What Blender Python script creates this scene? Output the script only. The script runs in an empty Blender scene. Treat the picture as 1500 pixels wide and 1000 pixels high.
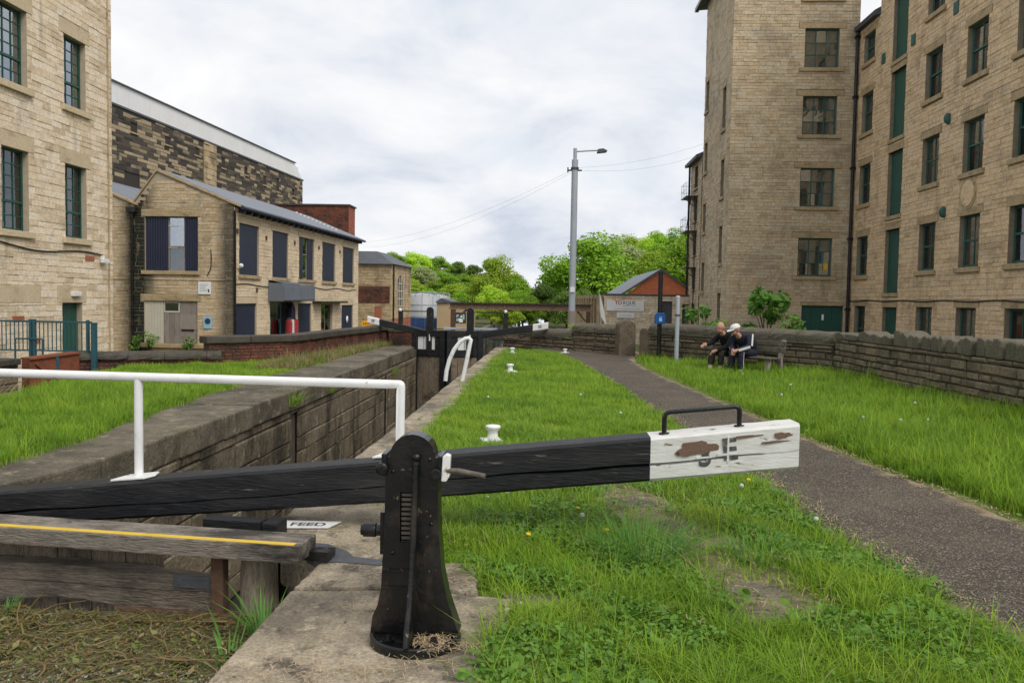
import bpy, bmesh, math, random
import numpy as np
from mathutils import Vector, Matrix

scene = bpy.context.scene
COL = scene.collection
rng = random.Random(11)
nrg = np.random.default_rng(5)
PI = math.pi
R = math.radians

# ------------------------------------------------------------------ camera
YAW, PITCH, ROLL = R(-2.477), R(2.905), math.atan(.017)
cam_d = bpy.data.cameras.new('camera')
cam = bpy.data.objects.new('camera', cam_d)
COL.objects.link(cam)
cam_d.sensor_width = 36
cam_d.lens = 28.8
cam_d.clip_start = .05
cam_d.clip_end = 3000
fh = Vector((math.sin(YAW), math.cos(YAW), 0))
r0 = Vector((math.cos(YAW), -math.sin(YAW), 0))
fw = fh * math.cos(PITCH) - Vector((0, 0, math.sin(PITCH)))
u0 = r0.cross(fw)
cr = r0 * math.cos(ROLL) + u0 * math.sin(ROLL)
cu = u0 * math.cos(ROLL) - r0 * math.sin(ROLL)
EYE = Vector((0, 0, 1.6))
cam.matrix_world = Matrix(((cr.x, cu.x, -fw.x, EYE.x), (cr.y, cu.y, -fw.y, EYE.y), (cr.z, cu.z, -fw.z, EYE.z), (0, 0, 0, 1)))
scene.camera = cam
_cr, _cu, _fw = np.array(cr), np.array(cu), np.array(fw)

def in_view(P, m=1.25):
    """which of the points P (n,3) lie in, or a little beside, the view (used only to skip grass that nobody sees)"""
    d = P - np.array(EYE)
    w = d @ _fw
    return (w > .3) & (np.abs(d @ _cr) < w * .625 * m) & (np.abs(d @ _cu) < w * .4167 * m)

# ------------------------------------------------------------------ light
scene.render.engine = 'CYCLES'
vs = scene.view_settings
vs.view_transform = 'Standard'
vs.look = 'None'
vs.exposure = 0.60
vs.gamma = 1
vs.use_curve_mapping = False
SUN_EL, SUN_AZ = R(50), R(138)          # azimuth from +Y (along the canal) towards +X
world = bpy.data.worlds.new('World')
scene.world = world
world.use_nodes = True
wn, wl = world.node_tree.nodes, world.node_tree.links
wn.clear()
def N(nodes, t, **kw):
    n = nodes.new(t)
    for k, v in kw.items():
        if k.startswith('i_'):
            n.inputs[int(k[2:])].default_value = v
        else:
            setattr(n, k, v)
    return n
sky = N(wn, 'ShaderNodeTexSky', sky_type='NISHITA', sun_disc=False, sun_elevation=SUN_EL, sun_rotation=SUN_AZ)
bg_sky = N(wn, 'ShaderNodeBackground', i_1=.10)
wl.new(sky.outputs[0], bg_sky.inputs[0])
tc = N(wn, 'ShaderNodeTexCoord')
sep = N(wn, 'ShaderNodeSeparateXYZ')
wl.new(tc.outputs['Generated'], sep.inputs[0])
zc = N(wn, 'ShaderNodeMath', operation='MAXIMUM', i_1=0.0); wl.new(sep.outputs[2], zc.inputs[0])
za = N(wn, 'ShaderNodeMath', operation='ADD', i_1=.34); wl.new(zc.outputs[0], za.inputs[0])
dx = N(wn, 'ShaderNodeMath', operation='DIVIDE'); wl.new(sep.outputs[0], dx.inputs[0]); wl.new(za.outputs[0], dx.inputs[1])
dy = N(wn, 'ShaderNodeMath', operation='DIVIDE'); wl.new(sep.outputs[1], dy.inputs[0]); wl.new(za.outputs[0], dy.inputs[1])
cmb = N(wn, 'ShaderNodeCombineXYZ'); wl.new(dx.outputs[0], cmb.inputs[0]); wl.new(dy.outputs[0], cmb.inputs[1])
n1 = N(wn, 'ShaderNodeTexNoise'); n1.inputs['Scale'].default_value = 2.3; n1.inputs['Detail'].default_value = 9; n1.inputs['Roughness'].default_value = .57; n1.inputs['Distortion'].default_value = .35
wl.new(cmb.outputs[0], n1.inputs['Vector'])
r1 = N(wn, 'ShaderNodeValToRGB')
r1.color_ramp.elements[0].position = .30; r1.color_ramp.elements[0].color = (.415, .45, .52, 1)
r1.color_ramp.elements[1].position = .66; r1.color_ramp.elements[1].color = (.665, .665, .665, 1)
e = r1.color_ramp.elements.new(.47); e.color = (.555, .575, .61, 1)
wl.new(n1.outputs[0], r1.inputs[0])
bg_cl = N(wn, 'ShaderNodeBackground', i_1=1.0)
wl.new(r1.outputs[0], bg_cl.inputs[0])
mp2 = N(wn, 'ShaderNodeMapping'); mp2.inputs['Location'].default_value = (3.1, 7.7, 0); wl.new(cmb.outputs[0], mp2.inputs[0])
n2 = N(wn, 'ShaderNodeTexNoise'); n2.inputs['Scale'].default_value = .9; n2.inputs['Detail'].default_value = 7
wl.new(mp2.outputs[0], n2.inputs['Vector'])
r2 = N(wn, 'ShaderNodeValToRGB')
r2.color_ramp.elements[0].position = .30; r2.color_ramp.elements[0].color = (.62, .62, .62, 1)
r2.color_ramp.elements[1].position = .44; r2.color_ramp.elements[1].color = (1, 1, 1, 1)
wl.new(n2.outputs[0], r2.inputs[0])
mxw = N(wn, 'ShaderNodeMixShader')
wl.new(r2.outputs[0], mxw.inputs[0]); wl.new(bg_sky.outputs[0], mxw.inputs[1]); wl.new(bg_cl.outputs[0], mxw.inputs[2])
wo = N(wn, 'ShaderNodeOutputWorld')
wl.new(mxw.outputs[0], wo.inputs[0])
sun_d = bpy.data.lights.new('sun', 'SUN')
sun_d.energy = 1.5
sun_d.angle = R(32)
sun_d.color = (1, .95, .87)
sun = bpy.data.objects.new('sun', sun_d)
COL.objects.link(sun)
sdir = Vector((math.cos(SUN_EL) * math.sin(SUN_AZ), math.cos(SUN_EL) * math.cos(SUN_AZ), math.sin(SUN_EL)))
sun.rotation_euler = sdir.to_track_quat('Z', 'Y').to_euler()

# ------------------------------------------------------------------ materials
def mk(name, cols, ns=3., rw=0., rough=.85, bump=.3, bs=25., dirt=(), spots=(), spec=.3, metal=0., bd=.02, vec=None, transl=0., upn=0., grit=0., gs=60., ov=0.):
    """procedural material: colour ramp over noise mixed with a per-piece random value, dirt layers, bump"""
    m = bpy.data.materials.new(name)
    m.use_nodes = True
    nt = m.node_tree; n, l = nt.nodes, nt.links
    bs_ = n['Principled BSDF']
    geo = N(n, 'ShaderNodeNewGeometry')
    pos = geo.outputs['Position']
    if vec:
        mp = N(n, 'ShaderNodeMapping'); mp.inputs['Scale'].default_value = vec
        l.new(pos, mp.inputs[0]); p1 = mp.outputs[0]
    else:
        p1 = pos
    nz = N(n, 'ShaderNodeTexNoise'); nz.inputs['Scale'].default_value = ns; nz.inputs['Detail'].default_value = 6; nz.inputs['Roughness'].default_value = .62
    l.new(p1, nz.inputs['Vector'])
    stretch = N(n, 'ShaderNodeMapRange', i_1=.28, i_2=.72); l.new(nz.outputs[0], stretch.inputs[0])
    fac = stretch.outputs[0]
    if rw > 0:
        at = N(n, 'ShaderNodeAttribute', attribute_name='rnd')
        oi = N(n, 'ShaderNodeObjectInfo')
        ad = N(n, 'ShaderNodeMath', operation='ADD'); l.new(at.outputs['Fac'], ad.inputs[0]); l.new(oi.outputs['Random'], ad.inputs[1])
        fr = N(n, 'ShaderNodeMath', operation='FRACT'); l.new(ad.outputs[0], fr.inputs[0])
        mx = N(n, 'ShaderNodeMix'); mx.inputs[0].default_value = rw
        l.new(fac, mx.inputs[2]); l.new(fr.outputs[0], mx.inputs[3]); fac = mx.outputs[0]
    rp = N(n, 'ShaderNodeValToRGB')
    el = rp.color_ramp.elements
    while len(el) < len(cols):
        el.new(.5)
    for i, c in enumerate(cols):
        el[i].position = i / max(1, len(cols) - 1); el[i].color = (*c, 1)
    l.new(fac, rp.inputs[0])
    col = rp.outputs[0]
    for (dc, dv, lo, hi, st) in dirt:
        mp = N(n, 'ShaderNodeMapping'); mp.inputs['Scale'].default_value = dv; mp.inputs['Location'].default_value = (rng.random() * 9, rng.random() * 9, rng.random() * 9)
        l.new(pos, mp.inputs[0])
        dn = N(n, 'ShaderNodeTexNoise'); dn.inputs['Scale'].default_value = 1; dn.inputs['Detail'].default_value = 8; dn.inputs['Roughness'].default_value = .65
        l.new(mp.outputs[0], dn.inputs['Vector'])
        mr = N(n, 'ShaderNodeMapRange', i_1=lo, i_2=hi, i_3=0., i_4=st); l.new(dn.outputs[0], mr.inputs[0])
        mc = N(n, 'ShaderNodeMix', data_type='RGBA'); l.new(mr.outputs[0], mc.inputs[0]); l.new(col, mc.inputs[6]); mc.inputs[7].default_value = (*dc, 1)
        col = mc.outputs[2]
    if spots:
        sp = N(n, 'ShaderNodeSeparateXYZ'); l.new(pos, sp.inputs[0])
        for (ax, c0, wd, dc, st) in spots:
            s1 = N(n, 'ShaderNodeMath', operation='SUBTRACT', i_1=c0); l.new(sp.outputs[ax], s1.inputs[0])
            s2 = N(n, 'ShaderNodeMath', operation='ABSOLUTE'); l.new(s1.outputs[0], s2.inputs[0])
            s3 = N(n, 'ShaderNodeMapRange', i_1=wd, i_2=wd * .25, i_3=0., i_4=st); l.new(s2.outputs[0], s3.inputs[0])
            mp = N(n, 'ShaderNodeMapping'); mp.inputs['Scale'].default_value = (3.5, 3.5, .8); l.new(pos, mp.inputs[0])
            dn = N(n, 'ShaderNodeTexNoise'); dn.inputs['Scale'].default_value = 1; dn.inputs['Detail'].default_value = 7; l.new(mp.outputs[0], dn.inputs['Vector'])
            dm = N(n, 'ShaderNodeMapRange', i_1=.16, i_2=.40); l.new(dn.outputs[0], dm.inputs[0])
            ml = N(n, 'ShaderNodeMath', operation='MULTIPLY'); l.new(s3.outputs[0], ml.inputs[0]); l.new(dm.outputs[0], ml.inputs[1])
            mc = N(n, 'ShaderNodeMix', data_type='RGBA'); l.new(ml.outputs[0], mc.inputs[0]); l.new(col, mc.inputs[6]); mc.inputs[7].default_value = (*dc, 1)
            col = mc.outputs[2]
    if ov > 0:
        o2 = N(n, 'ShaderNodeObjectInfo'); om = N(n, 'ShaderNodeMapRange', i_1=0., i_2=1., i_3=1 - ov, i_4=1 + ov); l.new(o2.outputs['Random'], om.inputs[0])
        mc = N(n, 'ShaderNodeMix', data_type='RGBA', blend_type='MULTIPLY'); mc.inputs[0].default_value = 1; l.new(col, mc.inputs[6]); l.new(om.outputs[0], mc.inputs[7])
        col = mc.outputs[2]
    if grit > 0:
        gn = N(n, 'ShaderNodeTexNoise'); gn.inputs['Scale'].default_value = gs; gn.inputs['Detail'].default_value = 6; gn.inputs['Roughness'].default_value = .7
        l.new(p1, gn.inputs['Vector'])
        gm = N(n, 'ShaderNodeMapRange', i_1=.3, i_2=.7, i_3=1 - grit, i_4=1 + grit); l.new(gn.outputs[0], gm.inputs[0])
        mc = N(n, 'ShaderNodeMix', data_type='RGBA', blend_type='MULTIPLY'); mc.inputs[0].default_value = 1; l.new(col, mc.inputs[6]); l.new(gm.outputs[0], mc.inputs[7])
        col = mc.outputs[2]
    l.new(col, bs_.inputs['Base Color'])
    bs_.inputs['Roughness'].default_value = rough
    bs_.inputs['Metallic'].default_value = metal
    bs_.inputs['Specular IOR Level'].default_value = spec
    if bump > 0:
        bn = N(n, 'ShaderNodeTexNoise'); bn.inputs['Scale'].default_value = bs; bn.inputs['Detail'].default_value = 5
        l.new(p1, bn.inputs['Vector'])
        bp = N(n, 'ShaderNodeBump'); bp.inputs['Strength'].default_value = bump; bp.inputs['Distance'].default_value = bd
        l.new(bn.outputs[0], bp.inputs['Height']); l.new(bp.outputs[0], bs_.inputs['Normal'])
    if upn > 0:
        va = N(n, 'ShaderNodeVectorMath', operation='SCALE'); va.inputs[3].default_value = 1 - upn; l.new(geo.outputs['Normal'], va.inputs[0])
        vb = N(n, 'ShaderNodeVectorMath', operation='ADD'); vb.inputs[1].default_value = (0, 0, upn); l.new(va.outputs[0], vb.inputs[0])
        vc = N(n, 'ShaderNodeVectorMath', operation='NORMALIZE'); l.new(vb.outputs[0], vc.inputs[0]); l.new(vc.outputs[0], bs_.inputs['Normal'])
    if transl > 0:
        tr = N(n, 'ShaderNodeBsdfTranslucent'); l.new(col, tr.inputs[0])
        ms = N(n, 'ShaderNodeMixShader', i_0=transl); out = n['Material Output']
        l.new(bs_.outputs[0], ms.inputs[1]); l.new(tr.outputs[0], ms.inputs[2]); l.new(ms.outputs[0], out.inputs[0])
    return m

def glass(name, tint=(.93, .95, .95), clear=.60):
    m = bpy.data.materials.new(name); m.use_nodes = True
    n, l = m.node_tree.nodes, m.node_tree.links
    n.clear()
    fr = N(n, 'ShaderNodeFresnel'); fr.inputs[0].default_value = 1.5
    mr = N(n, 'ShaderNodeMapRange', i_1=0., i_2=1., i_3=1 - clear - .3, i_4=1.); l.new(fr.outputs[0], mr.inputs[0])
    tr = N(n, 'ShaderNodeBsdfTransparent'); tr.inputs[0].default_value = (*tint, 1)
    gl = N(n, 'ShaderNodeBsdfGlossy'); gl.inputs['Roughness'].default_value = .03; gl.inputs[0].default_value = (.8, .85, .9, 1)
    gm = N(n, 'ShaderNodeNewGeometry')
    nz = N(n, 'ShaderNodeTexNoise'); nz.inputs['Scale'].default_value = 1.6; l.new(gm.outputs['Position'], nz.inputs['Vector'])
    bp = N(n, 'ShaderNodeBump'); bp.inputs['Strength'].default_value = .02; bp.inputs['Distance'].default_value = .1
    l.new(nz.outputs[0], bp.inputs['Height']); l.new(bp.outputs[0], gl.inputs['Normal'])
    mx = N(n, 'ShaderNodeMixShader'); out = N(n, 'ShaderNodeOutputMaterial')
    l.new(mr.outputs[0], mx.inputs[0]); l.new(tr.outputs[0], mx.inputs[1]); l.new(gl.outputs[0], mx.inputs[2]); l.new(mx.outputs[0], out.inputs[0])
    return m

BLK = (.035, .03, .026)
M = {}
M['b1_stone'] = mk('pale_sandstone', [(0.449, 0.344, 0.224), (0.649, 0.522, 0.365), (0.774, 0.637, 0.462), (0.824, 0.714, 0.574), (0.587, 0.447, 0.281)], ns=5, rw=.62, bump=.5, bs=22, dirt=[((.13, .105, .075), (1.5, 1.5, .33), .56, .74, .5), ((.30, .22, .13), (1.2, 1.2, 2.5), .52, .72, .5)], grit=0.22, gs=14)
M['b1_trim'] = mk('pale_dressed_sandstone', [(0.533, 0.428, 0.278), (0.617, 0.505, 0.35)], ns=2, rough=.9, bump=.15, dirt=[((.25, .19, .12), (2, 2, 4), .55, .75, .6)], grit=0.15, gs=14)
M['wmortar'] = mk('buff_mortar', [(.20, .16, .11), (.30, .25, .18)], ns=6, bump=.3)
M['brick_orange'] = mk('orange_red_brick', [(.40, .12, .06), (.48, .16, .08), (.52, .20, .11)], ns=9, rw=.5, bump=.2)
M['leaf_s'] = mk('sapling_leaf', [(0.0621, 0.169, 0.0203), (0.106, 0.254, 0.0304), (0.177, 0.338, 0.0506)], ns=2, rw=.6, rough=.5, bump=0, spec=.3, transl=.3)
M['mortar'] = mk('lime_mortar', [(0.375, 0.312, 0.225), (0.475, 0.4, 0.3)], ns=8, bump=.3)
M['dmortar'] = mk('dark_mortar', [(.07, .06, .047), (.12, .10, .08)], ns=6, bump=.3)
M['wing_stone'] = mk('buff_sandstone', [(0.422, 0.304, 0.178), (0.605, 0.441, 0.268), (0.733, 0.542, 0.327), (0.66, 0.514, 0.346), (0.513, 0.357, 0.198)], ns=4, rw=.6, bump=.5, bs=20, dirt=[((.13, .105, .075), (1.5, 1.5, .33), .56, .74, .5), ((.13, .10, .07), (.9, .9, 1.6), .52, .75, .55)], grit=0.25, gs=12)
M['tower_stone'] = mk('grey_buff_sandstone', [(0.336, 0.255, 0.16), (0.474, 0.369, 0.238), (0.566, 0.448, 0.291), (0.566, 0.494, 0.366), (0.413, 0.308, 0.184)], ns=4, rw=.6, bump=.5, bs=20, dirt=[((.13, .105, .075), (1.5, 1.5, .33), .56, .74, .5), ((.16, .135, .11), (.6, .6, .6), .48, .72, .5)], grit=0.25, gs=12)
M['trim'] = mk('sandstone_dressings', [(0.365, 0.27, 0.154), (0.472, 0.365, 0.218)], ns=3, bump=.2, dirt=[((.10, .085, .06), (2, 2, 3), .52, .72, .7)], grit=0.25, gs=14)
M['work_stone'] = mk('workshop_sandstone', [(0.334, 0.238, 0.143), (0.487, 0.364, 0.221), (0.591, 0.453, 0.285), (0.565, 0.467, 0.337), (0.424, 0.302, 0.169)], ns=4, rw=.6, bump=.5, bs=18,
    dirt=[((.09, .08, .06), (1.1, 1.1, .45), .53, .72, .75)], spots=[(0, -17.42, .95, (.022, .024, .016), 1.0), (0, -13.4, .7, (.05, .047, .038), .8), (0, -13.03, .16, (.2, .16, .1), .2)], grit=0.25, gs=12)
M['work_side'] = mk('workshop_side_sandstone', [(0.526, 0.398, 0.261), (0.683, 0.544, 0.362), (0.749, 0.61, 0.434), (0.657, 0.557, 0.434)], ns=4, rw=.55, bump=.4, bs=18, dirt=[((.20, .16, .10), (1.1, .8, .6), .55, .75, .6)], grit=0.22, gs=12)
M['wire'] = mk('grey_wire', [(.25, .26, .27), (.3, .31, .32)], ns=2, bump=0)
M['mill_stone'] = mk('sooty_ashlar', [(.035, .03, .026), (.055, .046, .04), (.085, .07, .055), (.05, .043, .036), (.12, .095, .068), (.075, .06, .047), (.30, .235, .145), (.42, .335, .215), (.16, .125, .085)], ns=.35, rw=.93, bump=.3, bs=10, grit=0.2, gs=8)
M['house_stone'] = mk('weathered_sandstone', [(0.312, 0.234, 0.127), (0.468, 0.355, 0.213), (0.567, 0.454, 0.284)], ns=2, rw=.5, bump=.3, dirt=[((.07, .06, .045), (.8, .8, .6), .5, .7, .8)])
M['brick'] = mk('red_brick', [(0.23, 0.0633, 0.0345), (0.322, 0.0978, 0.0575), (0.38, 0.138, 0.0805), (0.184, 0.0633, 0.046)], ns=9, rw=.5, bump=.3, grit=0.2, gs=25)
M['brick_dark'] = mk('sooted_brick', [(.15, .05, .032), (.20, .07, .042), (.10, .045, .034), (.24, .075, .04)], ns=4, rw=.55, bump=.4, dirt=[(BLK, (1.6, 1.6, 2.2), .46, .64, .85)], grit=0.3, gs=25)
M['rust_brick'] = mk('rust_brick', [(0.15, 0.0488, 0.0225), (0.21, 0.0675, 0.0338), (0.12, 0.0375, 0.0225)], ns=5, rw=.3, bump=.3, dirt=[((.08, .04, .025), (2, 2, 2), .5, .7, .6)])
M['cope'] = mk('dark_coping_stone', [(0.0474, 0.0419, 0.0335), (0.0725, 0.0645, 0.0513), (0.0949, 0.0837, 0.067)], ns=5, rw=.3, bump=.5, bs=30, dirt=[((.04, .038, .032), (2, 2, 2), .5, .7, .6)], grit=0.35, gs=30)
M['field'] = mk('blackened_walling', [(0.0736, 0.06, 0.0451), (0.137, 0.108, 0.0758), (0.21, 0.164, 0.108), (0.105, 0.086, 0.065), (0.294, 0.23, 0.144)], ns=4, rw=.6, bump=.7, bs=22, dirt=[((.10, .10, .045), (2.5, 2.5, 2.5), .56, .72, .55)], grit=0.35, gs=20)
M['field_cap'] = mk('mossy_cap_stone', [(0.0759, 0.0683, 0.0531), (0.12, 0.105, 0.0784), (0.164, 0.142, 0.101)], ns=5, rw=.4, bump=.7, bs=20, dirt=[((.085, .09, .04), (3, 3, 3), .5, .68, .6)], grit=0.35, gs=25)
M['wetwall'] = None
M['lockwall'] = mk('wet_lock_masonry', [(0.0821, 0.0694, 0.0496), (0.146, 0.121, 0.0832), (0.219, 0.179, 0.12), (0.109, 0.0915, 0.0656)], ns=3.5, rw=.5, rough=.7, bump=.8, bs=12, bd=.03, dirt=[((.034, .029, .021), (1.6, 1.6, .5), .48, .62, .85), ((.30, .28, .24), (2.6, 2.6, 1.0), .60, .70, .75), ((.10, .095, .035), (1.8, 1.8, 1.2), .60, .72, .6)], grit=0.35, gs=18)
M['lockcop'] = mk('lock_coping_stone', [(0.0791, 0.0664, 0.0463), (0.124, 0.107, 0.0753), (0.163, 0.141, 0.101), (0.102, 0.0865, 0.0614)], ns=4.5, rw=.3, bump=.55, bs=35, dirt=[((.05, .042, .03), (1.1, 1.1, 1.1), .42, .62, .8), ((.33, .29, .22), (5, 5, 5), .57, .68, .65), ((.095, .10, .03), (2.4, 2.4, 2.4), .585, .70, .75), ((.035, .03, .024), (9, 9, 9), .58, .68, .7)], grit=0.4, gs=40)
M['nearcop'] = mk('worn_lock_coping', [(0.23, 0.185, 0.131), (0.304, 0.252, 0.179), (0.367, 0.306, 0.223), (0.276, 0.225, 0.161)], ns=3.2, rw=.25, bump=.8, bs=38, bd=.016, dirt=[((.105, .088, .065), (1.3, .8, 1.3), .44, .60, .85), ((.46, .39, .29), (4, 5, 4), .55, .66, .65), ((.06, .052, .042), (6, 5, 6), .56, .66, .8), ((.12, .115, .04), (2.6, 2.6, 2.6), .58, .70, .75), ((.03, .027, .022), (20, 20, 20), .61, .68, .85)], grit=0.42, gs=55)
M['asphalt'] = None
M['green'] = mk('green_paint', [(0.0144, 0.0744, 0.054), (0.0216, 0.0936, 0.0684)], ns=2, rough=.45, bump=.05, spec=.4)
M['green2'] = mk('dull_green_frame_paint', [(0.0304, 0.095, 0.0798), (0.0456, 0.123, 0.103)], ns=3, rough=.5, bump=.05)
M['teal'] = mk('teal_railing_paint', [(.02, .075, .10), (.03, .10, .125)], ns=4, rough=.45, bump=.05)
M['navy'] = mk('navy_sheet', [(.022, .028, .055), (.03, .037, .068)], ns=1.5, rough=.45, bump=.03, spec=.4)
M['black'] = mk('black_gloss_paint', [(0.0044, 0.00484, 0.00528), (0.00792, 0.0084, 0.00928)], ns=6, rough=.30, bump=.35, bs=45, bd=.006, spec=.4, dirt=[((.20, .165, .125), (20, 20, 16), .632, .665, .85), ((.06, .04, .028), (6, 6, 3), .56, .68, .7), ((.035, .033, .031), (3, 3, 3), .5, .7, .6)])
M['blackwood'] = mk('black_painted_timber', [(0.0066, 0.0072, 0.0084), (0.0132, 0.0138, 0.0156)], ns=7, rough=.55, bump=.5, bs=9, bd=.012, vec=(1.2, 9, 9), spec=.35, dirt=[((.22, .19, .16), (2.6, 24, 24), .635, .70, .75), ((.045, .043, .042), (1.0, 6, 6), .50, .72, .6), ((.10, .09, .08), (5, 5, 60), .60, .75, .5)])
M['whitewood'] = mk('flaking_white_timber', [(0.576, 0.57, 0.537), (0.647, 0.64, 0.612), (0.699, 0.692, 0.663)], ns=5, rough=.6, bump=.35, bs=10, bd=.008, vec=(1.5, 9, 9), dirt=[((.46, .43, .38), (1.6, 9, 12), .54, .70, .6), ((.20, .125, .08), (3.6, 9, 17), .635, .655, .95), ((.10, .085, .07), (5, 12, 16), .67, .69, .9)])
M['white'] = mk('white_gloss_paint', [(0.703, 0.703, 0.696), (0.781, 0.781, 0.773)], ns=3, rough=.35, bump=.15, bs=20, dirt=[((.45, .43, .38), (4, 4, 4), .55, .72, .5), ((.30, .19, .11), (11, 11, 7), .625, .66, .8)])
M['oldwood'] = mk('weathered_grey_timber', [(0.0875, 0.075, 0.0625), (0.163, 0.14, 0.115), (0.25, 0.219, 0.181), (0.125, 0.106, 0.0875)], ns=6, rough=.85, bump=.8, bs=8, bd=.015, vec=(1.5, 8, 22), dirt=[((.025, .022, .019), (1.6, 4, 5), .47, .62, .9), ((.34, .31, .27), (2.2, 14, 20), .60, .70, .6)], grit=0.4, gs=20)
M['wetwood'] = mk('wet_gate_timber', [(0.085, 0.068, 0.0476), (0.17, 0.136, 0.0935), (0.255, 0.204, 0.145), (0.128, 0.102, 0.0714)], ns=5, rough=.7, bump=.7, bs=8, vec=(8, 8, 1.4), dirt=[((.025, .022, .016), (2, 2, 2), .48, .66, .8)], grit=0.35, gs=20)
M['wetrail'] = mk('wet_gate_rail', [(0.075, 0.063, 0.048), (0.15, 0.124, 0.0945), (0.225, 0.188, 0.143)], ns=5, rough=.75, bump=.8, bs=8, vec=(1.2, 8, 12), dirt=[((.022, .019, .015), (1.5, 4, 4), .48, .66, .85)], grit=0.35, gs=18)
M['yellow'] = mk('yellow_line_paint', [(.58, .38, .03), (.66, .45, .05)], ns=6, rough=.6, bump=.2, dirt=[((.20, .15, .07), (8, 8, 8), .58, .72, .7)])
M['rust'] = mk('rusted_steel', [(0.0648, 0.036, 0.0224), (0.115, 0.064, 0.04), (0.0792, 0.056, 0.044)], ns=8, rough=.8, bump=.4)
M['rack'] = mk('greased_rack', [(.055, .045, .036), (.12, .10, .08), (.17, .145, .12)], ns=20, rough=.55, bump=.2)
M['girder'] = mk('rusty_girder_paint', [(.16, .10, .065), (.24, .16, .11), (.20, .15, .12)], ns=3, rough=.8, bump=.2)
M['wetpost'] = mk('wet_heel_post', [(.14, .115, .08), (.24, .20, .145), (.32, .275, .205)], ns=5, rough=.7, bump=.7, bs=9, vec=(8, 8, 1.2), grit=.3, gs=20)
M['iron'] = mk('grey_iron', [(.075, .08, .088), (.11, .115, .125)], ns=8, rough=.5, bump=.3, metal=.3, dirt=[((.11, .06, .04), (9, 9, 9), .6, .72, .7)])
M['slate'] = mk('slate_roof', [(.055, .06, .075), (.085, .092, .11), (.11, .117, .135)], ns=2, rw=.4, rough=.6, bump=.2)
M['sheet'] = mk('grey_sheet_roof', [(.13, .145, .175), (.165, .18, .21)], ns=.8, rough=.5, bump=.05)
M['cladding'] = mk('white_cladding', [(0.708, 0.695, 0.683), (0.781, 0.775, 0.769)], ns=.6, rough=.5, bump=0)
M['galv'] = mk('galvanised_steel', [(0.351, 0.392, 0.446), (0.419, 0.452, 0.499)], ns=2, rough=.5, bump=.05, metal=0.)
M['tank'] = mk('tank_silver', [(0.343, 0.35, 0.363), (0.396, 0.403, 0.416)], ns=.7, rough=.45, bump=0, dirt=[((.38, .38, .38), (1.2, 1.2, .25), .55, .75, .5)])
M['blue'] = mk('blue_hoarding', [(.025, .06, .17), (.035, .075, .20)], ns=1, rough=.5, bump=0)
M['sign_blue'] = mk('blue_box_paint', [(.012, .08, .28), (.015, .10, .33)], ns=6, rough=.4, bump=0)
M['pale_blue'] = mk('pale_blue_print', [(.28, .50, .62), (.32, .55, .66)], ns=3, rough=.5, bump=0)
M['beige'] = mk('beige_render', [(.42, .31, .18), (.48, .36, .22)], ns=1, rough=.9, bump=.1)
M['paper'] = mk('white_board', [(0.784, 0.795, 0.806), (0.85, 0.85, 0.85)], ns=3, rough=.5, bump=0)
M['ink'] = mk('dark_lettering', [(.03, .03, .035), (.05, .05, .055)], ns=30, rough=.6, bump=0)
M['wornink'] = mk('worn_stencil_paint', [(.03, .03, .033), (.06, .06, .065), (.10, .10, .10), (.5, .49, .47)], ns=26, rough=.6, bump=0)
M['redink'] = mk('red_lettering', [(.50, .03, .04), (.55, .04, .05)], ns=9, rough=.5, bump=0)
M['greyink'] = mk('grey_lettering', [(.16, .17, .18), (.2, .2, .21)], ns=9, rough=.5, bump=0)
M['orange'] = mk('orange_yellow_sign', [(.72, .38, .01), (.76, .42, .02)], ns=9, rough=.5, bump=0)
M['room'] = mk('unlit_interior', [(.02, .02, .02), (.05, .045, .04), (.10, .085, .07)], ns=.9, rough=.9, bump=0)  # near-black colour stands in for the unlit inside behind windows and doors
M['net'] = mk('net_curtain', [(.34, .39, .36), (.55, .58, .54), (.72, .73, .68)], ns=16, rough=.9, bump=0)
M['blind'] = mk('pale_blind', [(.30, .28, .24), (.40, .37, .32)], ns=1, rough=.9, bump=0)
M['glass'] = glass('window_glass')
M['glass_sky'] = glass('reflective_glass', clear=.30)
M['board'] = mk('grey_boards', [(.20, .165, .15), (.27, .23, .205), (.33, .28, .245)], ns=3, rw=.5, rough=.85, bump=.4, vec=(6, 6, 1), dirt=[((.12, .095, .08), (3, 3, 1.5), .54, .7, .7)])
M['cream'] = mk('cream_boards', [(.52, .48, .39), (.58, .54, .45)], ns=3, rough=.7, bump=.2)
M['soil'] = mk('turf_soil', [(0.0594, 0.095, 0.0216), (0.099, 0.149, 0.0324), (0.148, 0.168, 0.054), (0.0891, 0.109, 0.0324)], ns=5, rough=1, bump=.8, bs=30, spec=.05, grit=0.5, gs=40)
M['drysoil'] = mk('dry_soil', [(.10, .08, .045), (.17, .135, .085), (.24, .195, .13), (.10, .11, .03)], ns=7, rough=1, bump=.8, bs=40, grit=.4, gs=60)
M['earth'] = mk('open_ground', [(.06, .075, .03), (.09, .10, .04), (.12, .105, .07)], ns=.25, rough=1, bump=.3, spec=.05)
M['yard'] = mk('yard_surface', [(.10, .095, .085), (.15, .14, .125)], ns=.8, rough=.95, bump=.3)
M['grass'] = mk('grass_blades', [(0.0949, 0.196, 0.00869), (0.141, 0.273, 0.013), (0.199, 0.352, 0.0159), (0.274, 0.417, 0.0254), (0.359, 0.407, 0.0435)], ns=.9, rw=.55, rough=.5, bump=0, spec=.3, transl=.35, upn=.5)
M['dgrass'] = mk('dark_tall_grass', [(0.0653, 0.178, 0.0321), (0.111, 0.276, 0.0437), (0.168, 0.356, 0.0657)], ns=2, rw=.7, rough=.5, bump=0, spec=.3, transl=.3, upn=.5)
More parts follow.
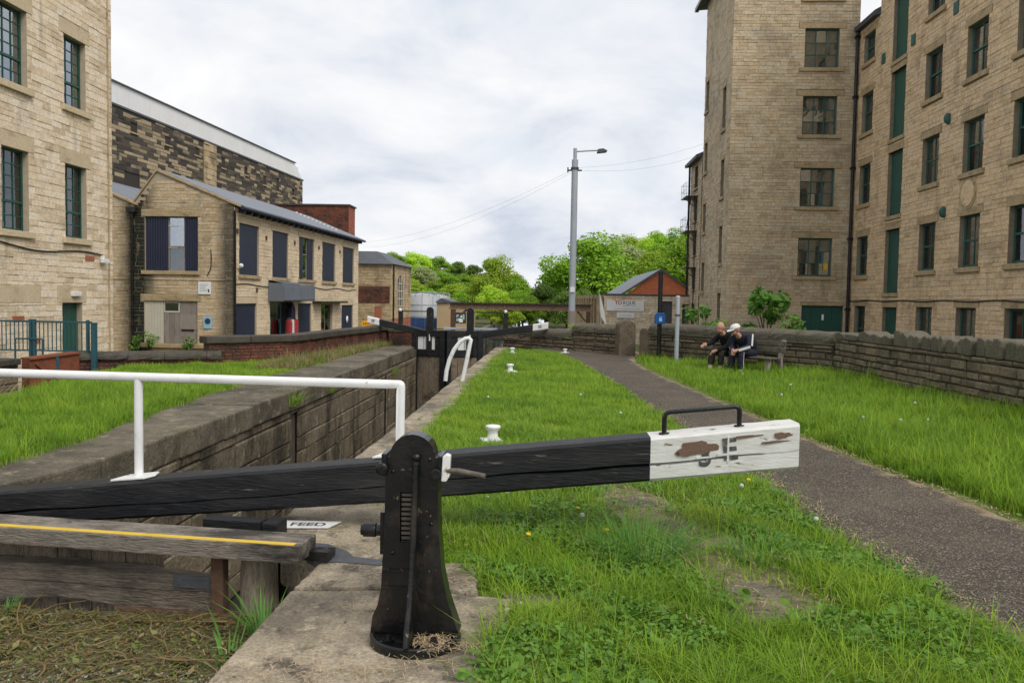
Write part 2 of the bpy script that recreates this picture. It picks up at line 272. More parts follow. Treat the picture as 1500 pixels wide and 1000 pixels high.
M['dry'] = mk('dry_grass', [(.22, .2, .07), (.34, .29, .13), (.17, .22, .05), (.42, .36, .2)], ns=2, rw=.8, rough=.7, bump=0, transl=.3)
M['straw'] = mk('straw', [(.36, .26, .15), (.48, .37, .23), (.26, .18, .10)], ns=6, rw=.8, rough=.8, bump=0)
M['reed'] = mk('dead_reeds', [(0.0483, 0.0349, 0.0122), (0.126, 0.0846, 0.0305), (0.212, 0.138, 0.0497), (0.0964, 0.092, 0.0192), (0.165, 0.138, 0.0573), (0.269, 0.222, 0.13)], ns=4, rw=.9, rough=.75, bump=0)
M['scumgrey'] = mk('grey_scum', [(.14, .13, .105), (.24, .225, .19), (.34, .32, .28)], ns=9, rw=.8, rough=.8, bump=0)
M['clover'] = mk('clover_leaf', [(0.0755, 0.19, 0.0198), (0.131, 0.273, 0.0331), (0.195, 0.331, 0.0497)], ns=3, rw=.7, rough=.5, bump=0, transl=.3, upn=.3)
M['leaf_a'] = mk('tree_leaf_mid', [(0.109, 0.218, 0.017), (0.192, 0.355, 0.0258), (0.286, 0.469, 0.0372), (0.37, 0.543, 0.0571)], ns=.16, rw=.5, rough=.6, bump=0, spec=.2, transl=.35, ov=.3)
M['leaf_b'] = mk('tree_leaf_yellow', [(0.222, 0.388, 0.0266), (0.33, 0.509, 0.0368), (0.463, 0.634, 0.0589), (0.549, 0.672, 0.0885)], ns=.12, rw=.5, rough=.6, bump=0, spec=.2, transl=.35, ov=.3)
M['leaf_c'] = mk('tree_leaf_dark', [(0.0765, 0.15, 0.0285), (0.137, 0.23, 0.0395), (0.213, 0.324, 0.0549)], ns=.16, rw=.5, rough=.6, bump=0, spec=.2, transl=.3, ov=.3)
M['leaf_p'] = mk('tree_leaf_pale', [(0.292, 0.371, 0.137), (0.39, 0.463, 0.189), (0.488, 0.542, 0.273)], ns=.16, rw=.5, rough=.7, bump=0, spec=.2, transl=.35)
M['bark'] = mk('bark', [(.05, .04, .03), (.09, .075, .055)], ns=4, rough=.95, bump=.6)
M['clock'] = mk('seed_fluff', [(0.575, 0.575, 0.537), (0.725, 0.712, 0.675)], ns=40, rough=.9, bump=0, transl=.3)
M['yflower'] = mk('yellow_petals', [(.72, .45, .01), (.78, .52, .02)], ns=40, rough=.7, bump=0)
M['skin'] = mk('skin', [(.42, .21, .15), (.50, .27, .20)], ns=14, rough=.55, bump=0)
M['navycloth'] = mk('navy_tracksuit', [(.012, .014, .028), (.02, .023, .042)], ns=9, rough=.75, bump=.3, bs=14)
M['blackcloth'] = mk('black_knit', [(.008, .008, .009), (.014, .014, .015)], ns=9, rough=.85, bump=.3, bs=14)
M['camo'] = mk('dark_camouflage_cloth', [(.02, .024, .016), (.045, .05, .032), (.012, .013, .012), (.06, .06, .045)], ns=13, rough=.85, bump=.2)
M['whitecloth'] = mk('white_cloth', [(.62, .62, .60), (.70, .70, .68)], ns=14, rough=.8, bump=.1)
M['shoe'] = mk('brown_leather', [(.03, .018, .014), (.05, .03, .022)], ns=14, rough=.5, bump=.1)
M['redcloth'] = mk('red_cloth', [(.36, .02, .03), (.45, .06, .06)], ns=10, rough=.8, bump=0)
M['cable'] = mk('black_cable', [(.015, .015, .016), (.02, .02, .02)], ns=9, rough=.6, bump=0)
M['bench'] = mk('lichened_bench_timber', [(.06, .052, .038), (.10, .088, .065), (.15, .135, .10)], ns=9, rough=.9, bump=.4)

# water covered with floating debris
def water_mat(name, base, rough, debris):
    m = mk(name, debris, ns=11, rough=.6, bump=.9, bs=40, bd=.02, grit=.55, gs=55)
    n, l = m.node_tree.nodes, m.node_tree.links
    out = n['Material Output']; p = n['Principled BSDF']
    w = N(n, 'ShaderNodeBsdfPrincipled'); w.inputs['Base Color'].default_value = (*base, 1); w.inputs['Roughness'].default_value = rough
    g = N(n, 'ShaderNodeNewGeometry'); nz = N(n, 'ShaderNodeTexNoise'); nz.inputs['Scale'].default_value = 3.5; nz.inputs['Detail'].default_value = 8
    l.new(g.outputs['Position'], nz.inputs['Vector'])
    mr = N(n, 'ShaderNodeMapRange', i_1=.36, i_2=.44); l.new(nz.outputs[0], mr.inputs[0])
    ms = N(n, 'ShaderNodeMixShader'); l.new(mr.outputs[0], ms.inputs[0]); l.new(w.outputs[0], ms.inputs[1]); l.new(p.outputs[0], ms.inputs[2]); l.new(ms.outputs[0], out.inputs[0])
    return m
M['scum'] = water_mat('scummed_water', (.02, .022, .012), .12, [(.035, .03, .014), (.085, .066, .03), (.13, .11, .06), (.06, .066, .02), (.20, .185, .14)])
M['water'] = mk('still_water', [(.015, .018, .014), (.022, .026, .02)], ns=1, rough=.06, bump=.04, bs=6)

def path_mat():
    m = mk('worn_tarmac', [(.045, .037, .029), (.070, .057, .043), (.098, .078, .057)], ns=1.1, rough=.9, bump=.8, bs=55, bd=.014, dirt=[((.15, .115, .08), (1.6, 1.1, 1), .52, .70, .55), ((.04, .035, .032), (.7, .5, 1), .5, .68, .5), ((.20, .155, .105), (5, 5, 5), .61, .70, .6)])
    n, l = m.node_tree.nodes, m.node_tree.links
    p = n['Principled BSDF']; src = p.inputs['Base Color'].links[0].from_socket
    g = N(n, 'ShaderNodeNewGeometry')
    vo = N(n, 'ShaderNodeTexVoronoi'); vo.inputs['Scale'].default_value = 125; l.new(g.outputs['Position'], vo.inputs['Vector'])
    sr = N(n, 'ShaderNodeSeparateColor'); l.new(vo.outputs['Color'], sr.inputs[0])
    mr = N(n, 'ShaderNodeMapRange', i_1=.72, i_2=.90, i_3=0., i_4=.9); l.new(sr.outputs[0], mr.inputs[0])
    m1 = N(n, 'ShaderNodeMix', data_type='RGBA'); l.new(mr.outputs[0], m1.inputs[0]); l.new(src, m1.inputs[6]); m1.inputs[7].default_value = (.27, .225, .17, 1)
    mr2 = N(n, 'ShaderNodeMapRange', i_1=.35, i_2=.1, i_3=0., i_4=.7); l.new(sr.outputs[1], mr2.inputs[0])
    m1b = N(n, 'ShaderNodeMix', data_type='RGBA'); l.new(mr2.outputs[0], m1b.inputs[0]); l.new(m1.outputs[2], m1b.inputs[6]); m1b.inputs[7].default_value = (.022, .019, .017, 1)
    at = N(n, 'ShaderNodeAttribute', attribute_name='edge')
    nz = N(n, 'ShaderNodeTexNoise'); nz.inputs['Scale'].default_value = 4; nz.inputs['Detail'].default_value = 8; l.new(g.outputs['Position'], nz.inputs['Vector'])
    ad = N(n, 'ShaderNodeMath', operation='ADD'); l.new(at.outputs['Fac'], ad.inputs[0]); l.new(nz.outputs[0], ad.inputs[1])
    mr3 = N(n, 'ShaderNodeMapRange', i_1=.98, i_2=1.2); l.new(ad.outputs[0], mr3.inputs[0])
    m2 = N(n, 'ShaderNodeMix', data_type='RGBA'); l.new(mr3.outputs[0], m2.inputs[0]); l.new(m1b.outputs[2], m2.inputs[6]); m2.inputs[7].default_value = (.27, .205, .135, 1)
    l.new(m2.outputs[2], p.inputs['Base Color'])
    return m
M['asphalt'] = path_mat()

# ------------------------------------------------------------------ mesh helpers
def props(o, label=None, cat=None, group=None, kind=None):
    for k, v in (('label', label), ('category', cat), ('group', group), ('kind', kind)):
        if v: o[k] = v
    return o

def thing(name, label, cat, loc=(0, 0, 0), rz=0., group=None, kind=None):
    o = bpy.data.objects.new(name, None)
    o.location = loc; o.rotation_euler = (0, 0, rz); o.empty_display_size = .2
    COL.objects.link(o)
    return props(o, label, cat, group, kind)

def link(name, me, parent=None, mw=None, **p):
    o = bpy.data.objects.new(name, me)
    COL.objects.link(o)
    if parent is not None: o.parent = parent
    if mw is not None: o.matrix_basis = mw
    return props(o, **p)

T = Matrix.Translation
def RZ(a): return Matrix.Rotation(a, 4, 'Z')
def RX(a): return Matrix.Rotation(a, 4, 'X')
def RY(a): return Matrix.Rotation(a, 4, 'Y')

class MB:
    def __init__(s): s.v, s.f, s.mi, s.sm, s.r = [], [], [], [], []
    def add(s, vs, fs, mi=0, smooth=False, m=None, rnd=None):
        k = len(s.v)
        s.v += [tuple(m @ Vector(v)) for v in vs] if m is not None else [tuple(v) for v in vs]
        r = rng.random() if rnd is None else rnd
        for f in fs:
            s.f.append(tuple(i + k for i in f)); s.mi.append(mi); s.sm.append(smooth); s.r.append(r)
        return s
    def box(s, x0, x1, y0, y1, z0, z1, mi=0, m=None):
        v = [(x, y, z) for z in (z0, z1) for y in (y0, y1) for x in (x0, x1)]
        return s.add(v, [(0, 2, 3, 1), (4, 5, 7, 6), (0, 1, 5, 4), (2, 6, 7, 3), (0, 4, 6, 2), (1, 3, 7, 5)], mi, False, m)
    def prism(s, poly, h0, h1, mi=0, m=None, smooth=False):
        """poly in local x,z extruded along y from h0 to h1"""
        n = len(poly)
        v = [(x, h0, z) for x, z in poly] + [(x, h1, z) for x, z in poly]
        f = [tuple(range(n)), tuple(range(2 * n - 1, n - 1, -1))]
        s.add(v, f, mi, False, m)
        return s.add(v, [(i, i + n, (i + 1) % n + n, (i + 1) % n) for i in range(n)], mi, smooth, m)
    def slab(s, poly, z0, z1, mi=0, m=None):
        """poly in x,y extruded along z"""
        n = len(poly)
        v = [(x, y, z0) for x, y in poly] + [(x, y, z1) for x, y in poly]
        f = [tuple(range(n - 1, -1, -1)), tuple(range(n, 2 * n))] + [(i, (i + 1) % n, (i + 1) % n + n, i + n) for i in range(n)]
        return s.add(v, f, mi, False, m)
    def tube(s, pts, r, seg=10, mi=0, m=None, caps=True, smooth=True):
        pts = [Vector(p) for p in pts]; n = len(pts)
        rr = r if isinstance(r, (list, tuple)) else [r] * n
        v, f = [], []
        up = None
        for i, p in enumerate(pts):
            t = (pts[min(i + 1, n - 1)] - pts[max(i - 1, 0)]).normalized()
            if up is None: up = Vector((0, 0, 1)) if abs(t.z) < .9 else Vector((1, 0, 0))
            a = t.cross(up).normalized(); b = a.cross(t).normalized(); up = b
            for k in range(seg):
                q = 2 * PI * k / seg
                v.append(p + (a * math.cos(q) + b * math.sin(q)) * rr[i])
        for i in range(n - 1):
            for k in range(seg):
                f.append((i * seg + k, i * seg + (k + 1) % seg, (i + 1) * seg + (k + 1) % seg, (i + 1) * seg + k))
        s.add(v, f, mi, smooth, m)
        if caps: s.add(v, [tuple(range(seg - 1, -1, -1)), tuple(range((n - 1) * seg, n * seg))], mi, False, m)
        return s
    def lathe(s, prof, seg=20, mi=0, m=None, smooth=True):
        v, f = [], []
        for r, z in prof:
            for k in range(seg):
                a = 2 * PI * k / seg
                v.append((r * math.cos(a), r * math.sin(a), z))
        for i in range(len(prof) - 1):
            for k in range(seg):
                f.append((i * seg + k, i * seg + (k + 1) % seg, (i + 1) * seg + (k + 1) % seg, (i + 1) * seg + k))
        s.add(v, f, mi, smooth, m)
        return s.add(v, [tuple(range(seg - 1, -1, -1)), tuple(range((len(prof) - 1) * seg, len(prof) * seg))], mi, False, m)
    def ball(s, c, r, mi=0, nu=12, nv=8, sc=(1, 1, 1), m=None):
        pr = [(max(.001, math.sin(PI * i / nv)) * r, -math.cos(PI * i / nv) * r) for i in range(nv + 1)]
        mm = T(c) @ Matrix.Diagonal((*sc, 1))
        return s.lathe(pr, nu, mi, (m @ mm) if m is not None else mm)
    def mesh(s, name, mats, bevel=0., attr=False):
        me = bpy.data.meshes.new(name)
        me.from_pydata(s.v, [], s.f)
        for m_ in (mats if isinstance(mats, (list, tuple)) else [mats]): me.materials.append(m_)
        me.polygons.foreach_set('material_index', s.mi)
        me.polygons.foreach_set('use_smooth', s.sm)
        if attr: me.attributes.new('rnd', 'FLOAT', 'FACE').data.foreach_set('value', s.r)
        if bevel > 0:
            b = bmesh.new(); b.from_mesh(me)
            bmesh.ops.remove_doubles(b, verts=b.verts, dist=1e-5)
            es = [e for e in b.edges if len(e.link_faces) == 2 and e.calc_face_angle() > .6]
            bmesh.ops.bevel(b, geom=es, offset=bevel, segments=2, profile=.6, affect='EDGES', clamp_overlap=True)
            b.to_mesh(me); b.free()
        me.update()
        return me
    def build(s, name, mats, parent=None, mw=None, bevel=0., attr=False, **p):
        return link(name, s.mesh(name, mats, bevel, attr), parent, mw, **p)

def np_mesh(name, V, F, mat, rnd=None, smooth=False):
    """mesh from arrays: V (n,3), F (m,k) with constant k"""
    me = bpy.data.meshes.new(name)
    k = F.shape[1]
    me.vertices.add(len(V)); me.vertices.foreach_set('co', np.ascontiguousarray(V, np.float32).ravel())
    me.loops.add(F.size); me.loops.foreach_set('vertex_index', np.ascontiguousarray(F, np.int32).ravel())
    me.polygons.add(len(F)); me.polygons.foreach_set('loop_start', np.arange(0, F.size, k, dtype=np.int32))
    me.update(calc_edges=True)
    if rnd is not None: me.attributes.new('rnd', 'FLOAT', 'FACE').data.foreach_set('value', np.ascontiguousarray(rnd, np.float32))
    if smooth: me.polygons.foreach_set('use_smooth', np.ones(len(F), bool))
    me.materials.append(mat)
    return me

def text_mesh(txt, size, ext=.002, bold=0.):
    c = bpy.data.curves.new('lettering', 'FONT')
    c.body = txt; c.size = size; c.extrude = ext; c.align_x = 'CENTER'; c.align_y = 'CENTER'; c.offset = bold
    o = bpy.data.objects.new('lettering', c); COL.objects.link(o)
    dg = bpy.context.evaluated_depsgraph_get()
    me = bpy.data.meshes.new_from_object(o.evaluated_get(dg))
    bpy.data.objects.remove(o); bpy.data.curves.remove(c)
    me.name = 'lettering'
    return me
def lettering(txt, size, mat, parent, mw, ext=.002, bold=0.):
    """text facing -y of mw's frame, upright along z"""
    me = text_mesh(txt, size, ext, bold)
    me.materials.clear(); me.materials.append(mat)
    return link('lettering', me, parent, mw @ RX(PI / 2))

def sheet(name, ys, left, right, nx, zf, mat, jit=0., edge=False, **p):
    V, E = [], []
    for y in ys:
        a, b = left(y), right(y)
        for i in range(nx + 1):
            t = i / nx
            x = a + (b - a) * t
            if jit and i in (0, nx): x += (nrg.random() - .5) * jit
            V.append((x, y, zf(x, y))); E.append(max(0, 1 - min(t * 1.7, 1 - t) * (b - a) / .62))
    n = nx + 1
    F = [(j * n + i, j * n + i + 1, (j + 1) * n + i + 1, (j + 1) * n + i) for j in range(len(ys) - 1) for i in range(nx)]
    me = np_mesh(name, np.array(V), np.array(F), mat, smooth=True)
    if edge: me.attributes.new('edge', 'FLOAT', 'POINT').data.foreach_set('value', np.array(E, np.float32))
    return link(name, me, **p)

def interp(pts):
    ys = np.array([p[0] for p in pts]); xs = np.array([p[1] for p in pts])
    return lambda y: float(np.interp(y, ys, xs))

# ---- stone walling: every stone has its own edges, the largest ones are objects of their own
def stone_geo(w, h, proud, c, jit, rr):
    def J(): return (rr.random() - .5) * jit
    a, b = w / 2, h / 2
    P = []
    for (y, i) in ((.02, 0.), (-proud + c, 0.), (-proud, c)):
        for sx, sz in ((-1, -1), (1, -1), (1, 1), (-1, 1)):
            P.append((sx * (a - i) + (J() if i else 0), y + (J() * .5 if i else 0), sz * (b - i) + (J() if i else 0)))
    F = [(8, 9, 10, 11)]
    for k in range(4):
        q = (k + 1) % 4
        F += [(k, q, 4 + q, 4 + k), (4 + k, 4 + q, 8 + q, 8 + k)]
    return P, F

def masonry(parent, FM, u0, u1, v0, v1, holes, ch, lr, mat, near=None, n_ind=300, gap=.012, proud=(.004, .016), c=.007, jit=.006, clip=None, name='stone', seed=1, chv=.25):
    rr = random.Random(seed)
    stones = []
    v = v0
    while v < v1 - .03:
        h = ch * (1 + (rr.random() - .5) * 2 * chv)
        top = min(v + h, v1)
        act = [o for o in holes if o[2] < top - .004 and o[3] > v + .004]
        bps = sorted({u0, u1, *[min(max(x, u0), u1) for o in act for x in (o[0], o[1])]})
        segs = []
        for a, b in zip(bps[:-1], bps[1:]):
            if b - a < .03: continue
            lo, hi = v, top
            for o in act:
                if o[0] < (a + b) / 2 < o[1]:
                    if o[2] <= lo + .004: lo = max(lo, o[3])
                    elif o[3] >= hi - .004: hi = min(hi, o[2])
                    else: lo = hi
            if hi - lo < .035: continue
            if segs and abs(segs[-1][1] - a) < 1e-6 and abs(segs[-1][2] - lo) < 1e-6 and abs(segs[-1][3] - hi) < 1e-6: segs[-1][1] = b
            else: segs.append([a, b, lo, hi])
        for a, b, lo, hi in segs:
            x = a + 0.
            first = rr.uniform(.3, 1.)
            while x < b - .02:
                L = rr.uniform(*lr) * first; first = 1.
                if b - x - L < lr[0] * .6: L = b - x
                e_ = min(x + L, b)
                if clip is None or clip(x, e_, lo, hi): stones.append((x, e_, lo, hi))
                x = e_
        v = top
    if near is not None: stones.sort(key=lambda s: -near(s))
    big = MB()
    for k, (a, b, lo, hi) in enumerate(stones):
        P, F = stone_geo(b - a - gap, hi - lo - gap, rr.uniform(*proud), c, jit, rr)
        mloc = FM @ T(((a + b) / 2, 0, (lo + hi) / 2))
        if k < n_ind:
            me = bpy.data.meshes.new(name); me.from_pydata(P, [], F); me.materials.append(mat)
            link(name, me, parent, mloc)
        else:
            big.add(P, F, 0, False, mloc, rr.random())
    if big.v:
        big.build('stonework', mat, parent, attr=True, kind='stuff')
    return stones

def seen_size(parent_mw, FM):
    w = parent_mw @ FM
    def f(s):
        p = w @ Vector(((s[0] + s[1]) / 2, 0, (s[2] + s[3]) / 2)) - EYE
        d = p.dot(fw)
        if d < .5 or abs(p.dot(cr)) > d * .64 or abs(p.dot(cu)) > d * .44: return -1
        n_ = (w.to_3x3() @ Vector((0, -1, 0))).dot(-p) / p.length
        if n_ < 0: return -1
        return (s[1] - s[0]) * (s[3] - s[2]) * max(n_, .02) / d ** 2
    return f

def wall_panel(parent, FM, u0, u1, v0, v1, holes, mat, reveal=.22, name='wall', top=None):
    """wall face with real openings and their reveals; holes = (u0,u1,v0,v1)"""
    b = MB()
    us = sorted({u0, u1, *[min(max(x, u0), u1) for h in holes for x in h[:2]]})
    vs_ = sorted({v0, v1, *[min(max(x, v0), v1) for h in holes for x in h[2:4]]})
    for a, c in zip(us[:-1], us[1:]):
        for d, e_ in zip(vs_[:-1], vs_[1:]):
            m_ = ((a + c) / 2, (d + e_) / 2)
            if any(h[0] < m_[0] < h[1] and h[2] < m_[1] < h[3] for h in holes): continue
            b.add([(a, 0, d), (c, 0, d), (c, 0, e_), (a, 0, e_)], [(0, 1, 2, 3)], 0, False, FM)
    for h in holes:
        a, c, d, e_ = h[:4]
        q = [(a, d), (c, d), (c, e_), (a, e_)]
        for i in range(4):
            (x0, z0), (x1, z1) = q[i], q[(i + 1) % 4]
            b.add([(x0, 0, z0), (x1, 0, z1), (x1, reveal, z1), (x0, reveal, z0)], [(0, 1, 2, 3)], 0, False, FM)
    if top: b.add([(x, 0, z) for x, z in top], [tuple(range(len(top)))], 0, False, FM)
    return b.build(name, mat, parent)

PANE = MB().box(-.5, .5, -.003, .003, -.5, .5)
_pm = {}
def pane_mesh(mat):
    if mat.name not in _pm: _pm[mat.name] = PANE.mesh('pane', mat)
    return _pm[mat.name]

def window(parent, FM, u0, u1, v0, v1, fmat, gmat, cols=2, rows=(1, 1), split=.5, rec=.10, bar=.03, frame=.06, back=None, backd=.25, sill=None, lintel=None, tmat=None, lint_h=.3, pane_parts=True, sw=.12, name='window'):
    """sash window: frame part with glazing bars, panes, dark interior plate/curtain, sill and lintel as its sub-parts"""
    f = MB()
    mid = v0 + (v1 - v0) * split
    f.box(u0, u0 + frame, rec, rec + .07, v0, v1, 0, FM); f.box(u1 - frame, u1, rec, rec + .07, v0, v1, 0, FM)
    f.box(u0 + frame, u1 - frame, rec, rec + .07, v1 - frame, v1, 0, FM); f.box(u0 + frame, u1 - frame, rec, rec + .07, v0, v0 + frame * 1.3, 0, FM)
    parts_v = [(v0 + frame * 1.3, v1 - frame, rows[0])]
    if len(rows) == 2:
        f.box(u0 + frame, u1 - frame, rec - .015, rec + .06, mid - .03, mid + .03, 0, FM)
        parts_v = [(v0 + frame * 1.3, mid - .03, rows[0]), (mid + .03, v1 - frame, rows[1])]
    w = f.build(name, fmat, parent, bevel=.004)
    g = MB()
    cells = []
    for lo, hi, nr in parts_v:
        for i in range(1, cols):
            x = u0 + frame + (u1 - u0 - 2 * frame) * i / cols
            g.box(x - bar / 2, x + bar / 2, rec + .01, rec + .045, lo, hi, 0, FM)
        for j in range(1, nr):
            z = lo + (hi - lo) * j / nr
            xs = [u0 + frame + (u1 - u0 - 2 * frame) * i / cols for i in range(cols + 1)]
            for i in range(cols):
                g.box(xs[i] + (bar / 2 if i else 0), xs[i + 1] - (bar / 2 if i < cols - 1 else 0), rec + .012, rec + .043, z - bar / 2, z + bar / 2, 0, FM)
        for i in range(cols):
            for j in range(nr):
                a = u0 + frame + (u1 - u0 - 2 * frame) * i / cols; b = u0 + frame + (u1 - u0 - 2 * frame) * (i + 1) / cols
                cells.append((a, b, lo + (hi - lo) * j / nr, lo + (hi - lo) * (j + 1) / nr))
    if g.v: g.build('glazing_bar', fmat, w)
    pm = pane_mesh(gmat)
    for a, b, lo, hi in cells:
        tilt = RX((rng.random() - .5) * .02) @ RZ((rng.random() - .5) * .03)
        link('pane', pm if rng.random() > .28 or gmat is not M['glass'] or back is M['net'] else pane_mesh(M['glass_sky']), w, FM @ T(((a + b) / 2, rec + .03, (lo + hi) / 2)) @ tilt @ Matrix.Diagonal((b - a, 1, hi - lo, 1)))
    if back is not None:
        MB().box(u0 - .05, u1 + .05, rec + backd, rec + backd + .03, v0 - .05, v1 + .05, 0, FM).build('curtain' if back in (M['net'], M['blind']) else 'interior_backing', back, w)  # without a curtain, a plate coloured like the unlit room stands behind the glass
    if tmat is not None:
        if sill: MB().box(u0 - sw, u1 + sw, -.09, rec, v0 - sill, v0, 0, FM).build('sill', tmat, w, bevel=.012)
        if lintel: MB().box(u0 - sw * 1.3, u1 + sw * 1.3, -.018, rec * .9, v1 + .002, v1 + lint_h, 0, FM).build('lintel', tmat, w, bevel=.008)
    return w
def whole(u0, u1, v0, v1, sill=.14, lint=.3, sw=.12):
    return [(u0, u1, v0, v1), (u0 - sw, u1 + sw, v0 - sill, v0), (u0 - sw * 1.3, u1 + sw * 1.3, v1, v1 + lint)]
FX, FNX = RZ(PI / 2), RZ(-PI / 2)      # facade frames facing +X and -X
# ================================================================== SETTING
def smooth(a, b, x):
    t = min(1, max(0, (x - a) / (b - a))); return t * t * (3 - 2 * t)
def terrain(x, y):
    z = 0.
    z -= 1.5 * smooth(31, 52, y)
    if x < 0: z -= .8 * smooth(-7.2, -9.5, x) * (1 - smooth(31, 52, y))
    z += 8 * smooth(120, 260, y) * smooth(-8, -40, x)
    z += 9 * smooth(95, 210, y) * smooth(6, 26, x)
    z += 2 * smooth(110, 260, y)
    return z
cR = interp([(-60, -.95), (4.98, -.95), (5.0, -1.3), (28, -1.3), (28.5, -.4), (140, -.4), (141, -3), (900, -3)])
cL = interp([(-60, -8.5), (4.98, -8.5), (5.0, -4.7), (28, -4.7), (28.5, -6.2), (140, -6.2), (141, -3.001), (900, -3.001)])
ys = [-60, -20, 0, 3, 4.98, 5.0, 8, 12, 16, 20, 24, 28, 28.5, 31, 34, 38, 42, 46, 50, 55, 60, 70, 80, 90, 100, 110, 120, 130, 140, 141, 150, 165, 180, 200, 220, 240, 260, 300, 400, 600, 900]
xo = [0, .6, 1.5, 3, 5, 8, 12, 16, 22, 30, 40, 60, 100, 200, 500]
V, F = [], []
for side in (1, -1):
    k = len(V); n = len(xo)
    for y in ys:
        x_ = cR(y) if side > 0 else cL(y)
        for o_ in xo:
            x = x_ + side * o_
            V.append((x, y, terrain(x, y) - .06))
    for j in range(len(ys) - 1):
        for i in range(n - 1):
            q = (k + j * n + i, k + j * n + i + 1, k + (j + 1) * n + i + 1, k + (j + 1) * n + i)
            F.append(q if side > 0 else q[::-1])
link('ground', np_mesh('ground', np.array(V), np.array(F), M['earth'], smooth=True), kind='structure')

# water levels: the pound this side of the gate, the drained chamber, the canal below
b = MB(); b.box(-9, -1.0, -60, 4.78, -.45, -.33); b.build('canal_water', M['scum'], kind='structure')
b = MB(); b.box(-5, -1.0, 4.9, 28.2, -3.4, -3.2); b.build('lock_water', M['water'], kind='structure')
b = MB(); b.box(-7, 0, 28.2, 141, -3.2, -3.0); b.build('lower_canal_water', M['water'], kind='structure')
b = MB()
b.box(-1.45, -.9, -60, 4.9, -4, -.28); b.box(-9, -8.4, -60, 4.9, -4, -.06)
b.box(-8.6, -5.0, 4.95, 5.2, -4, -.08)
b.box(-6.6, -6.1, 28.3, 141, -4, -1.2); b.box(-.5, -.1, 28.3, 141, -4, -1.2); b.box(-6.6, -4.7, 28.0, 28.4, -4, -.1); b.box(-1.3, 0, 28.0, 28.4, -4, -.1)
b.build('canal_bank', M['lockwall'], kind='structure')

# towpath
pL = interp([(-8, 3.3), (2, 2.62), (4, 2.332), (4.36, 2.254), (5.06, 2.133), (5.7, 2.083), (6.2, 2.02), (7.6, 2.0), (9.14, 1.90), (10.6, 1.77), (15, 1.49), (18.5, 1.22), (20.4, 1.0), (23.6, .62), (25.6, .3), (27.2, -.4)])
pR = interp([(-8, 5.2), (2, 4.1), (5, 3.78), (6.23, 3.6), (7.16, 3.53), (8.04, 3.36), (9.1, 3.25), (10, 3.15), (11.4, 3.03), (13.46, 2.89), (16.3, 2.69), (19.4, 2.44), (22.4, 2.35), (24.2, 2.62), (25, 2.9), (27.2, 2.9)])
def wob(y, s): return .05 * math.sin(y * 1.9 + s) + .035 * math.sin(y * 4.3 + 2 * s) + .02 * math.sin(y * 9.7 + s)
pys = list(np.arange(-6, 27.3, .2))
def pz(x, y):
    e_ = min(x - pL(y), pR(y) - x)
    return .008 + .006 * math.sin(x * 2 + y * .7) - .075 * smooth(.10, -.12, e_)
sheet('towpath', pys, lambda y: pL(y) - .16 + wob(y, 1) * .6, lambda y: pR(y) + .16 + wob(y, 4) * .6, 24, pz, M['asphalt'], edge=True, kind='structure')

# lawns (turf the grass grows from)
copR = interp([(-6, -.25), (3.0, -.25), (3.6, -.26), (3.75, -.36), (3.95, -.22), (4.3, -.16), (4.6, -.34), (5.2, -.9), (6.0, -1.2), (6.5, -1.36), (8, -1.42), (11.7, -1.47), (18, -1.5), (25, -1.42), (27, -1.2)])
def lump(x, y): return .012 * math.sin(x * 2.3 + 1.1 * y) + .01 * math.sin(x * 4.1 - 2.7 * y) + .006 * math.sin(7 * x + 3 * y)
lys = list(np.arange(-6, 25.6, .3))
def wallx(y): return 6.62 if y < 18.4 else 6.4 - 3.55 * (y - 18.6) / 5.1
sheet('lawn', lys, lambda y: copR(y) - .25, lambda y: pL(y) + .1, 16, lambda x, y: -.03 + lump(x, y), M['soil'], kind='structure')
sheet('verge', lys, lambda y: pR(y) - .1, lambda y: max(wallx(y) + .1, pR(y) + .05), 16, lambda x, y: -.025 + lump(x, y) + .10 * smooth(2, 3.4, x - pR(y)), M['soil'], kind='structure')
copL = interp([(5, -4.8), (6.5, -4.86), (7.3, -5.0), (8.6, -5.04), (10.7, -5.3), (12, -5.38), (14, -5.45), (17.7, -5.5), (21.4, -5.45), (27.5, -5.3)])
bankL = interp([(5, -6.6), (8, -7.0), (11.2, -7.75), (12.4, -8.05), (14.6, -8.7), (17.4, -9.2), (18.2, -9.2), (18.6, -7.7), (20.0, -6.4), (28, -5.95)])
def bz(x, y): return -.02 + lump(x, y) + .02 * smooth(-5.4, -6.6, x) - .05 * smooth(-7.2, -9, x)
sheet('grass_bank', list(np.arange(5, 28, .3)), lambda y: bankL(y), lambda y: copL(y) + .25, 16, bz, M['soil'], kind='structure')
be = [(.15, 7.5), (.55, 7.45), (.95, 6.7), (1.2, 5.8), (1.5, 4.9), (1.5, 4.0), (1.0, 4.0), (.95, 4.8), (.65, 5.6), (.35, 6.5)]
be = [(x + rng.uniform(-.06, .06), y + rng.uniform(-.06, .06)) for (x, y) in [((p[0] * (1 - k / 4) + q[0] * k / 4), (p[1] * (1 - k / 4) + q[1] * k / 4)) for p, q in zip(be, be[1:] + be[:1]) for k in range(4)]]
MB().slab(be, -.06, -.012).build('bare_earth', M['drysoil'], kind='structure')
# hard ground in front of the buildings
sheet('yard', [30, 36, 44, 52, 60, 70], lambda y: -13.2, lambda y: -7, 6, lambda x, y: terrain(x, y) - .03, M['yard'], kind='structure')

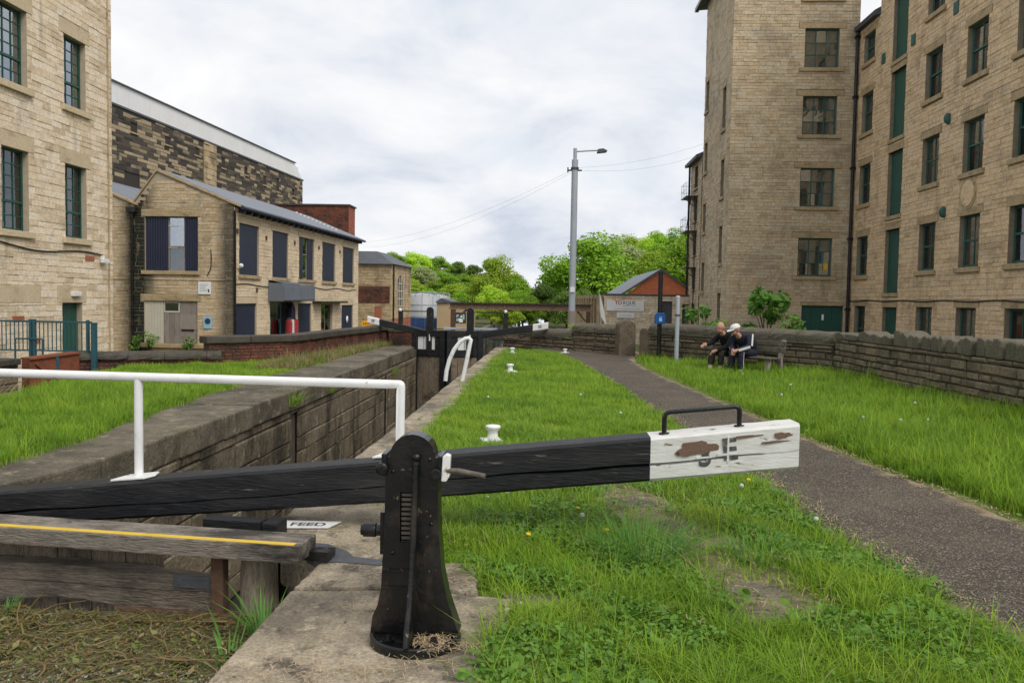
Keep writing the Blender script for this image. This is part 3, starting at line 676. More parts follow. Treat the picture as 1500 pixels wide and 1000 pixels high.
# --- lock coping, right side: big worn slabs near, a single row along the chamber
def jit(p, a): return [(x + (rng.random() - .5) * a, y + (rng.random() - .5) * a) for x, y in p]
def subdiv(p, n=6):
    q = []
    for i in range(len(p)):
        a, c = p[i], p[(i + 1) % len(p)]
        for k in range(n): q.append((a[0] + (c[0] - a[0]) * k / n, a[1] + (c[1] - a[1]) * k / n))
    return q
def slab_stone(poly, ztop, th, mat, parent, name='coping_stone', j=.018, bev=.016, n=5):
    mb = MB(); mb.slab(jit(subdiv(poly, n), j), ztop - th, ztop)
    return mb.build(name, mat, parent, bevel=bev)
rc = MB().box(-1.88, -1.25, 5.9, 28.0, -3.6, -.16).box(-1.40, -.9, -6, 5.9, -3.6, -.27).build('lock_side', M['lockwall'], kind='structure')
near = [[(-1.40, -3), (-.1, -3), (-.12, 1.9), (-1.40, 1.9)],
        [(-1.395, 1.92), (-.12, 1.92), (-.18, 3.3), (-.16, 4.33), (-.72, 4.42), (-1.37, 4.35)],
        [(-1.365, 4.37), (-.73, 4.44), (-.35, 4.40), (-.42, 4.88), (-1.34, 4.80)],
        [(-1.40, 4.83), (-.7, 4.89), (-.9, 5.5), (-1.84, 5.42), (-1.66, 5.1)],
        [(-1.87, 5.45), (-.92, 5.53), (-1.12, 6.4), (-1.90, 6.4)],
        [(-1.91, 6.43), (-1.15, 6.43), (-1.30, 7.5), (-1.91, 7.5)]]
for p in near: slab_stone(p, rng.uniform(-.004, .008), .26, M['nearcop'], rc, n=8)
y = 7.53
while y < 27.6:
    L = min(rng.uniform(.9, 1.5), 27.9 - y)
    w0 = -1.90 + .008 * (y - 7.5)
    slab_stone([(w0, y), (w0 + rng.uniform(.42, .50), y), (w0 + rng.uniform(.42, .5), y + L - .02), (w0 + .008 * L, y + L - .02)], rng.uniform(-.01, .012), .25, M['nearcop'], rc)
    y += L
# --- lock wall, left side
lwm = FX.copy(); lwm.translation = Vector((-4.30, 0, 0))
lw = MB().box(-5.2, -4.36, 5.0, 28.0, -3.6, -.10).build('lock_wall', M['dmortar'], kind='structure')
masonry(lw, lwm, 5.0, 26.6, -2.6, -.33, [(13.6, 13.95, -2.6, -.4), (21.5, 21.8, -2.6, -.5)], .36, (.5, 1.5), M['lockwall'], near=seen_size(Matrix(), lwm), n_ind=300, gap=.014, proud=(.0, .028), c=.018, jit=.03, name='lock_stone', seed=4, chv=.35)
b = MB(); b.box(13.6, 13.95, .10, .14, -2.6, -.4, 0, lwm); b.box(21.5, 21.8, .1, .14, -2.6, -.5, 0, lwm); b.build('stop_groove', M['lockwall'], lw)
xw = interp([(5, -4.62), (6.4, -4.50), (6.8, -4.36), (7.3, -4.27), (14, -4.24), (26.6, -4.34)])
y = 5.0
while y < 26.5:
    L = min(rng.uniform(1.0, 1.7), 26.62 - y)
    p = [(copL(y) - .02 + rng.uniform(-.1, .05), y), (xw(y), y)]
    p += [(xw(y + L * k / 4), y + L * k / 4) for k in (1, 2, 3)] + [(xw(y + L), y + L - .02), (copL(y + L) + rng.uniform(-.1, .05), y + L - .02)]
    slab_stone(p, rng.uniform(-.012, .012), .32, M['lockcop'], lw, j=.016, bev=.025, n=3)
    y += L
# far quoin where the wall steps out to the gates
MB().box(-5.0, -4.5, 26.64, 28.0, -3.6, -.02).build('quoin_block', M['lockwall'], lw, bevel=.03)

# ================================================================== WALLS
# right-hand field wall: run along the verge, then the taller coped run behind the bench
def field_wall(name, label, p0, p1, h, ch, lr, seed, n_ind, base=-.1, th=.45, mat='field', coping='cock', holes=()):
    d = Vector((p1[0] - p0[0], p1[1] - p0[1], 0)); L = d.length
    t = thing(name, label, 'wall', (p0[0], p0[1], 0), math.atan2(d.y, d.x))
    MB().box(0, L, .03, th, base - .3, h - .02).build('wall_core', M['dmortar'], t)
    I = Matrix()
    masonry(t, I, 0, L, base, h, holes, ch, lr, M[mat], near=lambda s: s[1] - s[0], n_ind=n_ind, gap=.022, proud=(.0, .05), c=.02, jit=.028, seed=seed, chv=.35)
    return t, L
MWw = 6.6
tA, LA = field_wall('field_wall', 'long blackened dry stone wall with upright cap stones beside the right verge', (6.42, 18.55), (6.66, 6.0), .86, .135, (.2, .55), 21, 250)
x = 0
k = 0
while x < LA - .2:
    # nearest the bench the caps lie flat and worn, then upright cock-and-hen stones
    flat = x < 2.6
    w = rng.uniform(.45, .75) if flat else rng.uniform(.16, .34)
    hh = rng.uniform(.14, .2) if flat else rng.uniform(.20, .30)
    zt = .86 + hh
    mb = MB(); pr = [(x + .01, .86), (x + w - .01, .86), (x + w - .01 - rng.uniform(0, .03), zt - rng.uniform(0, .05)), (x + w * .5, zt + rng.uniform(-.01, .03)), (x + .01 + rng.uniform(0, .03), zt - rng.uniform(0, .05))]
    mb.prism(pr, -.02 + rng.uniform(-.04, .04), .46 + rng.uniform(-.03, .03))
    mb.build('cap_stone', M['field_cap'], tA, bevel=.025)
    x += w
def round_cap(t, x0, x1, y0, y1, z0, r, mat='field_cap', name='cap_stone', rows=True):
    c = (y0 + y1) / 2; hw = (y1 - y0) / 2
    mb = MB(); n = 9
    pts = [(c - hw, z0), (c - hw, z0 + r * .35)] + [(c - hw * math.cos(PI * i / n), z0 + r * .35 + r * .65 * math.sin(PI * i / n)) for i in range(1, n)] + [(c + hw, z0 + r * .35), (c + hw, z0)]
    nx = 5; V = []; F = []
    m_ = len(pts)
    for i in range(nx + 1):
        xx = x0 + (x1 - x0) * i / nx
        for (yy, zz) in pts: V.append((xx, yy + rng.uniform(-.012, .012), zz + rng.uniform(-.012, .012)))
    for i in range(nx):
        for q in range(m_ - 1): F.append((i * m_ + q, (i + 1) * m_ + q, (i + 1) * m_ + q + 1, i * m_ + q + 1))
    F += [tuple(range(m_)), tuple(range((nx + 1) * m_ - 1, nx * m_ - 1, -1))]
    mb.add(V, F)
    return mb.build(name, M[mat], t)
tB, LB = field_wall('coped_wall', 'soot dark stone wall with rounded coping behind the bench', (2.92, 23.62), (6.38, 18.58), .70, .12, (.25, .7), 22, 120, base=-.2)
mb = MB(); mb.box(0, LB + .05, -.05, .5, .70, .755); mb.build('drip_course', M['field_cap'], tB, bevel=.015)
x = 0
while x < LB - .1:
    w = min(rng.uniform(.7, 1.0), LB - x); round_cap(tB, x + .005, x + w - .005, -.04, .48, .76, .25); x += w
# gate pillars: round-headed slabs either side of the wicket
def pillar(x, y, w, d, h, rz, label):
    t = thing('gate_pillar', label, 'gate pillar', (x, y, 0), rz, 'round headed pillars of the wall opening')
    n = 10; pr = [(-w / 2, -.2), (w / 2, -.2)] + [(w / 2 * math.cos(PI * i / n), h - w * .42 + w * .42 * math.sin(PI * i / n)) for i in range(n + 1)]
    mb = MB(); mb.prism(pr, -d / 2, d / 2); mb.build('pillar_block', M['field'], t, bevel=.03)
    return t
pillar(2.33, 24.66, .50, .6, 1.06, R(8), 'dark round topped gate pillar at the end of the broken wall by the lamp post')
pillar(2.87, 23.82, .32, .36, .86, R(-30), 'lower round topped pillar where the coped wall starts near the blue box')
# broken wall left of the pillar, stepping down to the lock
tC, LC = field_wall('stepped_wall', 'broken stone wall stepping down towards the lower lock gate', (-1.55, 28.9), (2.15, 24.95), .38, .12, (.25, .6), 23, 80, base=-.2)
x = 1.9
for (x0, x1, z0) in ((1.55, 2.5, .38), (2.5, 3.45, .40), (3.45, 4.45, .62), (4.45, 5.35, .62)):
    if z0 > .5:
        mb = MB(); mb.box(x0 + .02, x1, .03, .43, .37, z0); mb.build('wall_core', M['dmortar'], tC)
        masonry(tC, Matrix(), x0, x1, .38, z0, [], .12, (.2, .5), M['field'], n_ind=40, gap=.02, proud=(0, .04), c=.02, jit=.02, seed=int(x0 * 10))
    round_cap(tC, x0 + .01, x1 - .01, -.05, .48, z0, .28)
for (x0, x1, z1) in ((.0, .8, .5), (.8, 1.55, .58), (-.9, 0, .36)):
    mb = MB(); mb.box(x0 + .01, x1 - .01, -.02 + rng.uniform(-.05, .05), .5, z1 - .22, z1); mb.build('cap_stone', M['field_cap'], tC, bevel=.04)

# brick parapet wall on the left bank: end face, then the long run towards the lower gates
def brick_run(t, FM, L, h, seed, n_ind, mat='brick_dark'):
    masonry(t, FM, 0, L, -.35, h, [], .075, (.2, .235), M[mat], near=seen_size(t.matrix_basis, FM), n_ind=n_ind, gap=.011, proud=(.0, .008), c=.004, jit=.004, seed=seed, name='brick', chv=.02)
tb = thing('brick_parapet', 'sooty red brick wall with heavy stone coping on the left bank', 'wall', (-6.35, 20.05, 0), 0)
bpy.context.view_layer.update()
dP = Vector((-5.55 + 6.35, 28.9 - 20.05, 0)); angP = math.atan2(dP.y, dP.x)
F1 = T((-1.45, -1.5, 0)) @ RZ(math.atan2(1.5, 1.45))
L1 = math.hypot(1.45, 1.5)
mb = MB(); mb.slab([(-1.45, -1.48), (-.01, .02), (dP.x - .02, dP.y), (dP.x - .5, dP.y), (-.42, .35), (-1.75, -1.1)], -.5, .45); mb.build('wall_core', M['dmortar'], tb)
brick_run(tb, F1, L1, .46, 31, 160)
brick_run(tb, RZ(angP), dP.length, .46, 32, 140)
for (p0, p1) in (((-1.5, -1.55), (-.75, -.78)), ((-.74, -.77), (.02, 0.))):
    d_ = (Vector(p1) - Vector(p0)).normalized(); nn = Vector((-d_.y, d_.x))
    pp = [Vector(p0) - nn * .06, Vector(p1) - nn * .06, Vector(p1) + nn * .42, Vector(p0) + nn * .42]
    slab_stone([(q.x, q.y) for q in pp], .64, .17, M['cope'], tb, bev=.03, n=3)
k = 0.; dd = dP.normalized()
nn = Vector((-dd.y, dd.x, 0))
while k < dP.length - .1:
    w = min(rng.uniform(.8, 1.2), dP.length - k)
    a = dd * (k + (.02 if k else .0)); c = dd * (k + w - .012)
    pp = [a - nn * .07, c - nn * .07, c + nn * .42, a + nn * .42]
    slab_stone([(q.x, q.y) for q in pp], .64 + rng.uniform(-.006, .006), .17, M['cope'], tb, bev=.03, n=3)
    k += w
# return of the parapet by the gates
tr_ = thing('brick_return_wall', 'short sooty brick wall beside the lower gates under the left balance beam', 'wall', (-5.5, 28.2, 0), 0)
MB().box(0, 1.05, .03, .4, -.5, .40).build('wall_core', M['dmortar'], tr_)
bpy.context.view_layer.update()
masonry(tr_, Matrix(), 0, 1.05, -.3, .42, [], .075, (.2, .235), M['brick_dark'], n_ind=60, gap=.011, proud=(0, .008), c=.004, jit=.004, seed=33, name='brick', chv=.02)
MB().box(-.05, 1.08, -.03, .43, .42, .52).build('coping_stone', M['cope'], tr_, bevel=.02)

# low wall across the back of the left bank and the rusty brick panel
tl = thing('low_brick_wall', 'low brick wall with broad dark coping across the back of the left bank', 'wall', (-10.2, 17.35, 0), math.atan2(1.05, 2.55))
bpy.context.view_layer.update()
LL = 2.95
MB().box(0, LL, .03, .4, -.9, .13).build('wall_core', M['dmortar'], tl)
masonry(tl, Matrix(), 0, LL, -.6, .14, [], .075, (.2, .235), M['brick_dark'], near=lambda s: s[2], n_ind=110, gap=.011, proud=(0, .008), c=.004, jit=.004, seed=34, name='brick', chv=.02)
x = 0
while x < LL - .1:
    w = min(rng.uniform(.7, 1.0), LL - x); round_cap(tl, x + .005, x + w - .005, -.06, .46, .14, .17, 'cope', 'coping_stone'); x += w
tp = thing('rust_red_wall', 'rust red sloping wall panel behind the left end of the white handrail', 'wall', (-10.62, 16.42, 0), math.atan2(.95, .50))
MB().prism([(-.05, -.9), (1.02, -.9), (1.02, .27), (-.05, .19)], 0, .3).build('wall_panel', M['rust_brick'], tp, bevel=.01)
MB().prism([(0.05, .10), (.6, -.35), (.64, -.30), (.09, .15)], -.04, .0).build('brace', M['rust_brick'], tp)
MB().prism([(-.05, .195), (1.02, .275), (1.02, .31), (-.05, .23)], -.04, .34).build('wall_edge', M['rust_brick'], tp)
ts = thing('stub_wall', 'rough stone wall with flat dark coping at the left edge below the railings', 'wall', (-10.75, 13.9, 0), math.atan2(2.1, .12))
bpy.context.view_layer.update()
MB().box(0, 2.1, .03, .4, -1, .12).build('wall_core', M['dmortar'], ts)
masonry(ts, Matrix(), 0, 2.1, -.9, .13, [], .14, (.2, .45), M['field'], n_ind=60, gap=.02, proud=(0, .05), c=.02, jit=.02, seed=35)
for x in (0, 1.05): MB().box(x + .005, x + 1.045, -.07, .45, .13, .26).build('coping_stone', M['cope'], ts, bevel=.025)
# ================================================================== BUILDINGS
def body(parent, pts, z0, z1, mat, name='wall'):
    mb = MB(); mb.slab(pts, z0, z1); return mb.build(name, mat, parent)

# ---- left converted mill (pale stone, green sashes)
B1 = thing('mill_block', 'pale sandstone mill with green small paned sash windows and green door', 'building', (-12.3, 0, 0), 0)
bpy.context.view_layer.update()
holes, real, wins = [], [], []
for (a, c) in ((15.57, 16.54), (18.0, 18.97), (20.43, 21.40)):
    for (d, e_) in ((3.0, 4.87), (6.33, 8.10), (9.6, 11.4)):
        wins.append((a, c, d, e_)); real.append((a, c, d, e_)); holes += whole(a, c, d, e_, .15, .36, .16)
door = (20.25, 21.15, -.9, 1.33); real.append(door); holes += [door, (20.05, 21.35, 1.33, 1.75)]
holes += [(17.3, 19.4, 1.33, 1.75)]
wall_panel(B1, FX, 14, 22.68, -1, 13, real, M['mortar'], .28)
body(B1, [(-.32, 14), (-.32, 22.66), (-9, 22.66), (-9, 14)], -1, 13, M['mortar'])
masonry(B1, FX, 14, 22.68, -1, 12.4, holes, .155, (.28, .62), M['b1_stone'], near=seen_size(B1.matrix_basis, FX), n_ind=300, gap=.008, proud=(.002, .018), c=.005, jit=.010, seed=41)
for (a, c, d, e_) in wins:
    hi = d > 5
    window(B1, FX, a, c, d, e_, M['green'], M['glass_sky'] if hi else M['glass'], 3, (2, 4), .36, rec=.14, bar=.026, frame=.05, back=M['room'] if hi else M['net'], backd=.035 if not hi else .4, sill=.15, lintel=True, tmat=M['b1_trim'], lint_h=.36, sw=.14)
for q in ((20.07, 21.33, 1.335, 1.745), (17.32, 19.38, 1.335, 1.745)): MB().box(q[0], q[1], -.015, .2, q[2], q[3], 0, FX).build('lintel', M['b1_trim'], B1, bevel=.01)
dd_ = MB(); dd_.box(20.25, 21.15, .16, .2, -.9, 1.33, 0, FX); d1 = dd_.build('door', M['green'], B1)
for i in range(6): MB().box(20.26 + i * .148, 20.26 + i * .148 + .14, .145, .16, -.88, 1.32, 0, FX).build('plank', M['green'], d1, bevel=.004)
MB().box(21.02, 21.05, .10, .145, .1, .22, 0, FX).build('handle', M['iron'], d1)
mb = MB(); mb.box(20.62, 20.98, -.10, 0, 1.50, 1.62, 0, FX); mb.build('door_light', M['white'], B1, bevel=.015)
mb = MB(); mb.tube([(22.45, -.03, -1), (22.45, -.03, 12.4)], .022, 8, 0, FX); mb.build('downpipe', M['trim'], B1)
# slack black cable with a white camera
cb = MB(); pts = [(x, -.035, 2.64 + (x - 20) * -.02 - .07 * math.sin((x - 14) * 1.5)) for x in np.arange(14, 22.1, .3)]; cb.tube(pts, .018, 6, 0, FX); cb.build('cable', M['cable'], B1)
sc_ = MB(); sc_.box(21.95, 22.25, -.16, -.06, 2.42, 2.53, 0, FX); sc_.box(22.02, 22.1, -.1, -.01, 2.52, 2.62, 0, FX); sc_.build('security_camera', M['white'], B1, bevel=.01)
for (a, z) in ((18.3, 0.9), (18.9, .35), (21.3, 2.45)):
    MB().box(a, a + .42, -.022, 0, z, z + .13, 0, FX).build('brick_patch', M['brick'], B1)

# ---- right mill wing
WG = thing('mill_wing', 'long five storey buff stone mill wing with green loading doors, along the right edge', 'building', (13.0, 0, 0), 0)
bpy.context.view_layer.update()
def yu(a, c): return (-c, -a)
rowsv = [(.25, 1.59), (2.85, 4.47), (5.80, 7.43), (8.73, 10.36), (11.62, 13.0)]
holes, real, wins = [], [], []
for ci, (a, c) in enumerate(((34.25, 35.42), (28.38, 29.6), (25.52, 26.75), (22.7, 23.95), (19.8, 21.05))):
    ua, uc = yu(a, c)
    for ri, (d, e_) in enumerate(rowsv):
        if ci == 0 and ri == 4: e_ = 12.78
        wins.append((ua, uc, d, e_, ci, ri)); real.append((ua, uc, d, e_)); holes += whole(ua, uc, d, e_, .16, .26, .14)
du = yu(31.2, 32.5)
doors = [(*du, -.2, 1.56), (*du, 2.10, 4.52), (*du, 5.03, 7.46), (*du, 7.95, 10.5), (*du, 10.88, 13.4)]
for q in doors: real.append(q); holes += [q, (q[0] - .08, q[1] + .08, q[3], q[3] + .26), (q[0] - .08, q[1] + .08, q[2] - .16, q[2])]
wall_panel(WG, FNX, -36, -33.75, -.4, 13.25, [h for h in real if h[0] < -33.75], M['wmortar'], .25)
wall_panel(WG, FNX, -33.75, -16, -.4, 17.5, [h for h in real if h[0] > -33.75], M['wmortar'], .25)
body(WG, [(.28, 33.75), (.28, 16), (9, 16), (9, 33.75)], -.4, 17.5, M['dmortar'])
body(WG, [(.28, 36), (.28, 33.76), (9, 33.76), (9, 36)], -.4, 13.2, M['dmortar'])
body(WG, [(.0, 33.8), (.0, 33.75), (9, 33.75), (9, 33.8)], 13.25, 17.5, M['wing_stone'])
circle_hole = [(-26.85, -25.75, 4.62, 5.68)]
masonry(WG, FNX, -36, -16, -.3, 17.4, holes + circle_hole + [(-36, -33.75, 13.2, 18)], .148, (.26, .62), M['wing_stone'], near=seen_size(WG.matrix_basis, FNX), n_ind=300, gap=.008, proud=(.002, .018), c=.005, jit=.010, seed=42)
for (a, c, d, e_, ci, ri) in wins:
    gm = M['glass_sky'] if (ci + ri) % 3 == 0 and ri else M['glass']
    window(WG, FNX, a, c, d, e_, M['green2'], gm, 2, (1, 1), .52 if ri else .3, rec=.15, bar=.035, frame=.07, back=M['blind'] if (ri == 0 or (ci * 7 + ri * 3) % 4 == 0) else M['room'], backd=.12, sill=.16, lintel=True, tmat=M['trim'], lint_h=.24)
for q in doors:
    p_ = MB().box(q[0], q[1], .16, .2, q[2], q[3], 0, FNX).build('loading_door', M['green'], WG)
    w_ = (q[1] - q[0]) / 7
    for i in range(7): MB().box(q[0] + i * w_ + .004, q[0] + (i + 1) * w_ - .004, .135, .16, q[2] + .01, q[3] - .01, 0, FNX).build('plank', M['green'], p_)
    MB().box(q[0] - .06, q[1] + .06, -.06, .14, q[2] - .14, q[2], 0, FNX).build('sill', M['trim'], WG, bevel=.01)
    MB().box(q[0] - .07, q[1] + .07, -.015, .1, q[3], q[3] + .24, 0, FNX).build('lintel', M['trim'], WG, bevel=.01)
# roundel
mb = MB(); n = 24
ring = [(-26.3 + .5 * math.cos(2 * PI * i / n), 5.15 + .5 * math.sin(2 * PI * i / n)) for i in range(n)]
mb.prism(ring, -.03, .05, 0, FNX); rd = mb.build('roundel', M['trim'], WG, bevel=.012)
mb = MB(); ring2 = [(-26.3 + .40 * math.cos(2 * PI * i / n), 5.15 + .40 * math.sin(2 * PI * i / n)) for i in range(n)]
mb.prism(ring2, -.045, -.025, 0, FNX); mb.build('roundel_face', M['wing_stone'], rd)
body(WG, [(-.004, 25.72), (-.004, 26.88), (.01, 26.88), (.01, 25.72)], 4.6, 5.7, M['wing_stone'], 'stone_panel')
# vents, lamps, cable, eaves
for (yy, z) in ((33.3, 11.3), (30.65, 11.2), (27.55, 11.25), (24.5, 11.3)):
    MB().box(*yu(yy - .16, yy + .16), -.05, 0, z - .2, z + .2, 0, FNX).build('vent_grille', M['green2'], WG, bevel=.02)
for (yy, z) in ((27.75, 4.72), (27.7, 7.75)):
    mb = MB(); mb.ball((0, 0, 0), .15, sc=(1, .55, 1.25), m=T((-.06, yy, z))); mb.build('bulkhead_light', M['green2'], WG)
cb = MB(); cb.tube([(x, -.03, 1.80 + .025 * math.sin(x * 2)) for x in np.arange(-36, -16, .5)], .022, 6, 0, FNX); cb.build('cable', M['cable'], WG)
mb = MB(); mb.prism([(-.22, 13.18), (.05, 13.18), (.05, 13.4), (1.6, 14.25), (1.55, 14.35), (-.24, 13.36)], -36, -33.8, 0, RZ(PI) @ Matrix.Diagonal((-1, 1, 1, 1))); mb.build('eave', M['slate'], WG)

# ---- stair tower
TW = thing('stair_tower', 'tall plain stone tower of the mill with three pane wide windows, behind the bench wall', 'building', (7.68, 36, 0), 0)
bpy.context.view_layer.update()
tv = [(2.83, 4.47), (5.81, 7.46), (8.86, 10.50), (11.68, 13.34), (14.6, 16.2)]
holes, real = [], []
for (d, e_) in tv: real.append((3.04, 4.48, d, e_)); holes += whole(3.04, 4.48, d, e_, .15, .26, .22)
gar = (3.28, 5.05, -.3, 1.58); real.append(gar); holes += [gar, (3.2, 5.13, 1.58, 1.74)]
wall_panel(TW, Matrix(), 0, 5.32, -.4, 16.5, real, M['wmortar'], .24)
masonry(TW, Matrix(), 0, 5.32, -.3, 16.5, holes, .142, (.24, .5), M['tower_stone'], near=seen_size(TW.matrix_basis, Matrix()), n_ind=220, gap=.008, proud=(.002, .018), c=.005, jit=.010, seed=43)
slits = []
for (a, c, rows_) in ((-1.7, -1.0, ((9.35, 11.2), (6.35, 8.0), (3.4, 5.05), (.4, 2.05))), (-5.75, -5.0, ((11.05, 12.5), (8.05, 9.5), (5.1, 6.5), (2.2, 3.6)))):
    for d, e_ in rows_: slits.append((-c, -a, d, e_))
# left face: frame runs from the front corner back along +y, facing -x
slits = [(-b_, -a_, d, e_) for (a_, b_, d, e_) in slits]
wall_panel(TW, FNX, -6.1, 0, -.4, 16.5, slits, M['wmortar'], .3)
hs = []
for s_ in slits: hs += whole(*s_, .14, .2, .1)
masonry(TW, FNX, -6.1, 0, -.3, 16.5, hs, .142, (.26, .5), M['tower_stone'], near=seen_size(TW.matrix_basis, FNX), n_ind=80, gap=.008, proud=(.002, .018), c=.005, jit=.010, seed=44)
for s_ in slits: window(TW, FNX, *s_, M['green2'], M['glass'], 1, (1, 1), .5, rec=.16, frame=.05, back=M['room'], backd=.12, sill=.14, lintel=True, tmat=M['trim'], lint_h=.2, sw=.09)
body(TW, [(.32, .30), (.32, 6.1), (5.32, 6.1), (5.32, .30)], -.4, 16.5, M['wmortar'])
for i, (d, e_) in enumerate(tv):
    w_ = window(TW, Matrix(), 3.04, 4.48, d, e_, M['green2'], M['glass'], 3, (3,), 1, rec=.14, bar=.04, frame=.06, back=M['room'], backd=.35, sill=.15, lintel=True, tmat=M['trim'], lint_h=.24, sw=.2)
    if i == 0: MB().box(4.18, 4.36, .11, .125, 3.12, 3.42).build('notice', M['yellow'], w_)
g_ = MB().box(gar[0], gar[1], .14, .2, gar[2], gar[3]).build('garage_door', M['green'], TW)
for i in range(4): MB().box(gar[0] + i * .4425 + .006, gar[0] + (i + 1) * .4425 - .006, .115, .14, gar[2] + .02, gar[3] - .12).build('panel', M['green'], g_, bevel=.006)
MB().box(4.18, 4.27, .10, .115, .95, 1.2).build('notice', M['paper'], g_)
MB().box(gar[0] - .07, gar[1] + .07, -.015, .1, 1.58, 1.73).build('lintel', M['trim'], TW)
mb = MB(); mb.tube([(5.2, -.1, -.3), (5.2, -.1, 13.2)], .065, 10); mb.build('drainpipe', M['black'], TW)
for z in (1.4, 4.4, 7.4, 10.4, 12.9): MB().box(5.1, 5.3, -.18, 0, z, z + .1).build('pipe_bracket', M['black'], TW)
mb = MB()
mb.prism([(-.40, 16.45), (.15, 16.5), (2.7, 18.1), (5.5, 16.5), (5.5, 16.6), (2.7, 18.25), (-.43, 16.58)], -.3, 6.9); mb.build('roof', M['slate'], TW)
MB().box(-.50, -.32, -.3, 6.9, 16.36, 16.54).build('gutter', M['black'], TW)

# ---- lower block behind the tower, with a fire escape
RB = thing('rear_block', 'narrow lower stone block with iron fire escape beyond the tall tower', 'building', (7.66, 42.25, 0), 0)
bpy.context.view_layer.update()
rw_ = []
for z in (.4, 2.3, 4.1, 5.9, 7.6): rw_.append((-2.0, -1.1, z, z + 1.15))
wall_panel(RB, FNX, -3.2, 0, -1.5, 9.0, rw_, M['dmortar'], .2)
masonry(RB, FNX, -3.2, 0, -1.5, 9.0, rw_, .15, (.3, .6), M['tower_stone'], n_ind=0, gap=.011, seed=45)
for q in rw_: window(RB, FNX, *q, M['green2'], M['glass'], 1, (1, 1), .5, rec=.1, frame=.05, back=M['room'], backd=.1, sill=.1, tmat=M['trim'])
body(RB, [(.25, 0), (.25, 3.2), (5, 3.2), (5, 0)], -1.5, 9.0, M['tower_stone'])
mb = MB(); mb.prism([(-.3, 8.95), (0, 9.0), (2.5, 10.2), (2.5, 10.3), (-.32, 9.1)], 0, 3.5); mb.build('roof', M['slate'], RB)
mb = MB(); mb.tube([(-.1, 3.1, -1.5), (-.1, 3.1, 9)], .06, 8); mb.build('drainpipe', M['black'], RB)
fe = MB()
for z in (3.4, 5.3, 7.1):
    fe.box(-.62, 0, .9, 2.6, z, z + .05)
    fe.tube([(-.6, 1.7, z), (0, 1.7, z - .45)], .02, 5)
    if z > 4:
        for yy in np.arange(.9, 2.65, .55): fe.tube([(-.6, yy, z), (-.6, yy, z + .75)], .009, 4)
        for h in (.38, .75): fe.tube([(-.6, .9, z + h), (-.6, 2.6, z + h)], .010, 4); fe.tube([(-.6, 2.6, z + h), (0, 2.6, z + h)], .010, 4)
fe.tube([(-.35, 1.0, 3.4), (-.35, 2.4, 5.3)], .02, 5); fe.tube([(-.35, 2.4, 5.3), (-.35, 1.0, 7.1)], .02, 5); fe.tube([(-.12, .9, -1.5), (-.12, .9, 7.1)], .03, 5)
fe.build('fire_escape', M['black'], RB)

# ---- left workshop
WS = thing('workshop', 'two storey stone workshop with saw tooth gable and navy shutters, left of the canal', 'building', (-13.21, 34, 0), R(-2.15))
bpy.context.view_layer.update()
I = Matrix()
def bay(k): return -4.4 * k
gtop = []   # gable outline from the eave corner leftwards
for k in range(3): gtop += [(bay(k) + (.0 if k else 0), 5.38), (bay(k) - 3.35, 6.73)]
gtop += [(bay(2) - 4.4, 5.38)]
gh, gr, = [], []
for k in range(2):
    gr += [(-3.9 + bay(k), -1.58 + bay(k), 2.58, 4.86), (-3.95 + bay(k), -1.61 + bay(k), -.5, 1.30)]
for q in gr: gh += whole(*q, .16, .30, .12)
top = list(reversed(gtop))
wall_panel(WS, I, -13.2, 0, -1.2, 5.38, gr, M['mortar'], .2, top=top)
def gable_z(x):
    for (x0, z0), (x1, z1) in zip(gtop[1:], gtop[:-1]):
        if x0 <= x <= x1: return z0 + (z1 - z0) * (x - x0) / max(1e-6, x1 - x0)
    return 5.38
masonry(WS, I, -13.2, 0, -1.2, 6.7, gh, .15, (.26, .6), M['work_stone'], near=seen_size(WS.matrix_basis, I), n_ind=280, gap=.012, proud=(.004, .02), c=.006, jit=.01, seed=46, clip=lambda a, c, d, e_: e_ < min(gable_z(a), gable_z(c)) + .05)
mb = MB()   # gable verge coping
for k in range(3):
    x0 = bay(k)
    for (p, q) in (((x0 + .22, 5.30), (x0 - 3.35, 6.75)), ((x0 - 3.35, 6.75), (x0 - 4.4, 5.4))):
        mb.prism([p, (p[0], p[1] + .09), (q[0], q[1] + .09), q], -.07, .25)
mb.build('verge', M['trim'], WS)
rf = MB()
for k in range(3):
    x0 = bay(k)
    rf.prism([(x0 + .32, 5.28), (x0 + .32, 5.36), (x0 - 3.33, 6.86), (x0 - 3.35, 6.76)], .25, 19.6)
    rf.prism([(x0 - 3.35, 6.76), (x0 - 3.33, 6.86), (x0 - 4.42, 5.5), (x0 - 4.38, 5.4)], .25, 19.6)
rf.build('roof', M['sheet'], WS)
mb = MB(); mb.tube([(.38, -.05, 5.26), (.38, 19.6, 5.26)], .075, 8)
for y in np.arange(.4, 19.4, .75): mb.box(.02, .3, y, y + .08, 5.08, 5.26)
mb.build('gutter', M['navy'], WS)
mb = MB()
for i in range(11): mb.box(-.35 - 2.7 * i / 11, -.25 - 2.7 * i / 11, 15.4, 15.5, 5.62 + i * .1, 5.72 + i * .1)
mb.build('roof_vent_strip', M['cladding'], WS)
mb = MB(); mb.tube([(.06, -.06, -1.2), (.06, -.06, 5.15)], .055, 8); mb.build('downpipe', M['black'], WS)
mb = MB(); mb.tube([(-4.4, -.12, -1.2), (-4.4, -.12, 5.2)], .06, 8); mb.box(-4.6, -4.2, -.26, -.02, 5.02, 5.22); mb.build('hopper_downpipe', M['black'], WS)
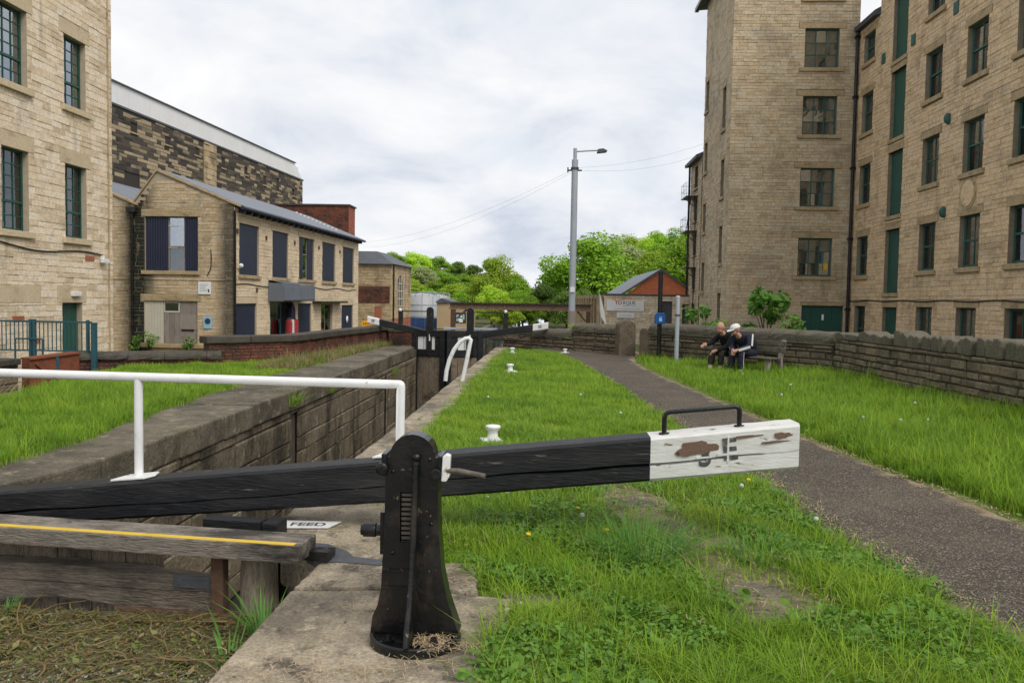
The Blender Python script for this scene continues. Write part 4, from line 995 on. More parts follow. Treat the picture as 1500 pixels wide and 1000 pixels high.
def shutter(parent, FM, a, c, d, e_, y0=.06, mat='navy', name='shutter', rib=.11):
    mb = MB(); mb.box(a, c, y0 + .02, y0 + .05, d, e_, 0, FM)
    x = a + .02
    while x < c - rib * .6:
        mb.prism([(x, d + .01), (x + rib * .55, d + .01), (x + rib * .55, e_ - .01), (x, e_ - .01)], y0 - .005, y0 + .02, 0, FM); x += rib
    return mb.build(name, M[mat], parent)
for k in range(2):
    o = bay(k)
    q = gr[2 * k]
    shutter(WS, I, q[0], q[0] + .98, q[2], q[3]); shutter(WS, I, q[1] - .60, q[1], q[2], q[3])
    w_ = window(WS, I, q[0] + .98, q[1] - .60, q[2], q[3], M['board'], M['glass'], 1, (1, 1), .45, rec=.10, frame=.05, back=M['board'], backd=.3)
    MB().box(q[0] - .14, q[1] + .1, -.1, .1, q[2] - .16, q[2]).build('sill', M['trim'], WS, bevel=.02)
    MB().box(q[0] - .14, q[1] + .14, -.02, .1, q[3] + .002, q[3] + .28).build('lintel', M['trim'], WS, bevel=.02)
    q = gr[2 * k + 1]
    for i in range(6): MB().box(q[0] + i * .138 + .003, q[0] + (i + 1) * .138 - .003, .05, .08, q[2], q[3]).build('board', M['cream'], WS)
    x = q[0] + .84
    wn_ = window(WS, I, x, x + .70, .82, 1.28, M['cream'], M['glass'], 1, (1,), 1, rec=.05, frame=.05, back=M['room'], backd=.1)
    for i in range(3): MB().box(x + i * .234 + .004, x + (i + 1) * .234 - .004, .06 + .006 * (i % 2), .09, q[2], .81).build('board', M['board'], WS)
    x = q[0] + 1.55
    MB().box(x, x + .78, .055, .085, .78, q[3]).build('board', M['board'], WS); MB().box(x, x + .78, .045, .075, .12, .775).build('board', M['board'], WS)
    MB().box(x, x + .78, .06, .09, q[2], .115).build('board', M['board'], WS)
    MB().box(x + .08, x + .62, .03, .05, .05, .11).build('shelf', M['black'], WS)
    MB().box(q[0] - .14, q[1] + .5, -.12, .1, q[2] - .18, q[2]).build('sill', M['trim'], WS, bevel=.02)
    MB().box(q[0] - .14, q[1] + .14, -.02, .1, q[3] + .002, q[3] + .28).build('lintel', M['trim'], WS, bevel=.02)
for z in (3.55, 4.45): MB().box(-2.9, -2.5, .09, .16, z, z + .05).build('blind_rail', M['cream'], WS)
MB().box(-13.2, 0, -.035, 0, 2.2, 2.27).build('string_course', M['work_stone'], WS)
# signs on the gable
s_ = MB().box(-1.55, -1.0, -.05, -.02, 1.62, 2.14).build('notice_board', M['paper'], WS)
for i in range(5): MB().box(-1.48, -1.1 - .07 * (i % 3), -.054, -.05, 2.02 - i * .07, 2.035 - i * .07).build('text_line', M['greyink'], s_)
MB().box(-1.12, -1.06, -.056, -.05, 1.7, 1.83).build('arrow_mark', M['ink'], s_)
s_ = MB().box(-1.33, -.95, -.05, -.02, .17, .68).build('blue_notice', M['pale_blue'], WS)
ds = [(-1.14 + .13 * math.cos(2 * PI * i / 16), .48 + .13 * math.sin(2 * PI * i / 16)) for i in range(16)]
MB().prism(ds, -.056, -.05).build('round_emblem', M['blue'], s_)
ds = [(-1.14 + .06 * math.cos(2 * PI * i / 12), .48 + .06 * math.sin(2 * PI * i / 12)) for i in range(12)]
MB().prism(ds, -.06, -.056).build('emblem_mark', M['ink'], s_)
mb = MB(); mb.tube([(-1.0, -.03, 3.5), (-.97, -.05, 3.1), (-1.0, -.04, 2.7), (-1.15, -.04, 2.4)], .02, 5); mb.build('wire', M['cable'], WS)
# side elevation to the canal
sh = [(.50, 2.65, 2.48, 4.68), (4.30, 6.40, 2.48, 4.68), (7.98, 10.4, 2.48, 4.68), (11.83, 14.3, 2.48, 4.68), (15.85, 18.3, 2.48, 4.68)]
gd = [(.02, 2.40, -1.2, 1.24), (4.0, 7.2, -1.2, 1.32), (7.85, 9.98, -1.2, 1.22), (11.65, 13.8, -1.2, 1.2), (15.65, 18.2, -1.2, 1.1)]
hs = []
for q in sh: hs += whole(*q, .15, .3, .12)
for q in gd: hs += [q, (max(0, q[0] - .1), q[1] + .12, q[3], q[3] + .3)]
wall_panel(WS, FX, 0, 19.4, -1.2, 5.3, sh + gd, M['mortar'], .25)
masonry(WS, FX, 0, 19.4, -1.2, 5.3, hs, .16, (.3, .7), M['work_side'], n_ind=0, gap=.012, proud=(.004, .02), c=.006, jit=.01, seed=47)
for i, q in enumerate(sh):
    if i == 2:
        shutter(WS, FX, q[0], q[0] + .8, q[2], q[3]); shutter(WS, FX, q[0] + 1.5, q[1], q[2], q[3])
        window(WS, FX, q[0] + .8, q[0] + 1.5, q[2], q[3], M['board'], M['glass'], 1, (1, 1), .6, rec=.1, frame=.06, back=M['blind'], backd=.2)
    else: shutter(WS, FX, *q)
    MB().box(q[0] - .12, q[1] + .12, -.1, .06, q[2] - .15, q[2], 0, FX).build('sill', M['trim'], WS, bevel=.01)
    MB().box(q[0] - .12, q[1] + .12, -.02, .06, q[3], q[3] + .28, 0, FX).build('lintel', M['b1_trim'], WS, bevel=.01)
for i, q in enumerate(gd):
    MB().box(max(.0, q[0] - .1), q[1] + .12, -.02, .05, q[3], q[3] + .28, 0, FX).build('lintel', M['b1_trim'], WS, bevel=.01)
    if i in (0, 2): shutter(WS, FX, *q)
    elif i == 1:
        MB().box(q[0], q[1], 1.6, 1.65, q[2], q[3], 0, FX).build('interior_backing', M['room'], WS)  # plate darkened to stand in for the unlit workshop interior
        fr_ = MB(); fr_.box(q[0], q[0] + .12, .02, .14, q[2], q[3], 0, FX); fr_.box(q[1] - .12, q[1], .02, .14, q[2], q[3], 0, FX); fr_.box(q[0] + 1.5, q[0] + 1.6, .05, .12, q[2], q[3], 0, FX); fr_.build('door_frame', M['teal'], WS)
        link('pane', pane_mesh(M['glass']), WS, FX @ T((q[0] + .8, .08, .06)) @ Matrix.Diagonal((1.36, 1, 2.5, 1)))
        MB().box(q[0] + .12, q[0] + 1.48, .12, .14, -1.2, .25, 0, FX).build('door_panel', M['iron'], WS)
    elif i == 3: window(WS, FX, *q, M['board'], M['glass'], 2, (1,), 1, rec=.1, frame=.08, back=M['room'], backd=.3)
    else:
        s_ = shutter(WS, FX, *q)
        mb = MB(); mb.lathe([(.001, 0), (.22, 0), (.22, .02), (.001, .02)], 12, 0, FX @ T((q[0] + 1.3, .02, .2)) @ RX(PI / 2)); mb.build('round_notice', M['paper'], s_)
cn = MB(); cn.prism([(3.75, 1.38), (8.3, 1.38), (8.3, 2.05), (8.1, 2.2), (6.2, 2.12), (5.9, 2.2), (3.75, 2.22)], -.75, -.70, 0, FX); cn.box(3.75, 8.3, -.70, 0, 1.36, 1.40, 0, FX); cn.box(3.72, 3.75, -.75, 0, 1.36, 2.2, 0, FX); cn.box(8.3, 8.33, -.75, 0, 1.36, 2.1, 0, FX)
cn.add([(3.75, -.75, 2.2), (8.3, -.75, 2.1), (8.3, 0, 2.3), (3.75, 0, 2.35)], [(0, 1, 2, 3)], 0, False, FX)
cn.build('canopy', M['sheet'], WS)
for i in range(4): MB().box(3.78 + i * 1.13, 3.78 + i * 1.13 + 1.09, -.775, -.752, 1.40 + .01 * i, 2.06 - .01 * (i % 2), 0, FX).build('canopy_panel', M['sheet'], WS, bevel=.006)
MB().box(10.1, 15.3, -.5, 0, 1.24, 1.34, 0, FX).build('thin_canopy', M['black'], WS)
mb = MB(); mb.ball((0, 0, 0), .10, m=FX @ T((.35, -.15, 2.85))); mb.box(.3, .4, -.1, 0, 2.75, 2.83, 0, FX); mb.build('security_camera', M['white'], WS)
cb = MB(); cb.tube([(x, -.03, 2.05 + .05 * math.sin(x * 1.4)) for x in np.arange(.1, 19, .6)], .02, 5, 0, FX); cb.build('cable', M['cable'], WS)
for (x, z) in ((.2, 4.2), (3.4, 4.15), (7.2, 4.2), (11.1, 4.2), (15.1, 4.2), (2.3, 1.75), (9.7, 1.7)):
    MB().box(x, x + .16, -.05, 0, z, z + .2, 0, FX).build('wall_tie', M['rust'], WS)
body(WS, [(-.3, .4), (-.3, 19.4), (-13.2, 19.4), (-13.2, .4)], -1.2, 5.3, M['room'])
body(WS, [(0, 19.38), (0, 19.42), (-13.2, 19.42), (-13.2, 19.38)], -1.2, 5.3, M['work_side'])
# display standing in the doorway
cr_ = thing('clothes_rail', 'rail of red and white clothes under a dark coat in the workshop doorway', 'clothes rail', tuple(WS.matrix_basis @ Vector((.25, 6.25, -.75))), R(88))
mb = MB(); mb.tube([(-.6, 0, 0), (-.6, 0, 1.25)], .02, 6); mb.tube([(.6, 0, 0), (.6, 0, 1.25)], .02, 6); mb.tube([(-.6, 0, 1.25), (.6, 0, 1.25)], .02, 6); mb.box(-.65, -.55, -.2, .2, 0, .03); mb.box(.55, .65, -.2, .2, 0, .03); mb.build('frame', M['iron'], cr_)
for i, (x, mt_) in enumerate(((-.45, 'redcloth'), (-.15, 'whitecloth'), (.15, 'redcloth'), (.45, 'redcloth'))):
    mb = MB(); mb.prism([(x - .12, .25), (x + .12, .2), (x + .1, 1.05), (x + .03, 1.2), (x - .03, 1.2), (x - .1, 1.05)], -.16, .12); mb.build('garment', M[mt_], cr_, bevel=.03)
mb = MB(); mb.prism([(-.1, .95), (.55, .95), (.5, 1.75), (.3, 1.95), (.1, 1.95), (-.1, 1.75)], -.02, .22); mb.build('coat', M['navycloth'], cr_, bevel=.04)

# ---- sooty mill behind, with white top storey
ML = thing('sooty_mill', 'long soot blackened stone mill with a white clad top storey behind the workshop', 'building', (-26.5, 50, 0), R(-3.72))
bpy.context.view_layer.update()
body(ML, [(-.05, -26), (-.05, 30.75), (-16, 30.75), (-16, -26)], -2, 13.0, M['mill_stone'])
mwn = [(1.0, 1.75, 11.75, 12.35), (5.1, 5.8, 11.75, 12.3), (9.2, 9.9, 11.75, 12.3), (13.4, 14.0, 11.5, 12.3), (17.5, 18.1, 11.6, 12.2), (21.3, 21.9, 11.3, 12.1), (24.2, 24.9, 11.1, 12.3), (28.0, 28.6, 11.2, 11.8), (.3, 2.0, 8.2, 9.2), (-4, -3.3, 11.75, 12.3)]
wall_panel(ML, FX, -26, 30.8, 4, 13.0, mwn, M['dmortar'], .25)
masonry(ML, FX, -8, 30.8, 6, 12.96, mwn + [(10.4, 12.6, 4, 13)], .26, (.5, 1.3), M['mill_stone'], near=seen_size(ML.matrix_basis, FX), n_ind=200, gap=.022, proud=(.0, .03), c=.012, jit=.015, seed=48)
masonry(ML, FX, 10.5, 12.5, 6, 12.96, [], .4, (.5, .9), M['house_stone'], n_ind=0, gap=.02, proud=(.05, .12), c=.02, jit=.02, seed=49)
for q in mwn: window(ML, FX, *q, M['trim'], M['glass_sky'] if q[0] < 12 else M['glass'], 1, (1,), 1, rec=.1, frame=.06, back=M['room'], backd=.1, sill=.1, tmat=M['trim'])
mb = MB(); mb.prism([(-26, 13.0), (28.6, 13.0), (28.6, 14.38), (-26, 14.38)], .0, 14, 0, FX)
mb.prism([(28.6, 13.0), (30.8, 13.0), (28.6, 14.38)], .0, 14, 0, FX); mb.build('white_storey', M['cladding'], ML)
mb = MB(); mb.box(-26, 28.8, -.12, 14.1, 14.38, 14.46, 0, FX); mb.box(-26, 30.9, -.09, .0, 12.98, 13.1, 0, FX); mb.build('roof_edge', M['iron'], ML)
for x in np.arange(-4, 28.6, 1.2): MB().box(x + .01, x + 1.19, -.014, -.001, 13.12, 14.10, 0, FX).build('cladding_panel', M['cladding'], ML)

# ---- red brick block between mill and workshop
BB = thing('brick_block', 'plain flat topped red brick block rising behind the workshop roof', 'building', (-22.45, 62, 0), 0)
bpy.context.view_layer.update()
body(BB, [(0, .02), (7.18, .02), (7.18, 2), (0, 2)], -2, 8.5, M['brick_dark'])
masonry(BB, I, 0, 7.2, 5.0, 8.5, [], .11, (.24, .5), M['brick_dark'], n_ind=0, gap=.012, proud=(.002, .008), c=.004, jit=.004, seed=50, chv=.05)
masonry(BB, T((7.2, 0, 0)) @ FX, 0, 2, 5.0, 8.5, [], .11, (.24, .5), M['brick'], n_ind=0, gap=.012, proud=(.002, .008), c=.004, jit=.004, seed=51, chv=.05)
MB().box(-.05, 7.3, -.08, 2.1, 8.5, 8.62).build('coping', M['cope'], BB)

# ---- hipped stone house by the lower gates
HH = thing('hipped_house', 'small stone house with slate hipped roof and tall arched window left of the lower gates', 'building', (-11.92, 62, 0), R(-2))
bpy.context.view_layer.update()
body(HH, [(0, .02), (-.02, 7.3), (-6, 7.3), (-6, .02)], -2, 4.2, M['house_stone'])
masonry(HH, I, -5, 0, -2, 4.2, [(-3.4, -.15, 1.15, 2.45)], .2, (.3, .7), M['house_stone'], near=seen_size(HH.matrix_basis, I), n_ind=60, gap=.02, proud=(0, .03), c=.012, jit=.012, seed=52)
masonry(HH, I, -3.4, -.15, 1.15, 2.45, [], .1, (.24, .4), M['brick_dark'], n_ind=0, gap=.012, proud=(.0, .012), seed=53, chv=.05)
MB().box(-1.3, -.75, -.03, .0, .0, .9).build('brick_patch', M['brick'], HH)
AF = FX
arch = (2.0, 4.0)
masonry(HH, AF, 0, 7.3, .0, 4.2, [(1.9, 4.1, .8, 3.5)], .2, (.3, .7), M['house_stone'], n_ind=0, gap=.02, proud=(0, .03), c=.012, jit=.012, seed=54)
masonry(HH, AF, 0, 7.3, -2, 0, [], .1, (.24, .4), M['brick'], n_ind=0, gap=.012, proud=(.0, .012), seed=55, chv=.05)
ap = [(2.0, .9), (4.0, .9), (4.0, 2.4)] + [(3.0 + math.cos(PI * i / 8), 2.4 + math.sin(PI * i / 8)) for i in range(1, 8)] + [(2.0, 2.4)]
aw = MB().prism(ap, -.02, .0, 0, AF).build('arched_window', M['room'], HH)
mb = MB()
for x in (2.0, 2.63, 3.3, 3.9): mb.box(x, x + .09, -.06, -.02, .9, 2.6 if x in (2.0, 3.9) else 3.25, 0, AF)
for z in (.9, 1.5, 2.1, 2.7): mb.box(2.05, 3.95, -.055, -.02, z, z + .07, 0, AF)
mb.build('glazing_bar', M['cream'], aw)
mb = MB(); mb.add([(.25, -.3, 4.15), (.25, 7.6, 4.15), (-6.2, 7.6, 4.15), (-6.2, -.3, 4.15), (-1.55, 1.6, 5.2), (-1.55, 5.6, 5.2), (-4.4, 5.6, 5.2), (-4.4, 1.6, 5.2)], [(0, 1, 5, 4), (1, 2, 6, 5), (2, 3, 7, 6), (3, 0, 4, 7), (4, 5, 6, 7), (3, 2, 1, 0)]); mb.build('roof', M['slate'], HH)
mb = MB(); mb.tube([(.1, .3, -2), (.1, .3, 4.1)], .06, 6); mb.build('downpipe', M['black'], HH)

# ---- far left: silver tanks, blue hoarding, beige sheds
def tank(x, y, r, z1, label, dome=.3):
    t = thing('storage_tank', label, 'tank', (x, y, -1.5), 0, 'silver tanks beyond the lower gates')
    mb = MB(); mb.lathe([(r, 0), (r, z1 + 1.5), (r * .6, z1 + 1.5 + dome * .7), (.05, z1 + 1.5 + dome)], 28); mb.build('shell', M['tank'], t)
    mb = MB()
    for k in range(14):
        a = 2 * PI * k / 14; mb.tube([(r * math.cos(a), r * math.sin(a), z1 + 1.5), (r * math.cos(a), r * math.sin(a), z1 + 1.9)], .03, 4)
    mb.tube([(r * math.cos(2 * PI * k / 24), r * math.sin(2 * PI * k / 24), z1 + 1.9) for k in range(25)], .03, 4); mb.build('guard_rail', M['galv'], t)
    mb = MB()
    for k in range(8):
        a = 2 * PI * k / 8 + .2; mb.box(-.02, .02, -.03, .03, 0, z1 + 1.5, 0, T((r * math.cos(a), r * math.sin(a), 0)) @ RZ(a))
    for z in (1.2, 2.4): mb.lathe([(r + .03, z), (r + .03, z + .06)], 28)
    mb.build('seam', M['galv'], t)
tank(-13.2, 85, 1.6, 1.85, 'larger domed silver tank behind the blue hoarding')
tank(-11.9, 88.5, 1.25, 1.75, 'narrower silver tank at the right of the domed one')
bl = thing('blue_hoarding', 'dark blue panel hoarding round the foot of the silver tanks', 'hoarding', (-15, 81.5, -1.6))
for i in range(5): MB().box(i * .9 + .01, i * .9 + .89, 0, .08, 0, 1.25).build('panel', M['blue'], bl)
bs_ = thing('beige_shed', 'low beige shed with dark roof and bright painted window beyond the lower gates', 'shed', (-10.2, 75, -1.6))
MB().box(0, 1.3, 0, 6, 0, 2.8).build('wall', M['beige'], bs_); MB().box(1.32, 3.0, .5, 6, 0, 2.6).build('wall', M['beige'], bs_)
MB().prism([(-.1, 2.8), (1.35, 2.85), (1.35, 2.95), (.4, 3.25), (-.1, 2.92)], -.15, 6.2).build('roof', M['slate'], bs_); MB().box(1.3, 3.2, .3, 6.2, 2.6, 2.75).build('roof', M['slate'], bs_)
wv = MB().box(1.6, 2.65, .46, .5, 1.0, 1.95).build('window', M['room'], bs_)
for (x, z, w_, h_, m_) in ((1.75, 1.15, .25, .6, 'pale_blue'), (2.0, 1.05, .35, .35, 'paper'), (2.3, 1.3, .2, .5, 'pale_blue'), (2.1, 1.5, .25, .3, 'paper')): MB().box(x, x + w_, .44, .46, z, z + h_).build('painted_shape', M[m_], wv)
gf = thing('green_fence', 'low dark green mesh fence above the lower canal', 'fence', (-8.5, 58, -1.6))
for i in range(12): MB().box(i * .7, i * .7 + .05, 0, .05, 0, 1.1).build('post', M['green2'], gf)
mb = MB(); mb.box(0, 7.8, .02, .03, 1.02, 1.08); mb.box(0, 7.8, .02, .03, .1, .16)
for i in range(78): mb.box(i * .1, i * .1 + .02, .02, .03, .1, 1.05)
mb.build('mesh_panel', M['green2'], gf)

# ---- rusty pipe bridge over the canal
PB = thing('pipe_bridge', 'rusty steel girder spanning the canal beyond the lower gates', 'bridge', (-5.4, 45, 0))
MB().box(0, 7.75, 0, .12, 1.10, 1.36).build('girder', M['girder'], PB, bevel=.01)
MB().box(-.05, 7.8, -.14, .26, 1.362, 1.42).build('top_flange', M['cope'], PB); MB().box(-.05, 7.8, -.1, .22, 1.04, 1.098).build('bottom_flange', M['girder'], PB)
for x in np.arange(.3, 7.7, .9): MB().box(x, x + .04, -.08, -.002, 1.10, 1.36).build('stiffener', M['girder'], PB)
MB().prism([(.05, -1.6), (.3, -1.6), (.3, 1.03), (.05, 1.03)], -.1, .2).build('leg', M['rust'], PB); MB().box(7.5, 7.72, -.1, .2, -1.6, 1.03).build('leg', M['rust'], PB)
MB().prism([(.3, .5), (.42, .5), (1.0, 1.03), (.86, 1.03)], 0, .1).build('brace', M['rust'], PB); MB().prism([(7.5, .5), (7.4, .5), (6.95, 1.03), (7.08, 1.03)], 0, .1).build('brace', M['rust'], PB)

# ---- gabled unit with shop sign
TQ = thing('gabled_unit', 'single storey stone unit with red brick gable and white shop sign beyond the bench wall', 'building', (3.05, 45, 0))
bpy.context.view_layer.update()
gq = [(3.15, 3.70, -1.5, 1.66), (4.25, 4.75, -.2, 1.5)]
wall_panel(TQ, I, 0, 5.7, -1.6, 1.95, gq, M['wmortar'], .25)
masonry(TQ, I, 0, 5.7, -1.5, 1.93, gq, .15, (.28, .6), M['b1_stone'], near=seen_size(TQ.matrix_basis, I), n_ind=120, gap=.010, proud=(.002, .02), c=.006, jit=.01, seed=56)
gx0, gx1, gpk, gze, gzp, gy = 1.31, 5.7, 3.45, 2.02, 3.44, 3.0
def gz(x): return gze + (gzp - gze) * (1 - abs(x - gpk) / (gpk - gx0))
GF = T((0, gy, 0))
masonry(TQ, GF, gx0, gx1, 1.98, gzp, [], .075, (.2, .24), M['brick_orange'], n_ind=0, gap=.008, proud=(.0, .008), c=.004, jit=.004, seed=57, chv=.03, clip=lambda a, c, d, e_: e_ < min(gz(a), gz(c)))
mb = MB(); mb.prism([(gx0, 1.9), (gx1, 1.9), (gpk, gzp)], .004, .2, 0, GF); mb.build('gable', M['brick_orange'], TQ)
MB().box(-.06, 5.75, -.05, .3, 1.95, 2.03).build('coping', M['iron'], TQ)
mb = MB()
for sx in (1, -1):
    e0 = (gpk - sx * (gpk - gx0 + .18), gze - .08); pk = (gpk, gzp + .02)
    mb.prism([e0, (e0[0], e0[1] + .09), (pk[0], pk[1] + .09), pk], gy - .1, gy + 15)
rf_ = mb.build('roof', M['sheet'], TQ)
mb = MB()
for sx in (1, -1):
    e0 = (gpk - sx * (gpk - gx0 + .2), gze - .14); pk = (gpk, gzp - .04)
    mb.prism([e0, (e0[0], e0[1] + .14), (pk[0], pk[1] + .15), pk], gy - .15, gy - .102)
mb.build('barge_board', M['iron'], TQ)
body(TQ, [(.02, .26), (5.68, .26), (5.68, 3.1), (.02, 3.1)], -1.6, 1.94, M['work_side'])
body(TQ, [(gx0, 3.2), (gx1, 3.2), (gx1, 18), (gx0, 18)], -1.6, 1.99, M['work_side'])
d_ = MB().box(3.15, 3.70, .15, .2, -1.5, 1.66).build('door', M['iron'], TQ); MB().box(3.2, 3.65, .13, .15, -.5, 1.0).build('panel', M['iron'], d_)
window(TQ, I, *gq[1], M['iron'], M['glass'], 1, (1, 1), .6, rec=.1, frame=.05, back=M['blind'], backd=.1)
sg = MB().box(.15, 2.17, -.06, -.03, 1.10, 1.66).build('shop_sign', M['paper'], TQ, bevel=.006)
lettering('TO', .27, M['redink'], sg, T((.78, -.062, 1.53)), bold=.008); lettering('RQUE', .26, M['greyink'], sg, T((1.36, -.062, 1.53)), bold=.004)
MB().box(1.0, 1.75, -.064, -.06, 1.36, 1.375).build('text_line', M['greyink'], sg); MB().box(.55, 1.95, -.064, -.06, 1.20, 1.215).build('text_line', M['greyink'], sg)
s2 = MB().box(.70, 1.66, -.06, -.03, .72, 1.00).build('small_sign', M['paper'], TQ, bevel=.006)
for z in (.80, .88): MB().box(.82, 1.5, -.064, -.06, z, z + .02).build('text_line', M['pale_blue'], s2)
MB().box(2.5, 2.6, -.06, 0, .95, 1.1).build('alarm_box', M['paper'], TQ)
# pillared boundary wall running back from the unit
PW = thing('pillared_wall', 'low stone wall with a row of upright piers left of the gabled unit', 'wall', (2.95, 45.2, -1.6), math.atan2(13, -.95))
MB().box(0, 13, 0, .2, 0, 1.2).build('wall_base', M['house_stone'], PW); MB().box(0, 13, -.05, .25, 3.35, 3.55).build('top_rail', M['house_stone'], PW)
for i in range(11): MB().box(i * 1.28, i * 1.28 + .38, -.06, .26, 0, 3.35).build('pier', M['house_stone'], PW, bevel=.02)
mb = MB()
for i in range(60): mb.tube([(i * .215, .1, 1.2), (i * .215, .1, 3.35)], .02, 4)
mb.build('railing_bar', M['black'], PW)
fl = thing('feather_flag', 'white feather flag leaning in front of the pillared wall', 'flag', (2.75, 43, -1.4))
mb = MB(); mb.tube([(0, 0, 0), (-.02, 0, 2.2), (-.1, 0, 3.5)], .025, 6); mb.build('pole', M['galv'], fl)
mb = MB(); mb.prism([(-.12, 3.5), (.0, 3.2), (.16, 2.6), (.28, 2.0), (.3, 1.75), (.02, 2.2)], -.012, .012); mb.build('cloth', M['paper'], fl)
# ================================================================== LOCK GEAR
def beam_loft(x0, x1, n, yf, zt, h, dep, groove, mi_f, wob_=.002):
    """timber beam along x with a weather crack cut into its front face"""
    mb = MB(); V = []; Fq = []; ring = 9
    for i in range(n + 1):
        x = x0 + (x1 - x0) * i / n
        y, t, hh = yf(x), zt(x), h(x)
        g, gw, gd = groove(x)
        c = .018
        def w(): return rng.uniform(-wob_, wob_)
        zc_ = t - hh * g
        V += [(x, y + w(), t - hh + c), (x, y + w(), zc_ - gw), (x, y + gd, zc_), (x, y + w() * .5, zc_ + gw), (x, y + w(), t - c), (x, y + c, t + w() * .6), (x, y + dep - c, t + w()), (x, y + dep, t - hh + c), (x, y + c, t - hh + w())]
    for i in range(n):
        for q in range(ring):
            a, c_ = i * ring + q, i * ring + (q + 1) % ring
            Fq.append((a, c_, c_ + ring, a + ring))
    mb.add(V, Fq)
    mb.add(V, [tuple(range(ring)), tuple(range(n * ring + ring - 1, n * ring - 1, -1))])
    xs = [(V[f[0]][0] + V[f[2]][0]) / 2 for f in Fq]
    for k, x in enumerate(xs): mb.mi[k] = mi_f(x)
    mb.mi[len(Fq)] = mi_f(x0); mb.mi[len(Fq) + 1] = mi_f(x1)
    return mb
GO = Vector((-1.83, 4.85, -.4))
LG = thing('lock_gate', 'near lock gate with long black balance beam, white painted end and white handrail', 'lock gate', GO)
W0 = T(-GO)
yb = lambda x: 5.40 + (1.65 - x) * .052
zb = interp([(-4.4, .10), (-3.94, .151), (-2.9, .272), (-1.13, .470), (-.70, .532), (.68, .698), (1.66, .823)])
hb = interp([(-4.4, .25), (-3.9, .255), (-2.9, .27), (-1, .288), (1.66, .298)])
def crack(x):
    g = .60 + .03 * math.sin(x * 2.1) + .012 * math.sin(x * 9) - .03 * x * .3
    op = .0035 + .008 * max(0, math.sin(x * 1.35 + .8)) + rng.uniform(0, .002)
    if 1.45 < x: op = .002
    return g, op, .010 + op * 3
xs_all = 120
bm = beam_loft(-4.4, 1.66, xs_all, yb, zb, hb, .245, crack, lambda x: 1 if x > .685 else 0)
BEAM = bm.build('balance_beam', [M['blackwood'], M['whitewood']], LG, W0)
# raw wood showing through flaked paint on the white end (thin chips standing in the face)
M['rawwood'] = mk('bare_brown_wood', [(.07, .045, .033), (.20, .125, .09), (.13, .08, .058), (.30, .23, .175)], ns=22, rough=.9, bump=.6, bs=30, bd=.006, vec=(1.5, 6, 8))
def blob_patch(cx, cz, rx, rz_, name='bare_patch', mat='rawwood', sl=.125):
    n = 40; ps = []; ph = rng.uniform(0, 6)
    for i in range(n):
        a = 2 * PI * i / n; k = 1 + .16 * math.sin(3 * a + ph) + .10 * math.sin(7 * a + 2 * ph) + rng.uniform(-.07, .07)
        px, pz = cx + rx * k * math.cos(a), cz + rz_ * k * math.sin(a)
        ps.append((px, pz + (px - cx) * sl))
    mb = MB(); y = yb(cx) - .0065; mb.prism(ps, y, y + .014); mb.build(name, M[mat], BEAM)
blob_patch(1.01, .640, .135, .044); blob_patch(.885, .60, .024, .012); blob_patch(1.55, .745, .055, .020); blob_patch(1.33, .73, .10, .008); blob_patch(1.50, .70, .09, .007)
sl = math.atan(.125)
for (tx, cx, cz, sz) in (('3', 1.055, .585, .19), ('E', 1.215, .635, .20)):
    mw_ = T((cx, yb(cx) - .0030, cz)) @ RY(-sl)
    lettering(tx, sz, M['wornink'], BEAM, mw_, ext=.001, bold=.006)
for (cx, cz, w_, h_) in ((1.205, .640, .012, .17), (1.20, .60, .13, .016), (1.05, .575, .10, .012)):
    mb = MB(); mb.prism([(cx - w_ / 2, cz - h_ / 2), (cx + w_ / 2, cz - h_ / 2 + w_ * .12), (cx + w_ / 2, cz + h_ / 2 + w_ * .12), (cx - w_ / 2, cz + h_ / 2)], yb(cx) - .0055, yb(cx) + .002); mb.build('paint_flake', M['whitewood'], BEAM)
# grab handle on the white end
def arc_corner(pts, r=.05, n=5):
    out = [Vector(pts[0])]
    for a, b_, c in zip(pts[:-2], pts[1:-1], pts[2:]):
        a, b_, c = Vector(a), Vector(b_), Vector(c)
        d1_, d2_ = (a - b_).normalized() * r, (c - b_).normalized() * r
        for i in range(n + 1):
            t = i / n; out.append((b_ + d1_) * (1 - t) ** 2 + b_ * 2 * t * (1 - t) + (b_ + d2_) * t * t)
    return out + [Vector(pts[-1])]
mb = MB(); hy = 5.54
mb.tube(arc_corner([(.80, hy, zb(.8) - .02), (.80, hy, zb(.8) + .145), (1.30, hy, zb(1.3) + .135), (1.30, hy, zb(1.3) - .02)], .04), .017, 12)
for x in (.80, 1.30): mb.lathe([(.035, 0), (.035, .012), (.02, .014)], 12, 0, T((x, hy, zb(x) - .004)))
mb.build('beam_handle', M['black'], BEAM, W0) if False else None
hd = mb.mesh('beam_handle', M['black']); link('beam_handle', hd, BEAM)
# white handrail standing on the beam
HR = MB(); ry = 5.78
HR.tube(arc_corner([(-6.2, ry + .03, 1.02), (-1.035, ry - .02, .985), (-1.035, ry - .03, zb(-1.04) - .03)], .012, 4), .032, 16)
HR.tube([(-2.95, ry, .99), (-2.95, ry, zb(-2.95) - .03)], .031, 14)
HR.tube([(-5.0, ry + .02, 1.0), (-5.0, ry + .02, 0)], .031, 14)
HO = HR.build('handrail', M['white'], LG, W0)
for x in (-2.95, -1.06):
    mb = MB(); mb.slab([(x - .16, ry - .10), (x + .10, ry - .13), (x + .15, ry - .05), (x + .12, ry + .07), (x - .1, ry + .07)], 0, .014, 0, T((0, 0, zb(x) + .0045)) @ T((x, ry, 0)) @ RY(-.117) @ T((-x, -ry, 0))); mb.build('rail_foot', M['white'], HO, bevel=.004)
